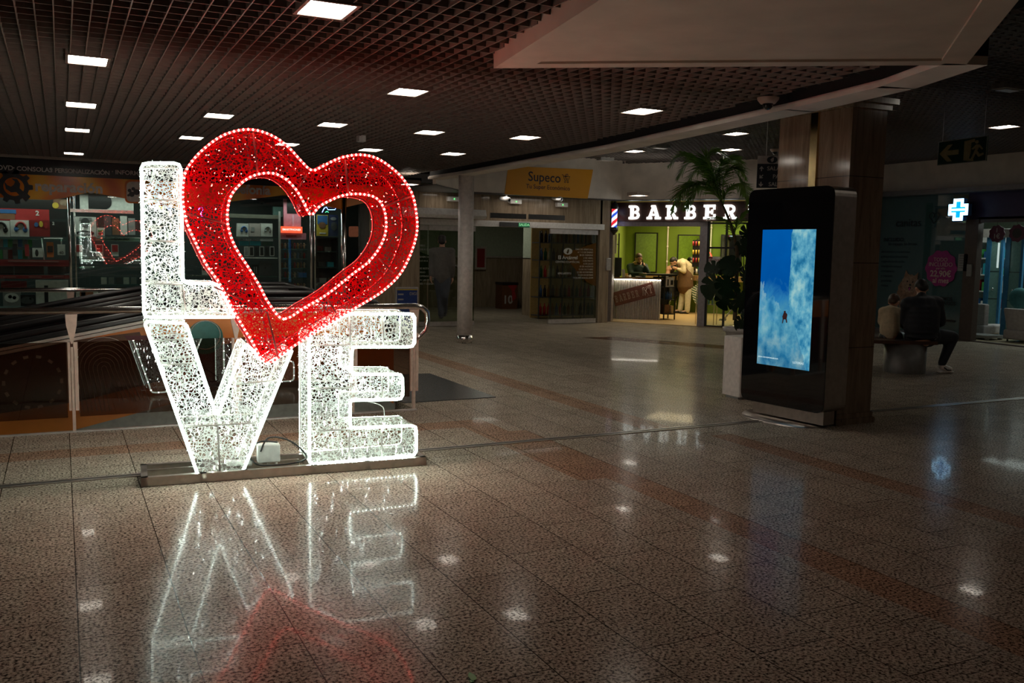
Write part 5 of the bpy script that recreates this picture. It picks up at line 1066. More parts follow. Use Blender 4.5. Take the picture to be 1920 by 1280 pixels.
# striped towel
tw = [PD(1296, 540, 23.0), PD(1308, 532, 23.0), PD(1306, 572, 23.0), PD(1299, 560, 23.0)]
TW = bpy.data.materials.new('striped_towel'); TW.use_nodes = True; nt = TW.node_tree; g = N(nt, 'ShaderNodeNewGeometry'); s = N(nt, 'ShaderNodeSeparateXYZ'); nt.links.new(g.outputs['Position'], s.inputs[0]); f = Mth(nt, 'FRACT', Mth(nt, 'MULTIPLY', Mth(nt, 'ADD', s.outputs[2], Mth(nt, 'MULTIPLY', s.outputs[0], .5)), 16)); nt.links.new(ramp(nt, f, [(0, (.5, .47, .36)), (.5, (.02, .07, .03))], 'CONSTANT'), nt.nodes['Principled BSDF'].inputs['Base Color'])
link('striped_towel', MB().add(tw+[p+BN*.03 for p in tw], [(0, 3, 2, 1), (4, 5, 6, 7), (0, 1, 5, 4), (1, 2, 6, 5), (2, 3, 7, 6), (3, 0, 4, 7)]), TW, label='green and white striped towel hanging behind the barber', cat='towel')
# ---- people in the barber shop
BR = CR.copy(); BR.z = 0; BR.normalize()
D1 = 21.95
t = thing('person', Vector((*PD(1193, 560, D1)[:2], .012)), 'man in a dark green hoodie leaning on the counter, phone at his ear', 'person')
hc = PD(1197.5, 485, D1-.12); hs, HRm, hsd, hup, hf = head(hc, VB*.85+BR*.15-Z*.25, Z+VB*.15, 1.08)
shl, shr = PD(1181, 500, D1), PD(1209, 500, D1); el1 = PD(1183, 514, D1-.25); w1_ = PD(1207, 513.5, D1-.45); el2 = PD(1215, 511, D1-.25); w2x = PD(1208.5, 498, D1-.28)
organic('body', hs+[('c', hc-Z*.08, hc-Z*.2+VB*-.08, .055, .06), ('c', (shl+shr)/2, PD(1194, 545, D1+.05), .16, .15), ('c', PD(1188, 550, D1), PD(1187, 580, D1), .08, .06), ('c', PD(1201, 550, D1), PD(1202, 580, D1), .08, .06), ('c', PD(1187, 578, D1), Vector((*PD(1187, 580, D1)[:2], .06)), .05, .04), ('c', PD(1202, 578, D1), Vector((*PD(1202, 580, D1)[:2], .06)), .05, .04), ('c', el1, w1_, .045, .03), ('c', el2, w2x, .042, .028)]+hand(w1_, BR*.9+VB*.3, Z, 1, .6)+hand(w2x, Z*.8-BR*.4, BR, 1, .6), SKIN, t, .012)
HOOD = mat('dark_green_fabric', (.012, .035, .028), .85)
organic('hoodie', [('c', (shl*2+shr)/3-Z*.02, PD(1191, 545, D1), .14, .17), ('c', (shl+shr*2)/3-Z*.02, PD(1198, 545, D1), .14, .17), ('c', shl, shr, .09, .09), ('c', shl, el1, .085, .065), ('c', el1, w1_-(w1_-el1)*.1, .062, .045), ('c', shr, el2, .08, .062), ('c', el2, w2x-(w2x-el2)*.15, .058, .042), ('e', hc-Z*.20-VB*.03, (.14, .12, .075)), ('e', PD(1195, 506, D1-.10), (.15, .10, .13))], HOOD, t, .016)
organic('trousers', [('c', PD(1188, 545, D1), Vector((*PD(1187, 580, D1)[:2], .15)), .11, .08), ('c', PD(1201, 545, D1), Vector((*PD(1202, 580, D1)[:2], .15)), .11, .08)], BLACK, t, .02)
hair(t, hc, HRm, HAIRB, 1.08, beard=True); face_marks(t, hc, HRm, 1.08, HAIRB)
link('phone', MB().obox(w2x+Z*.06-BR*.05+VB*.02, BR, Z, VB, (-.01, .005), (-.06, .08), (-.035, .035)), BLACK, label='dark mobile phone held at the ear of the man at the counter', cat='phone')
# barber
D2 = 23.35; ft = G(1286, 587); 
t = thing('person', Vector((ft.x, ft.y, .012)), 'standing barber in a cream shirt and brown apron bending over a customer', 'person')
hc = PD(1263.5, 491, D2); fd = (-BR*.75-Z*.62+VB*.15).normalized(); hs, HRm, hsd, hup, hf = head(hc, fd, Z-BR*.4, 1.05)
nk, shc = PD(1270, 491, D2), PD(1280, 494, D2); s1q, s2q = PD(1281, 495, D2-.19), PD(1279, 494, D2+.19); hp = PD(1288, 522, D2); hl, hr_ = PD(1290, 523, D2-.09), PD(1285, 523, D2+.09)
e1 = PD(1283, 509, D2-.24); w1x = PD(1270, 503.5, D2-.14); e2 = PD(1277, 508, D2+.24); w2x = PD(1267, 500, D2+.1)
k1, k2 = PD(1290, 552, D2-.08), PD(1280, 552, D2+.1); a1, a2 = PD(1288.5, 583, D2-.05), PD(1275, 581.5, D2+.10)
up_ = [('c', nk, hc+(nk-hc)*.2, .058, .055), ('c', shc, PD(1289, 503, D2), .13, .145), ('c', PD(1289, 503, D2), hp, .145, .14), ('c', s1q, s2q, .075, .075)]
organic('body', hs+up_+[('c', s1q, e1, .05, .04), ('c', e1, w1x, .04, .028), ('c', s2q, e2, .05, .04), ('c', e2, w2x, .04, .028), ('c', hl, k1, .085, .058), ('c', k1, a1, .056, .04), ('c', hr_, k2, .085, .058), ('c', k2, a2, .056, .04), ('c', a1, a1-BR*.14-Z*.03, .04, .035), ('c', a2, a2-BR*.14-Z*.03, .04, .035)]+hand(w1x, -BR*.9+Z*.25, VB, 1, .8)+hand(w2x, -BR*.9-Z*.1, -VB, 1, .7), SKIN, t, .012)
CREAMF = mat('cream_fabric', (.62, .52, .34), .85); APRON = mat('brown_apron', (.13, .065, .025), .8); CREAMT = mat('pale_trousers', (.60, .56, .42), .85)
organic('shirt', [('c', shc, PD(1289, 503, D2), .145, .16), ('c', PD(1289, 503, D2), hp, .16, .155), ('c', s1q, s2q, .09, .09), ('c', s1q, e1, .078, .06), ('c', e1, w1x-(w1x-e1)*.12, .058, .042), ('c', s2q, e2, .078, .06), ('c', e2, w2x-(w2x-e2)*.12, .058, .042), ('c', nk, shc, .065, .09)], CREAMF, t, .016)
organic('trousers', [('c', hl, k1, .115, .085), ('c', k1, a1, .085, .068), ('c', hr_, k2, .115, .085), ('c', k2, a2, .085, .068), ('c', hl, hr_, .12, .12)], CREAMT, t, .018)
organic('apron', [('c', PD(1277, 499, D2-.10), PD(1285, 517, D2-.06), .10, .165), ('c', PD(1286, 517, D2-.04), PD(1286, 538, D2-.02), .182, .195), ('c', PD(1284, 517, D2+.06), PD(1283, 539, D2+.06), .175, .185)], APRON, t, .02)
organic('shoes', [('c', a1-Z*.035, a1-BR*.16-Z*.045, .05, .045), ('c', a2-Z*.035, a2-BR*.16-Z*.045, .05, .045)], BLACK, t, .014)
hair(t, hc, HRm, HAIRD, 1.05, beard=True); face_marks(t, hc, HRm, 1.05)
# customer
D3 = 23.4; hc = PD(1257.5, 504, D3); t = thing('person', Vector((*PD(1260, 560, D3)[:2], .5)), 'customer with short dark hair lying back in the barber chair', 'person')
hs, HRm, hsd, hup, hf = head(hc, -BR*.7+Z*.7, Z*.6+BR*.9, 1.0); tc_ = PD(1250, 525, D3)
organic('body', hs+[('c', hc-BR*.06-Z*.06, tc_, .055, .08), ('c', tc_, PD(1252, 548, D3), .15, .15), ('c', PD(1252, 548, D3), PD(1238, 552, D3), .09, .07), ('c', PD(1238, 552, D3), PD(1236, 580, D3), .06, .04)], SKIN, t, .014); organic('cape', [('c', tc_, PD(1252, 548, D3), .18, .2), ('c', PD(1252, 548, D3), PD(1240, 552, D3), .16, .12)], BLACK, t, .02); hair(t, hc, HRm, HAIRD, 1.0)
# walking person behind the left sliding door
D4 = 18.2; pf = G(828, 599); pw = PD(828, 500, 17.4); D4 = (Vector((pw.x, pw.y, 0))-Vector((0, 0, 0))).dot(_fw)/1; D4 = 17.6
P4 = lambda x, y, d=0.0: PD(x, y, D4+d)
t = thing('person', Vector((*P4(829, 590)[:2], 0)), 'person in dark jeans and jacket seen through the left sliding door, walking', 'person')
hc = P4(829, 452); hs, HRm, hsd, hup, hf = head(hc, -VB, Z, 1.0); k_ = D4/1700
sL, sR = P4(812, 472), P4(846, 472); eL, eR = P4(809, 497, .05), P4(849, 497, -.05); wL, wR = P4(808, 518, -.05), P4(848, 520, .08)
hL, hR = P4(823, 525), P4(836, 525); kL, kR = P4(826, 558, .04), P4(834, 556, -.1); aL, aR = P4(827, 590, -.02), P4(833, 586, .12)
organic('body', hs+[('c', hc-Z*.08, P4(829, 468), .055, .06), ('c', P4(829, 480), P4(829, 520), .15, .13), ('c', sL, sR, .07, .07), ('c', sL, eL, .05, .04), ('c', eL, wL, .04, .028), ('c', sR, eR, .05, .04), ('c', eR, wR, .04, .028), ('c', hL, kL, .085, .058), ('c', kL, aL, .056, .04), ('c', hR, kR, .085, .058), ('c', kR, aR, .056, .04), ('c', aL, aL-VB*.1-Z*.03, .04, .035), ('c', aR, aR-VB*.1-Z*.03, .04, .035)]+hand(wL, -Z, -BR, 1, .5)+hand(wR, -Z, BR, 1, .5), SKIN, t, .013)
organic('jacket', [('c', P4(829, 478), P4(829, 520), .175, .16), ('c', sL, sR, .09, .09), ('c', sL, eL, .075, .06), ('c', eL, wL-(wL-eL)*.1, .058, .045), ('c', sR, eR, .075, .06), ('c', eR, wR-(wR-eR)*.1, .058, .045)], mat('grey_jacket', (.10, .09, .08), .8), t, .016)
organic('jeans', [('c', hL, kL, .11, .075), ('c', kL, aL, .072, .058), ('c', hR, kR, .11, .075), ('c', kR, aR, .072, .058), ('c', hL, hR, .11, .11)], mat('dark_denim', (.04, .045, .055), .8), t, .016)
organic('shoes', [('c', aL-Z*.03, aL-VB*.13-Z*.045, .05, .042), ('c', aR-Z*.03, aR-VB*.13-Z*.045, .05, .042)], DGREY, t, .014); hair(t, hc, HRm, HAIRD, 1.0)
# ================================================================ BENCH AND SITTERS (right)
bc_ = G(1711, 702); bc_ = Vector((bc_.x, bc_.y, 0))+(-VB)*.27; KB = bc_.dot(_fw)/FPX
t = thing('bench', bc_, 'curved bench with a brown seat on grey steel drums, right of the pillar', 'bench')
link('drum', MB().lathe(bc_, [(.27, 0), (.27, .40), (.001, .40)], 40), mat('bench_steel', (.17, .165, .155), .45, .3), parent=t)
q = bc_-BR*.95-VB*.25; link('drum', MB().lathe(q, [(.27, 0), (.27, .40), (.001, .40)], 40), MATS['bench_steel'], parent=t)
path = [bc_+BR*.30+VB*.0, bc_+BR*.0-VB*.0, bc_-BR*.5-VB*.08, bc_-BR*.95-VB*.25, bc_-BR*1.4-VB*.5]; pc_ = catmull(path, 6, False); mb = MB()
for a, b_ in zip(pc_, pc_[1:]):
    d = (b_-a).normalized(); s = Vector((-d.y, d.x, 0)); mb.obox(a, d, s, Z, (-.01, (b_-a).length+.01), (-.26, .26), (.40, .445))
link('seat', mb, wood('bench_wood', (.05, .02, .012), (.09, .04, .022), .35), parent=t)
DM_ = bc_.dot(_fw)+Vector((0, 0, 0)).dot(_fw); DM_ = (Vector((bc_.x, bc_.y, CAMH))-CO).dot(_fw)-.02
Q = lambda x, y, d=0.0: PD(x, y, DM_+d)
JK = mat('dark_puffer', (.010, .012, .018), .7); TRK = mat('track_trousers', (.008, .010, .016), .7)
t = thing('person', Vector((bc_.x, bc_.y, .445)), 'man in a dark quilted jacket and white trainers sitting on the bench', 'person')
hc = Q(1728, 541, .08); hs, HRm, hsd, hup, hf = head(hc, -VB-Z*.75, Z-VB*.6, 1.02)
sL, sR = Q(1703, 571), Q(1755, 569); eL, eR = Q(1700, 603, .1), Q(1762, 602, .08); wL, wR = Q(1716, 612, .38), Q(1745, 612, .38)
pel = Q(1727, 632); hL, hR = Q(1716, 632, .05), Q(1742, 630, .05); kL, kR = Q(1712, 628, .48), Q(1786, 632, .18); aR = Q(1766, 684, .12); aL = Vector((*Q(1705, 680, .55)[:2], .09))
shapes = hs+[('c', hc-Z*.07, Q(1728, 562), .06, .065), ('c', Q(1728, 580), pel, .17, .15), ('c', sL, sR, .075, .075), ('c', sL, eL, .05, .042), ('c', eL, wL, .04, .028), ('c', sR, eR, .05, .042), ('c', eR, wR, .04, .028), ('c', hL, kL, .09, .06), ('c', kL, aL, .056, .04), ('c', hR, kR, .09, .06), ('c', kR, aR, .056, .038), ('c', aR, aR+(BR*.80-VB*.35).normalized()*.10-Z*.05, .036, .022), ('c', aL, aL-VB*.14-Z*.03, .04, .035)]
organic('body', shapes+hand(wL, -VB+BR*.5+Z*.1, Z, 1, .7)+hand(wR, -VB-BR*.5+Z*.1, Z, 1, .7), SKIN, t, .012)
mb_ = [('c', Q(1724, 578), Q(1722, 618), .19, .19), ('c', Q(1734, 578), Q(1733, 618), .19, .19), ('c', sL, sR, .11, .11), ('c', sL, eL, .095, .085), ('c', eL, wL-(wL-eL)*.1, .08, .055), ('c', sR, eR, .095, .085), ('c', eR, wR-(wR-eR)*.1, .08, .055), ('c', Q(1728, 563), Q(1728, 556), .085, .07)]
for i in range(7):
    y = 574+i*9.5; mb_.append(('e', Q(1728, y), (.235-.004*abs(i-3), .20, .034)))
organic('quilted_jacket', mb_, JK, t, .016, smooth=3)
organic('trousers', [('c', hL, kL, .12, .085), ('c', kL, aL, .08, .06), ('c', hR, kR, .125, .088), ('c', kR, aR+Z*.02, .082, .055), ('c', hL, hR, .15, .15)], TRK, t, .016)
WSH = mat('white_trainer', (.85, .78, .72), .5)
fw_ = (BR*.80-VB*.35).normalized()
organic('shoes', [('c', aR-Z*.02, aR-Z*.045+fw_*.06, .05, .047), ('c', aR-Z*.045+fw_*.06, aR-Z*.062+fw_*.17, .046, .033), ('c', aL-Z*.02, aL-Z*.05-VB*.15, .05, .038)], WSH, t, .012)
link('shoe_sole', MB().obox(aR-Z*.105, fw_, fw_.cross(Z), Z, (-.05, .20), (-.038, .038), (-.0, .018)), WSH, parent=t, bevel=.01)
link('shoe_stripe', MB().tube([aR-Z*.05+fw_*a+fw_.cross(Z)*.05-Z*b_ for a, b_ in ((-.01, -.02), (.05, .015), (.12, .02))], .008, 6), TRK, parent=t)
hair(t, hc, HRm, HAIRD, 1.03)
# child
Q2 = lambda x, y, d=0.0: PD(x, y, DM_+.32+d)
t = thing('person', Vector((*Q2(1668, 634)[:2], .445)), 'child in a cream long sleeved top sitting on the bench, head bowed', 'person')
hc = Q2(1676, 566, .08); hs, HRm, hsd, hup, hf = head(hc, -VB*.6+BR*.6-Z*.6, Z-VB*.3+BR*.2, .90)
sL, sR = Q2(1656, 584), Q2(1682, 584); eL, eR = Q2(1652, 603, .05), Q2(1687, 604, .05); wR, wL = Q2(1696, 614, .2), Q2(1665, 612, .25); pel = Q2(1669, 630)
hL, hR = Q2(1664, 632, .03), Q2(1676, 632, .03); kL, kR = Q2(1672, 630, .36), Q2(1690, 630, .33); aL, aR = Vector((*Q2(1674, 640, .42)[:2], .14)), Vector((*Q2(1692, 640, .38)[:2], .14))
organic('body', hs+[('c', hc-Z*.06, Q2(1670, 578), .045, .05), ('c', Q2(1669, 590), pel, .11, .11), ('c', sL, sR, .05, .05), ('c', sL, eL, .035, .03), ('c', eL, wL, .03, .022), ('c', sR, eR, .035, .03), ('c', eR, wR, .03, .022), ('c', hL, kL, .065, .045), ('c', kL, aL, .04, .03), ('c', hR, kR, .065, .045), ('c', kR, aR, .04, .03)]+hand(wR, BR*.6-VB*.6, Z, .75, .6)+hand(wL, BR*.6-VB*.6, Z, .75, .6), SKIN, t, .011)
organic('top', [('c', Q2(1669, 588), Q2(1668, 622), .125, .135), ('c', sL, sR, .07, .07), ('c', sL, eL, .058, .05), ('c', eL, wL-(wL-eL)*.1, .046, .036), ('c', sR, eR, .058, .05), ('c', eR, wR-(wR-eR)*.1, .046, .036)], mat('cream_cotton', (.58, .47, .30), .85), t, .013)
organic('trousers', [('c', hL, kL, .09, .065), ('c', hR, kR, .09, .065), ('c', hL, hR, .125, .125), ('c', kL, aL, .055, .045), ('c', kR, aR, .055, .045)], BLACK, t, .014); hair(t, hc, HRm, HAIRB, .93)

# ================================================================ PET SHOP (right wall)
WX = 15.3; RV_ = -YR
def PP(x, y, off=0.0): p = PX(x, y, WX-off); return p
TEALW = mat('teal_window_film', (.07, .14, .16), .5); TXT = mat('dark_lettering', (.012, .014, .018), .6)
wl = thing('window_advert', (WX, 12.5, 0), 'dark teal window film of the pet shop with lettering and dog picture', 'advert')
link('window_film', MB().box((WX, 11.62, .08), (WX+.03, 14.2, 2.80)), TEALW, parent=wl); link('window_glass', MB().box((WX-.02, 11.62, .08), (WX-.01, 14.2, 2.80)), glass('pet_glass', (.85, .9, .9), 1.0), parent=wl)
B('trim_7', (WX-.05, 11.62, 0), (WX+.05, 14.2, .08), ALUD, kind='structure')
link('trim_8', MB().box((WX-.25, -3, 2.78), (WX+.1, 14, 2.87)), ALUD, kind='structure'); PURP = mat('purple_fascia', (.035, .022, .075), .5)
link('wall_pet_fascia', MB().box((WX+.0, 8.8, 2.28), (WX+.08, 11.62, 2.78)), PURP, kind='structure')
mb = MB().box((WX-.03, 11.36, 0), (WX+.12, 11.62, 2.28)).box((WX, 8.8, 2.22), (WX+.1, 11.4, 2.32)).box((WX-.01, 11.36, 0), (WX+.1, 8.8, .02)); link('door_2', mb, mat('brown_door_frame', (.07, .05, .042), .4), kind='structure')
link('access_reader', MB().box((WX-.07, 11.42, 1.22), (WX-.03, 11.52, 1.45)), GREY, label='small grey access box on the pet shop door post', cat='panel', bevel=.008)
def PT(s, x, y, px_h, parent=wl, m=TXT, **k): p = PP(x, y, .03); return text('lettering', s, px_h*.0108/.72, p, RV_, Z, m, parent=parent, ext=.001, **k)
PT('canitas', 1703, 418, 15, bold=.0)
PT('INCLUIDO.', 1676, 449.5, 7, bold=.02); PT('Sin copagos. Sin límites.', 1692, 457.5, 5, bold=.01)
for i, s in enumerate(['alimentación y accesorios', 'peluquería y bioquímica', 'urgencias a domicilio', 'transporte vacunal', 'o empleado', 'y mascota', 'guardería', 'meses']): PT(s, 1652+0*i, 471.5+i*9, 4.6, align='LEFT')
PT('ASISTIMOS', 1766, 560, 6.5, bold=.02); PT('VETERINARIOS', 1764, 568, 6.5, bold=.02)
hp_ = PP(1752, 410, .035); mb = MB().tube(catmull([hp_-YR*a+Z*b_ for a, b_ in ((-.06, -.02), (-.12, .05), (-.06, .12), (.0, .07), (-.02, .02), (.0, .07), (.06, .12), (.11, .07), (.08, .01), (.0, -.09), (-.06, -.02))], 4, False), .007, 5); link('heart_symbol', mb, TXT, parent=wl)
MAG = mat('magenta_print', (.30, .02, .17), .5); bcn = PP(1764, 503, .03); BRad = .345
link('price_badge', MB().poly([(BRad*(1+.045*math.cos(10*a))*math.cos(a), BRad*(1+.045*math.cos(10*a))*math.sin(a)) for a in [2*math.pi*i/100 for i in range(100)]], bcn, RV_, Z, 0, .004), MAG, parent=wl, label='magenta scalloped badge reading 22,90€')
BTX = mat('badge_text', (.55, .42, .38), .6)
for s, y, h, b_ in (('TODO', 487, 7, 0), ('INCLUIDO', 496, 7.5, 0), ('por sólo', 503, 4, 0), ('22,90€', 513.5, 11, .02), ('al mes', 526, 9.5, .015)): PT(s, 1764, y, h, m=BTX, bold=b_, off=.006)
# dog photograph on the film
dc = PP(1703, 545, .026)
def blob(pts, m, nm, o): link(nm, MB().poly(pts, dc-XR*o, RV_, Z, 0, .002), m, parent=wl)
fur = mat('dog_fur_print', (.24, .14, .09), .8, noise=.4, nscale=14); fur2 = mat('dog_face_print', (.28, .19, .13), .8, noise=.3, nscale=20)
blob([(.27*math.cos(a)*(1+.05*math.sin(17*a)), -.08+.36*math.sin(a)*(1+.04*math.sin(13*a))) for a in [2*math.pi*i/80 for i in range(80)]], fur, 'dog_picture', .0)
blob([(.03+.20*math.cos(a)*(1+.05*math.sin(19*a)), .15+.18*math.sin(a)*(1+.04*math.sin(15*a))) for a in [2*math.pi*i/80 for i in range(80)]], fur2, 'dog_picture', .003)
for pts in ([(-.12, .27), (-.08, .42), (-.0, .30)], [(.12, .30), (.22, .38), (.20, .24)]): blob(pts, fur, 'dog_picture', .004)
mb = MB()
for cx, cz, rx, rz in ((-.03, .19, .018, .018), (.10, .18, .018, .018), (.04, .12, .028, .02), (.03, .06, .04, .022)): mb.poly(circ(cx, cz, rx, 14, ry=rz), dc-XR*.006, RV_, Z, 0, .001)
link('dog_picture', mb, TXT, parent=wl); link('dog_picture', MB().poly(circ(.03, .04, .02, 12, ry=.035), dc-XR*.008, RV_, Z, 0, .001), MAG, parent=wl)
p = PP(1805, 492, .03); link('paper_notice', MB().box((WX-.03, p.y-.10, p.z-.16), (WX-.022, p.y+.10, p.z+.16)), GREY, parent=wl)
for i in range(6): link('notice_line', MB().box((WX-.033, p.y-.07, p.z+.12-.045*i), (WX-.03, p.y+.07, p.z+.128-.045*i)), DGREY, parent=wl)
link('letter_slot', MB().poly(rounded([(-.12, -.02), (.12, -.02), (.12, .02), (-.12, .02)], .02), PP(1780, 601, .03), RV_, Z, 0, .02), BLACK, label='black oval letter slot in the teal window film beside the seated man', cat='letter slot')
# illuminated cross
cp_ = PP(1797, 393, .28); cr_ = .205; kk = .085
ct_ = thing('pharmacy_cross', cp_, 'glowing blue and white cross sign over the pet shop window', 'sign')
def cross(r, k): return [(-k, -r), (k, -r), (k, -k), (r, -k), (r, k), (k, k), (k, r), (-k, r), (-k, k), (-r, k), (-r, -k), (-k, -k)]
CW = emis('cross_white', (.35, .70, 1), 7.0); CB = emis('cross_blue', (.0, .30, 1), 1.6)
link('cross_body', MB().poly(cross(cr_, kk+.02), cp_, RV_, Z, .0, .10), BLUE, parent=ct_); link('light_tube', MB().poly([cross(cr_-.002, kk+.018), cross(cr_-.055, kk-.035)], cp_, RV_, Z, -.012, -.002), CW, parent=ct_)
link('light_field', MB().poly(cross(cr_-.055, kk-.035), cp_, RV_, Z, -.004, -.001), CB, parent=ct_); link('light_bar', MB().obox(cp_, RV_, Z, XR, (-.13, .13), (-.018, .018), (-.014, -.004)), CW, parent=ct_)
link('bracket', MB().cyl(cp_+XR*.08, cp_+XR*.30, .02), DGREY, parent=ct_)
# interior seen through the door
PF = wood('pet_shop_floor', (.36, .29, .18), (.48, .40, .27), .3, (1, 8, 8)); B('floor', (WX+.1, 8.0, 0), (20.5, 15, .014), PF, kind='structure')
mb = MB().box((20.4, 8, 0), (20.5, 15, 2.8)).box((WX+.1, 14.9, 0), (20.5, 15, 2.8)); link('wall_pet_shop', mb, mat('pale_green_wall', (.40, .50, .44), .7), kind='structure'); B('ceiling', (WX+.1, 8, 2.8), (20.5, 15, 2.86), WHITEW, kind='structure')
FG = mat('frosted_green_glass', (.22, .38, .34), .3); BPM = mat('blue_post', (.04, .17, .32), .4)
def XP(x, y, X): return PX(x, y, X)
# tall glazed cabinets with blue posts
for k, (x0, x1, X, lb) in enumerate(((1848, 1868, 16.9, 'frosted green glass cabinet with a blue post, first behind the pet shop door'), (1884, 1906, 16.5, 'frosted green glass cabinet with a blue post, second behind the pet shop door'))):
    a, b_ = XP(x0, 600, X), XP(x1, 600, X); zt = XP(x0, 445, X).z; t = thing('display_cabinet', (X, (a.y+b_.y)/2, .014), lb, 'cabinet')
    link('panel', MB().box((X, b_.y, .014), (X+.03, a.y, zt)), FG, parent=t); link('post', MB().box((X-.02, a.y-.02, .014), (X+.04, a.y+.08, zt)).box((X-.02, b_.y-.05, .014), (X+.04, b_.y, zt)), BPM, parent=t)
    for z in (.75, 1.3): link('panel_joint', MB().box((X-.004, b_.y, z), (X, a.y, z+.012)), DGREY, parent=t)
    link('handle', MB().ell((X-.02, (a.y+b_.y)/2, .95), (.02, .02, .03)), CHROME, parent=t)
    link('top_board', MB().box((X-.05, b_.y-.3, zt), (X+.05, a.y+.3, zt+.16)), mat('beige_board', (.42, .36, .32), .6), parent=t)
for k, (x, y0, y1, X, lb) in enumerate(((1835, 452, 500, 16.2, 'left white vertical light panel inside the pet shop'), (1871, 455, 502, 16.3, 'right white vertical light panel inside the pet shop'))):
    a, b_ = XP(x-3, y1, X), XP(x+3, y0, X); link('light_panel', MB().box((X, b_.y, a.z), (X+.02, a.y, b_.z)), emis('soft_white', (.8, 1, .95), .55), label=lb, cat='light panel')
t = thing('wall_shelving', (18.2, 12.0, 0), 'white shelves with green and blue pet goods left inside the pet shop', 'shelving'); mb = MB()
for z in (.5, .85, 1.2, 1.55, 1.9): mb.box((17.6, 12.0, z), (18.0, 13.8, z+.025))
mb.box((17.6, 11.98, 0), (18, 12.0, 2.2)).box((18, 11.98, 0), (18.03, 13.8, 2.2)); link('rack', mb, WHITE, parent=t)
k = 0
for zi, z in enumerate((.5, .85, 1.2, 1.55)):
    for i in range(7):
        m = (GREENP, CYAN, BLUE, DRED, WHITE)[(i*3+zi) % 5]; y = 12.12+i*.22; link('pet_food_box', MB().box((17.62, y, z+.026), (17.8, y+.15, z+.16+.05*((i+zi) % 3))), m, label=f'pet food box, {ORD[i]} from the door side on the {("lowest","second","third","top")[zi]} white shelf', cat='box', group='pet food boxes on the white shelves')
CHF = mat('grey_upholstery', (.36, .33, .32), .8)
def armchair(x0, x1, ytop, yseat, ybot, X, label, nm='armchair', cushion=None):
    a, b_ = XP(x0, ybot, X), XP(x1, ybot, X); zt, zs = XP(x0, ytop, X).z, XP(x0, yseat, X).z; t = thing(nm, (X+.3, (a.y+b_.y)/2, .014), label, 'armchair' if nm == 'armchair' else 'sofa')
    link('backrest', MB().add([(X, b_.y, zs-.1), (X, a.y, zs-.1), (X-.08, a.y+.05, zt), (X-.08, b_.y-.05, zt), (X+.14, b_.y, zs-.1), (X+.14, a.y, zs-.1), (X+.06, a.y+.05, zt), (X+.06, b_.y-.05, zt)], [(0, 1, 2, 3), (7, 6, 5, 4), (0, 4, 5, 1), (1, 5, 6, 2), (2, 6, 7, 3), (3, 7, 4, 0)]), CHF, parent=t, bevel=.03)
    link('seat', MB().box((X-.05, b_.y-.04, zs-.22), (X+.75, a.y+.04, zs-.04)), CHF, parent=t, bevel=.03)
    for (xx, yy) in ((X, a.y-.03), (X, b_.y+.03), (X+.65, a.y-.03), (X+.65, b_.y+.03)): link('leg', MB().cyl((xx, yy, .014), (xx, yy, zs-.2), .012, .02, 8), DGREY, parent=t)
    if cushion: q = XP(*cushion, X+.2); link('cushion', MB().ell((q.x, q.y, q.z), (.09, .22, .20), 0, 14), mat('teal_cushion', (.05, .19, .20), .8), label='teal cushion on the grey sofa in the pet shop', cat='cushion')
armchair(1822, 1844, 568, 604, 625, 16.2, 'grey upholstered chair at the left inside the pet shop door'); armchair(1886, 1935, 577, 613, 636, 15.95, 'grey sofa at the right inside the pet shop door', 'sofa', (1912, 559))
a = XP(1825, 640, 15.9); link('floor_platform', MB().box((15.7, a.y-.45, .05), (16.2, a.y+.1, .10)).box((15.72, a.y-.42, .014), (15.78, a.y-.36, .05)).box((16.1, a.y-.42, .014), (16.16, a.y-.36, .05)), GREY, label='low grey wheeled platform just inside the pet shop door', cat='platform')
for (x, y, d) in ((1869, 438, 'showing 1€'), (1907, 437, 'with a dark round print')):
    q = XP(x, y, 15.5); t = thing('hanging_badge', q-Z*.16, 'dark plum scalloped badge hanging in the pet shop doorway, '+d, 'badge'); r = .155
    link('disc', MB().poly([(r*(1+.06*math.cos(9*a))*math.cos(a), r*(1+.06*math.cos(9*a))*math.sin(a)) for a in [2*math.pi*i/72 for i in range(72)]], q, RV_, Z, 0, .01), mat('plum_badge', (.09, .015, .04), .5), parent=t); link('cord', MB().cyl(q+Z*r, Vector((q.x, q.y, 2.8)), .003, n=5), DGREY, parent=t)
    if '1€' in d:
        for s, dz, h in (('1', .06, .11), ('1€', -.05, .12)): text('lettering', s, h, q+Z*dz-XR*.002, RV_, Z, SIGNW, parent=t, ext=.001, bold=.02)
    else: link('print', MB().poly(circ(0, 0, .09, 20), q-XR*.002, RV_, Z, 0, .002), BLACK, parent=t)
t = thing('product_stand', (17.0, 9.9, 0), 'dark tall product stand with a gold band inside the pet shop at the right', 'stand'); a, b_ = XP(1907, 560, 17.5), XP(1945, 560, 17.5); zt = XP(1907, 470, 17.5).z
link('board', MB().box((17.5, b_.y, .014), (17.6, a.y, zt)), BLACK, parent=t); link('band', MB().box((17.49, b_.y, zt-.42), (17.5, a.y-.02, zt-.34)), BRASS, parent=t)

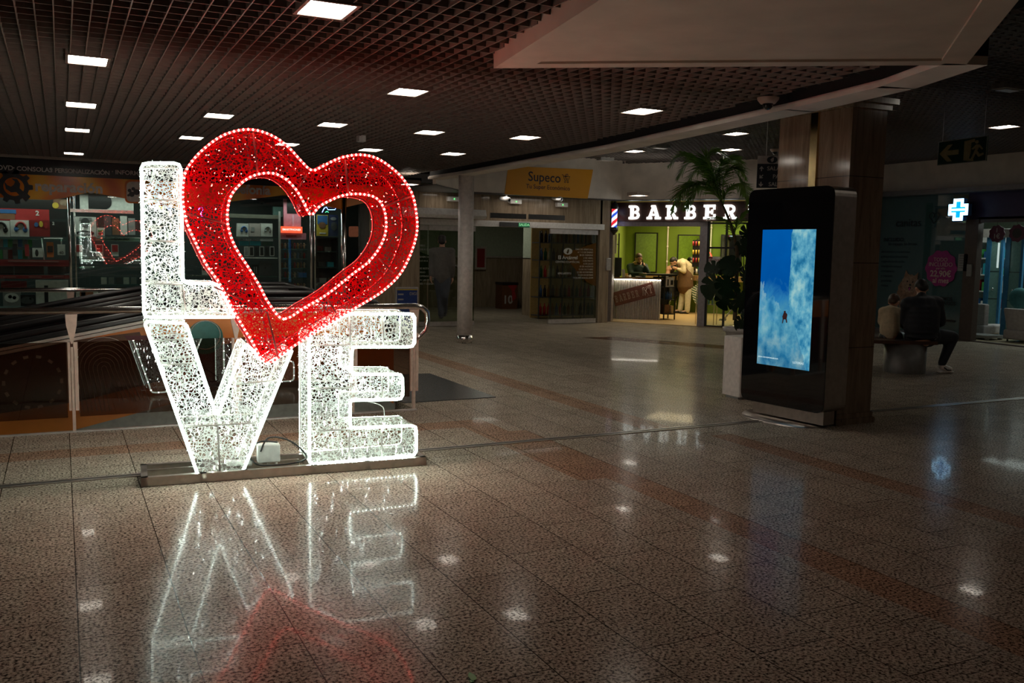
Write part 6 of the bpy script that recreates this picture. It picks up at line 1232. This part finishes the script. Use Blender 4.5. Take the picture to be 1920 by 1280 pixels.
# ================================================================ PHONE SHOP (left, beyond the walkways)
SY_ = 16.6
B('floor', (-9, 16.6, 0.001), (6.2, 20.5, .01), DGREY, kind='structure'); B('wall_shop_back', (-9, 18.9, 0), (6.2, 19.0, 2.8), mat('shop_back_wall', (.045, .06, .055), .6), kind='structure')
B('ceiling', (-9, 16.6, 2.84), (6.25, 19.0, 2.9), VOID, kind='structure'); B('wall_shop_upper', (-9, 16.62, 2.4), (4.68, 16.7, 3.2), BLACK, kind='structure')
B('wall_shop_base', (-9, 16.55, 0), (4.68, 16.7, .42), DGREY, kind='structure')
def S(x, y, Y=SY_): return PY(x, y, Y)
sg = thing('shop_sign', (1.5, 16.55, 2.2), 'long black fascia with grey words above an orange curved banner', 'shop sign')
zb = S(0, 325).z; zt = S(0, 303).z
link('fascia_board', MB().box((-3.2, 16.53, zb), (4.66, 16.6, zt+.06)), BLACK, parent=sg)
def ST(s, x, y, px_h, m=LETTER, Y=16.525, **k):
    p = S(x, y, Y); p.y = Y; k.setdefault('align', 'LEFT'); return text('lettering', s, px_h*.0093/.727, p, XR, Z, m, parent=sg, ext=.002, **k)
ST('DVD', -5, 314, 8.2, bold=.02); ST('·', 24, 315, 8.2, bold=.03); ST('CONSOLAS', 31, 316, 7.6, bold=.02); ST('·', 95.5, 318, 8.2, bold=.03); ST('PERSONALIZACIÓN', 102.5, 319.5, 7.5, bold=.02, space=.93); ST('·', 209, 322, 8.2, bold=.03); ST('INFORMÁTICA', 216, 323, 7.6, bold=.02)
def SQ(l, Y=16.54): return [((q := S(x, y, Y)).x, q.z) for x, y in l]
mb = MB().poly(SQ([(-120, 322), (0, 322), (120, 325), (250, 329), (420, 334), (640, 342), (640, 392), (600, 385), (560, 368), (530, 366), (430, 378), (400, 384), (330, 390), (285, 384), (235, 372), (168, 360), (120, 371), (92, 374.5), (50, 373), (0, 370), (-120, 350)]), (0, 16.54, 0), XR, Z, 0, .03)
def banner_mat():
    m = bpy.data.materials.new('orange_gradient_banner'); m.use_nodes = True; nt = m.node_tree; b = nt.nodes['Principled BSDF']; b.inputs['Roughness'].default_value = .25
    g = N(nt, 'ShaderNodeTexCoord'); mp = N(nt, 'ShaderNodeMapping'); mp.inputs['Scale'].default_value = (.5, 1, 1.6); nt.links.new(g.outputs['Object'], mp.inputs[0]); n = N(nt, 'ShaderNodeTexWave', i_Scale=.8, i_Distortion=5.0, i_Detail=1.0); nt.links.new(mp.outputs[0], n.inputs['Vector'])
    nt.links.new(ramp(nt, n.outputs['Fac'], [(0, (.62, .12, .004)), (.5, (.85, .25, .006)), (1, (.95, .45, .015))]), b.inputs['Base Color']); return m
link('banner', mb, banner_mat(), parent=sg)
ST('reparación', 65, 349, 13.6*1.32, Y=16.53, bold=.035, m=mat('pale_lettering', (.62, .52, .46), .6)); ST('telefonía', 424, 354, 13*1.32, Y=16.53, bold=.035, m=MATS['pale_lettering'])
# gear with a spanner
gq = S(26, 350, 16.53); gr = .215; gear = []
for i in range(9):
    a0 = 2*math.pi*i/9
    for a, r in ((a0-.2, gr), (a0-.13, gr+.055), (a0+.13, gr+.055), (a0+.2, gr)): gear.append((r*math.cos(a), r*math.sin(a)))
link('gear_symbol', MB().poly([gear, circ(0, 0, .145, 28)], gq, XR, Z, 0, .004), BLACK, parent=sg)
link('gear_symbol', MB().poly([(-.13, .08), (-.09, .02), (-.04, .0), (.0, .03), (.02, .08), (-.03, .13), (.05, .12), (.09, .05), (.08, -.02), (.22, -.16), (.16, -.23), (.03, -.08), (-.04, -.09), (-.11, -.04)], gq-YR*.003, XR, Z, 0, .003), BLACK, parent=sg)
a = SQ([(234, 381), (275, 381), (275, 337), (234, 337)], 16.53)
link('app_symbol', MB().poly([rounded(a, .09), rounded([((p[0]-a[0][0])*.86+a[0][0]+.025, (p[1]-a[0][1])*.86+a[0][1]+.025) for p in a], .08)], (0, 16.53, 0), XR, Z, 0, .004), mat('orange_line', (.75, .16, .01), .5), parent=sg)
link('app_symbol', MB().poly(rounded([((p[0]-a[0][0])*.86+a[0][0]+.025, (p[1]-a[0][1])*.86+a[0][1]+.025) for p in a], .08), (0, 16.528, 0), XR, Z, 0, .004), MATS['pale_lettering'], parent=sg)
mb = MB()
for x, y, r in ((243, 357, .03), (247, 364, .045), (250, 354, .03), (241, 366, .02), (256, 360, .05)): q = S(x, y, 16.52); mb.poly(circ(0, 0, r, 10), (q.x, 16.524, q.z), XR, Z, 0, .002)
link('app_symbol', mb, BLACK, parent=sg)
# window glass and chrome posts
wt = thing('shop_window', (1.0, 16.6, .4), 'large phone shop window with chrome posts behind the light sculpture', 'window')
ps = [-2.9, S(131, 450).x, S(497, 450).x if 0 else 2.38, S(583, 500).x, S(640, 450).x]
for a, b_ in zip(ps, ps[1:]): link('glass_pane', MB().box((a, 16.60, .42), (b_, 16.612, 2.42)), GLASS, parent=wt)
for x in (ps[0], ps[1], ps[3]): link('chrome_post', MB().cyl((x, 16.58, .42), (x, 16.58, 2.4), .022, n=10).cyl((x+.08, 16.62, .42), (x+.08, 16.62, 2.4), .014, n=8), CHROME, parent=wt)
link('chrome_post', MB().cyl((ps[-1]+.03, 16.56, 0), (ps[-1]+.03, 16.56, 2.5), .05, n=16), CHROME, parent=wt)
link('head_rail', MB().box((S(128, 394).x, 16.58, S(128, 397).z), (S(250, 394).x, 16.6, S(128, 391).z)), CHROME, parent=wt); link('sill', MB().box((-2.9, 16.52, .40), (4.66, 16.62, .44)), ALU, parent=wt)
B('fixed_window', (4.72, 16.72, 0.02), (5.25, 16.73, 2.6), glass('side_glass', (.35, .38, .36), 1.6), label='dark side window right of the phone shop post with an orange sticker', cat='window')
link('window_sticker', MB().poly(rounded(SQ([(654, 444), (672, 444), (672, 424), (654, 424)], 16.7), .03), (0, 16.7, 0), XR, Z, 0, .004), mat('sticker_orange', (.6, .2, .1), .5), label='small orange and white sticker on the dark side window', cat='sticker')
link('window_banner', MB().poly(SQ([(650, 345), (720, 350), (720, 372), (650, 388)], 16.7), (0, 16.7, 0), XR, Z, 0, .01), ORANGE, label='orange curved banner over the dark side window right of the chrome post', cat='banner')
# shelves
def shelf(x0, x1, y, Y, lb, m=None, th=.018, dep=.32):
    a, b_ = S(x0, y, Y), S(x1, y, Y); link('glass_shelf', MB().box((a.x, Y-.02, a.z-th), (b_.x, Y+dep, a.z)), m or SHELFG, label=lb, cat='shelf'); return a.z
def rect(nm, x0, y0, x1, y1, Y, dep, m, label, cat=None, prints=(), group=None, rnd=0):
    a, b_ = S(x0, y1, Y), S(x1, y0, Y)
    if not prints:
        return link(nm, MB().box((a.x, Y, a.z), (b_.x, Y+dep, b_.z)), m, label=label, cat=cat or nm.replace('_', ' '), group=group)
    t = thing(nm, ((a.x+b_.x)/2, Y+dep/2, a.z), label, cat or nm.replace('_', ' '), group); link('casing' if 'box' not in nm else 'carton', MB().box((a.x, Y, a.z), (b_.x, Y+dep, b_.z)), m, parent=t)
    for pr in prints:
        kind, pm = pr[0], pr[1]
        if kind == 'r': p0, p1 = S(pr[2], pr[5], Y), S(pr[4], pr[3], Y); link('print', MB().box((p0.x, Y-.006, p0.z), (p1.x, Y-.001, p1.z)), pm, parent=t)
        elif kind == 'o': q = S(pr[2], pr[3], Y); link('print', MB().poly(circ(0, 0, pr[4]*.0098, 16, ry=pr[5]*.0098), (q.x, Y-.009, q.z), XR, Z, 0, .006), pm, parent=t)
        elif kind == 'h':   # headphones: headband arc and two cups
            q = S(pr[2], pr[3], Y); r = pr[4]*.0098; link('print', MB().tube([(q.x+r*math.cos(a)*.8, Y-.012, q.z+r*math.sin(a)) for a in [math.pi*i/10-.2 for i in range(11)]], .022*r/.1, 6), pm, parent=t)
            link('print', MB().ell((q.x-r*.75, Y-.01, q.z-r*.25), (r*.38, .012, r*.5)).ell((q.x+r*.72, Y-.01, q.z-r*.3), (r*.42, .012, r*.55)), pr[5] if len(pr) > 5 else pm, parent=t)
        elif kind == 't': q = S(pr[3], pr[4], Y); text('lettering', pr[2], pr[5]*.0098/.727, (q.x, Y-.004, q.z), XR, Z, pm, parent=t, bold=.03, ext=.001)
    return t
Y1 = 16.95
shelf(-60, 126, 445, Y1, 'glass shelf under the headphone boxes, left of the chrome post'); shelf(-60, 126, 487, Y1, 'glass shelf under the small accessories, left of the chrome post'); shelf(134, 335, 444, Y1, 'glass shelf under the food mixer box'); shelf(134, 335, 500, Y1, 'glass shelf behind the letter L with small goods'); shelf(-60, 335, 577, Y1, 'lowest display shelf of the phone shop window', mat('pale_shelf', (.35, .42, .38), .4))
rect('poster', -20, 393, 92, 412, Y1+.1, .02, RED, 'long red game poster with a white 2 in the phone shop window', 'poster', [('t', PAPER, '2', 70, 400, 8), ('r', BLUE, 0, 393, 30, 400), ('r', BROWNP, -10, 400, 28, 410), ('r', BLACK, 93, 396, 124, 410)])
rect('poster', -20, 374, 100, 392, Y1+.12, .02, BLACK, 'black poster strip above the red game poster', 'poster')
rect('poster', 100, 374, 139, 391, Y1+.12, .02, BROWNP, 'dark poster with round brown and cream shapes above the chrome post', 'poster', [('o', YEL, 104, 385, 5, 5), ('o', MATS['dog_face_print'], 121, 380, 8, 5), ('o', BLACK, 132, 384, 6, 8)])
rect('poster', 150, 366, 250, 392, Y1+.12, .02, PAPER, 'white poster with a black silhouette beside the letter L', 'poster', [('r', BLACK, 166, 366, 200, 391), ('o', BLACK, 200, 378, 8, 12)])
hp = [(-18, 414, 18, 443, BLACK, BLACK, 'cream box with black headphones, cut by the left edge'), (20, 413, 54, 443, RED, BLUE, 'cream box with red and blue headphones')]
for x0, y0, x1, y1, c1_, c2_, lb in hp: rect('headphone_box', x0, y0, x1, y1, Y1, .14, PAPER, lb+' on the upper glass shelf', 'box', [('h', c1_, (x0+x1)/2+2, (y0+y1)/2-1, 9, c2_)])
rect('game_box', 56, 413, 93, 443, Y1, .1, DRED, 'dark red console game box with colourful figures on the upper glass shelf', 'box', [('o', BLUE, 68, 421, 3, 4), ('o', YEL, 77, 420, 3, 5), ('o', RED, 86, 423, 3, 5), ('t', PAPER, '2', 100, 419, 5)])
rect('game_box', 94, 416, 124, 443, Y1, .1, BLACK, 'black console box beside the dark red game box', 'box')
rect('mixer_box', 140, 407, 180, 443, Y1, .3, PAPER, 'white food mixer box with a grey jug picture right of the chrome post', 'box', [('r', GREY, 149, 408, 172, 413), ('o', DGREY, 160, 418, 7, 9), ('o', BLACK, 160, 437, 14, 5), ('o', PAPER, 160, 440, 12, 5)])
rect('leaflet', 182, 427, 196, 442, Y1, .05, PAPER, 'small white leaflet with a green mark beside the mixer box', 'leaflet', [('r', GREENP, 184, 431, 194, 434), ('r', RED, 184, 437, 194, 439)])
rect('poster', 172, 445, 262, 451, Y1+.2, .02, PAPER, 'white strip with black lettering above the small red cards', 'sign', [('t', BLACK, 'THERMOMIX', 225, 448, 4)])
for x0, x1, lb in ((142, 155, 'left of the letter L reflection'), (180, 193, 'middle one'), (209, 222, 'nearest the letter L')): rect('price_card', x0, 458, x1, 480, Y1, .02, PAPER, 'white card with a red top on a stand, '+lb, 'card', [('r', RED, x0+1, 459, x1-1, 472)])
for x0, x1, lb in ((379, 389, 'left'), (391, 402, 'right')): rect('price_card', x0, 494, x1, 515, Y1, .02, PAPER, f'{lb} of two white cards with red squares seen between the letter L and the heart', 'card', [('r', RED, x0+1, 496, x1-1, 507)])
rect('tablet_box', 345+35, 455, 395, 482, Y1, .1, GREY, 'pale grey box seen between the letter L and the heart', 'box')
rect('price_card', 108, 458, 122, 478, Y1-.1, .02, PAPER, 'white card reading 40 left of the chrome post', 'card', [('t', DGREY, '40', 115, 474, 5)])
rect('phone_case', 24, 457, 32, 479, Y1, .02, BLACK, 'black phone case standing on the middle shelf at the far left', 'phone case')
rect('game_box', 47, 458, 54, 480, Y1, .05, RED, 'small red and black box on the middle shelf', 'box'); rect('speaker_box', 61, 465, 80, 482, Y1, .1, PAPER, 'white box with a small black figure print on the middle shelf', 'box', [('o', BLACK, 69, 474, 2.5, 6)])
rect('game_box', 88, 454, 100, 482, Y1, .08, mat('orange_carton', (.5, .12, .02), .5), 'orange and black box inside the white frame on the middle shelf', 'box', [('r', BLACK, 89, 461, 99, 473)])
mb = MB()
for a, b_ in (((78, 447), (83, 487)), ((82, 447), (118, 447)), ((115, 447), (115, 460))): p0, p1 = S(*a, Y1), S(*b_, Y1); mb.tube([p0, p1], .012, 6)
link('metal_stand', mb, PAPER, label='thin white metal display stand on the middle shelf', cat='stand')
for i in range(8):
    x = -12+i*9.2; rect('blister_pack', x, 448, x+7.5, 463, Y1+.12, .03, (SHELFG, GREY, CYAN, GREENP, GREY, BLUE, GREY, GREENP)[i], f'small hanging accessory pack, {ORD[i]} from the left in the upper row of the middle shelf', 'pack', group='accessory packs on the middle shelf')
for i in range(8):
    x = -12+i*9.2; rect('blister_pack', x, 468, x+7.5, 485, Y1+.12, .03, (GREY, GREENP, GREY, DRED, GREY, CYAN, GREENP, GREY)[i], f'small hanging accessory pack, {ORD[i]} from the left in the lower row of the middle shelf', 'pack', group='accessory packs on the middle shelf')
rect('display_band', -60, 487.5, 130, 498, Y1-.03, .03, DRED, 'long dark red display band across the window below the middle shelf', 'display band', [('r', mat('faint_print', (.28, .12, .10), .6), 15, 489, 110, 490.5)])
rect('display_band', -60, 516, 131, 522, Y1-.03, .03, DRED, 'narrow dark red band above the lowest shelf', 'display band', [('r', MATS['faint_print'], 6, 518.5, 30, 520), ('r', MATS['faint_print'], 54, 518.5, 78, 520), ('r', MATS['faint_print'], 100, 518, 120, 519.5)])
for i, (x0, x1) in enumerate(((-15, 25), (28, 82), (90, 128))): rect('laptop', x0, 499, x1, 515, Y1+.1, .05, BLACK, f'dark screen behind the red bands, {("left", "middle", "right")[i]} one', 'screen')
rect('console_box', 68, 526, 128, 574, Y1, .25, PAPER, 'large white games console box at the lowest shelf left of the chrome post', 'box', [('r', BLACK, 84, 535, 90, 573), ('o', BLACK, 105, 570, 9, 4), ('r', YEL, 115, 565, 127, 570)])
rect('controller_box', 6, 540, 38, 574, Y1, .2, GREY, 'grey box with a white game controller at the lower left', 'box', [('o', PAPER, 22, 558, 11, 8), ('o', DGREY, 19, 556, 3, 3), ('o', DGREY, 27, 558, 3, 3)])
rect('controller_box', 39, 553, 66, 574, Y1, .2, BLACK, 'black box with a game controller next to the grey one', 'box', [('o', DGREY, 51, 563, 10, 6), ('o', YEL, 57, 560, 1.5, 1.5)])
rect('game_box', 2, 527, 50, 539, Y1+.1, .1, DRED, 'long dark red box lying above the controller boxes', 'box')
rect('tablet_box', 144, 541, 184, 567, Y1, .1, PAPER, 'white tablet box with a rust and blue picture, right of the chrome post', 'box', [('r', mat('rust_print', (.35, .12, .06), .5), 150, 547, 175, 562), ('r', BLUE, 152, 547, 160, 556)])
rect('tablet_box', 199, 551, 216, 567, Y1, .08, PAPER, 'small white tablet box with a red and yellow picture', 'box', [('r', RED, 201, 553, 212, 565), ('o', YEL, 205, 557, 4, 3)])
rect('phone_box', 186, 553, 198, 568, Y1, .06, PAPER, 'small pale phone box between the two tablet boxes', 'box', [('r', DGREY, 193, 555, 198, 566)]); rect('phone', 226, 554, 236, 566, Y1, .02, PAPER, 'white phone with two camera lenses standing at the lowest shelf beside the letter L', 'phone', [('o', BLACK, 229.5, 557, 1.6, 1.6), ('o', BLACK, 232, 560, 1.6, 1.6)])
for i in range(6): rect('small_box', 190+i*14, 520, 200+i*14, 532, Y1+.1, .1, (PAPER, GREY, DGREY)[i % 3], f'small box on the lower shelf behind the letter L, {ORD[i]} from the left', 'box', group='small boxes behind the letter L')
for i in range(4): rect('game_box', 196+i*15, 405+4*(i % 2), 208+i*15, 440, Y1+.15, .06, (DGREY, BROWNP, PAPER, GREY)[i], f'upright box on the mixer shelf, {ORD[i]} to the right of the leaflet', 'box', group='upright boxes right of the mixer')
# in the heart opening: tall glass cabinets
YC1 = 16.95
shelf(134, 260, 481, Y1, 'glass shelf under the small red topped cards'); shelf(345, 420, 515.5, Y1, 'glass shelf between the letter L and the heart'); shelf(186, 290, 532.5, Y1, 'glass shelf under the small boxes behind the letter L'); shelf(345, 420, 482.5, Y1, 'glass shelf under the pale grey box beside the heart')
shelf(420, 524, 400, YC1, 'dark metal shelf at the top of the left cabinet seen through the heart', mat('shelf_metal', (.12, .115, .09), .4), .07); shelf(430, 520, 445, YC1, 'glass shelf under the headphone boxes seen through the heart'); shelf(440, 520, 482, YC1, 'white shelf under the row of phones', PAPER); shelf(455, 520, 517, YC1, 'glass shelf under the grey tablet')
for i, (x0, x1, c1_) in enumerate(((445, 466, BLUE), (467, 488, None), (489, 511, GREY))): rect('headphone_box', x0, 419, x1, 443, YC1, .1, PAPER if i != 1 else mat('pale_pink_card', (.42, .36, .33), .6), ('white box with blue headphones, left of three seen through the heart', 'plain pinkish box between the two headphone boxes', 'white box with outlined grey headphones, right of three seen through the heart')[i], 'box', [('h', c1_, (x0+x1)/2+2, 431, 6)] if c1_ else [('r', GREY, x0+4, 426, x0+10, 434)])
rect('sign_strip', 436, 446.5, 512, 451, YC1-.02, .01, GREY, 'grey strip with black lettering under the headphone boxes', 'sign', [('t', BLACK, 'LIBERAMOS TU IPHONE', 462, 449, 3.4)])
for i, (x0, x1, m) in enumerate(((449, 467, CYAN), (469, 489, mat('bright_cyan', (.03, .42, .55), .5)), (491, 511, SHELFG))): rect('cable_pack', x0, 452, x1, 460, YC1, .05, m, f'blue accessory pack above the phones, {("left", "middle", "right")[i]} one', 'pack')
for i in range(6): x = 458+i*9.6; rect('phone', x, 462, x+8.2, 480, YC1, .015, PAPER if i in (0, 1, 3, 5) else DGREY, f'phone standing upright on the white shelf, {ORD[i]} from the left', 'phone', [('r', BLACK if i else GREY, x+1.2, 463.5, x+7, 478.5)], group='phones in a row seen through the heart')
rect('tablet', 487, 490, 507, 516, YC1, .02, DGREY, 'dark grey tablet standing below the phones', 'tablet', [('o', BLACK, 497, 502, 1.6, 2)]); rect('watch_box', 472, 496, 485, 516, YC1, .05, BLACK, 'black watch box left of the dark tablet', 'box', [('r', GREY, 476, 500, 477.5, 513), ('r', GREY, 480, 500, 481.5, 513)])
rect('display_box', 512, 388, 530, 406, YC1+.1, .1, SHELFG, 'pale green carton on the top of the left cabinet', 'box')
link('cabinet_edge', MB().box((S(524, 400, 16.9).x-.015, 16.88, .44), (S(524, 400, 16.9).x+.015, 16.93, S(524, 396, 16.9).z)), ALU, label='thin metal corner post between the phone cabinet and the figurine cabinet', cat='post')
rect('phone_poster', 532, 372, 564, 424, YC1+.05, .03, PINK, 'tall pink phone poster behind the lit red sign', 'poster', [('r', BLACK, 538, 372, 556, 400), ('r', mat('pink_light', (.75, .4, .5), .5), 548, 402, 551, 424)])
LS = emis('lit_red_sign', (1, .12, .05), 1.3)
lt = rect('lit_sign', 526, 425, 567, 436, YC1-.05, .04, LS, 'small glowing red shop sign seen through the heart', 'sign', [('t', emis('lit_text', (1, .75, .7), 1.6), 'SMARTPHONES', 546.5, 430.5, 3.6)])
rect('sign_strip', 526, 437, 574, 448, YC1-.03, .02, PINK, 'pink strip under the glowing red sign', 'sign', [('r', RED, 536, 441, 556, 444)])
for r_, y in enumerate((466, 484, 502, 520, 541)): shelf(526, 575, y, YC1+.02, f'glass shelf of the figurine cabinet, {ORD[r_]} from the top')
fp = {}
FC = [BROWNP, mat('ochre_print', (.35, .20, .05), .5), RED, DGREY, mat('steel_blue', (.10, .15, .22), .5), mat('flesh_print', (.45, .28, .18), .5)]
for r_, y in enumerate((466, 484, 502, 520, 541)):
    for i in range(8):
        q = S(529+i*5.9, y, YC1+.08); c_ = (i*5+r_*3) % 6; lb = f'small figurine, {ORD[i]} from the left on the {ORD[r_]} shelf of the figurine cabinet'; o_ = (q.x, YC1+.08, q.z+.001)
        if c_ not in fp: fp[c_] = link('figurine', MB().ell((q.x, YC1+.08, q.z+.088), (.018,)*3, 0, 8).lathe((q.x, YC1+.08, q.z+.001), [(.001, 0), (.022, 0), (.014, .03), (.02, .055), (.008, .075)], 8).tube([(q.x-.03, YC1+.07, q.z+.05), (q.x, YC1+.08, q.z+.065), (q.x+.03, YC1+.07, q.z+.075)], .006, 5), FC[c_], origin=o_, label=lb, cat='figurine', group='figurines in the glass cabinet')
        else: dup(fp[c_], o_, lb)
rect('blue_box', 560, 511, 575, 520, YC1-.03, .02, BLUE, 'small blue and white box in the figurine cabinet', 'box')
NB = emis('blue_neon', (.25, .35, 1), 5)
q = [S(x, y, 16.9) for x, y in ((604, 398), (608, 390), (612, 388), (615, 393), (628, 393), (631, 387), (635, 389))]; link('neon_tube', MB().tube(q, .008, 6), NB, label='white blue neon line sign above the game posters seen through the heart', parent=wt)
mb = MB().tube([S(x, y, 16.88) for x, y in ((610, 398), (613, 396), (616, 398))], .006, 5); link('neon_tube', mb, emis('green_neon', (.1, 1, .4), 3), label='tiny green neon curve under the white blue neon line', parent=wt)
q = [S(x, y, 16.9) for x, y in ((372, 393), (376, 389), (380, 392), (377, 402), (383, 412), (376, 413))]
link('neon_tube', MB().tube(catmull(q, 4, False), .009, 6), emis('violet_neon', (.7, .1, 1), 5), label='violet neon squiggle seen through the net of the heart', parent=wt)
q = [S(x, y, 16.9) for x, y in ((312, 386), (318, 383), (322, 389), (316, 393), (313, 388))]; link('neon_tube', MB().tube(catmull(q, 4, False), .008, 6), NB, label='small blue neon spiral seen through the net of the letter L', parent=wt)
q = [S(x, y, 16.9) for x, y in ((292, 385), (296, 392), (301, 384), (304, 392))]; link('neon_tube', MB().tube(q, .007, 6), emis('yellow_neon', (1, .9, .1), 4), label='small yellow neon zigzag seen through the net of the letter L', parent=wt)
rect('game_poster', 594, 403, 615, 442, 16.95, .02, YEL, 'yellow and blue game poster under the neon line', 'poster', [('r', BLUE, 595, 404, 614, 420), ('o', BROWNP, 604, 422, 7, 6), ('r', PAPER, 599, 436, 611, 438)])
rect('game_poster', 617, 403, 634, 442, 16.95, .02, mat('navy_print', (.02, .03, .08), .5), 'dark blue game poster right of the yellow one', 'poster', [('o', GREY, 625, 410, 6, 3), ('o', DGREY, 626, 424, 6, 8)])
t = thing('display_cabinet', (S(613, 500, 17.0).x, 17.2, 0), 'black framed glass cabinet with dark boxes near the chrome post, seen through the heart', 'cabinet'); a, b_ = S(592, 560, 17.0), S(634, 445, 17.0)
link('cabinet_frame', MB().poly([[(a.x, .02), (b_.x, .02), (b_.x, b_.z), (a.x, b_.z)], [(a.x+.03, .08), (b_.x-.03, .08), (b_.x-.03, b_.z-.03), (a.x+.03, b_.z-.03)]], (0, 17.0, 0), XR, Z, 0, .4), BLACK, parent=t); link('back_panel', MB().box((a.x, 17.4, .02), (b_.x, 17.42, b_.z)), DGREY, parent=t)
for i, (x, y, m) in enumerate(((600, 470, DRED), (615, 472, GREY), (603, 500, DGREY), (620, 500, CYAN), (606, 530, GREY), (622, 530, BROWNP))): rect('model_box', x-6, y-9, x+6, y, 17.1, .1, m, f'model box in the black framed cabinet, {("upper left", "upper right", "middle left", "middle right", "lower left", "lower right")[i]}', 'box')
for r_, y in enumerate((470.5, 500.5, 530.5)): shelf(593, 633, y, 17.05, f'glass shelf of the black framed cabinet, {ORD[r_]} from the top')
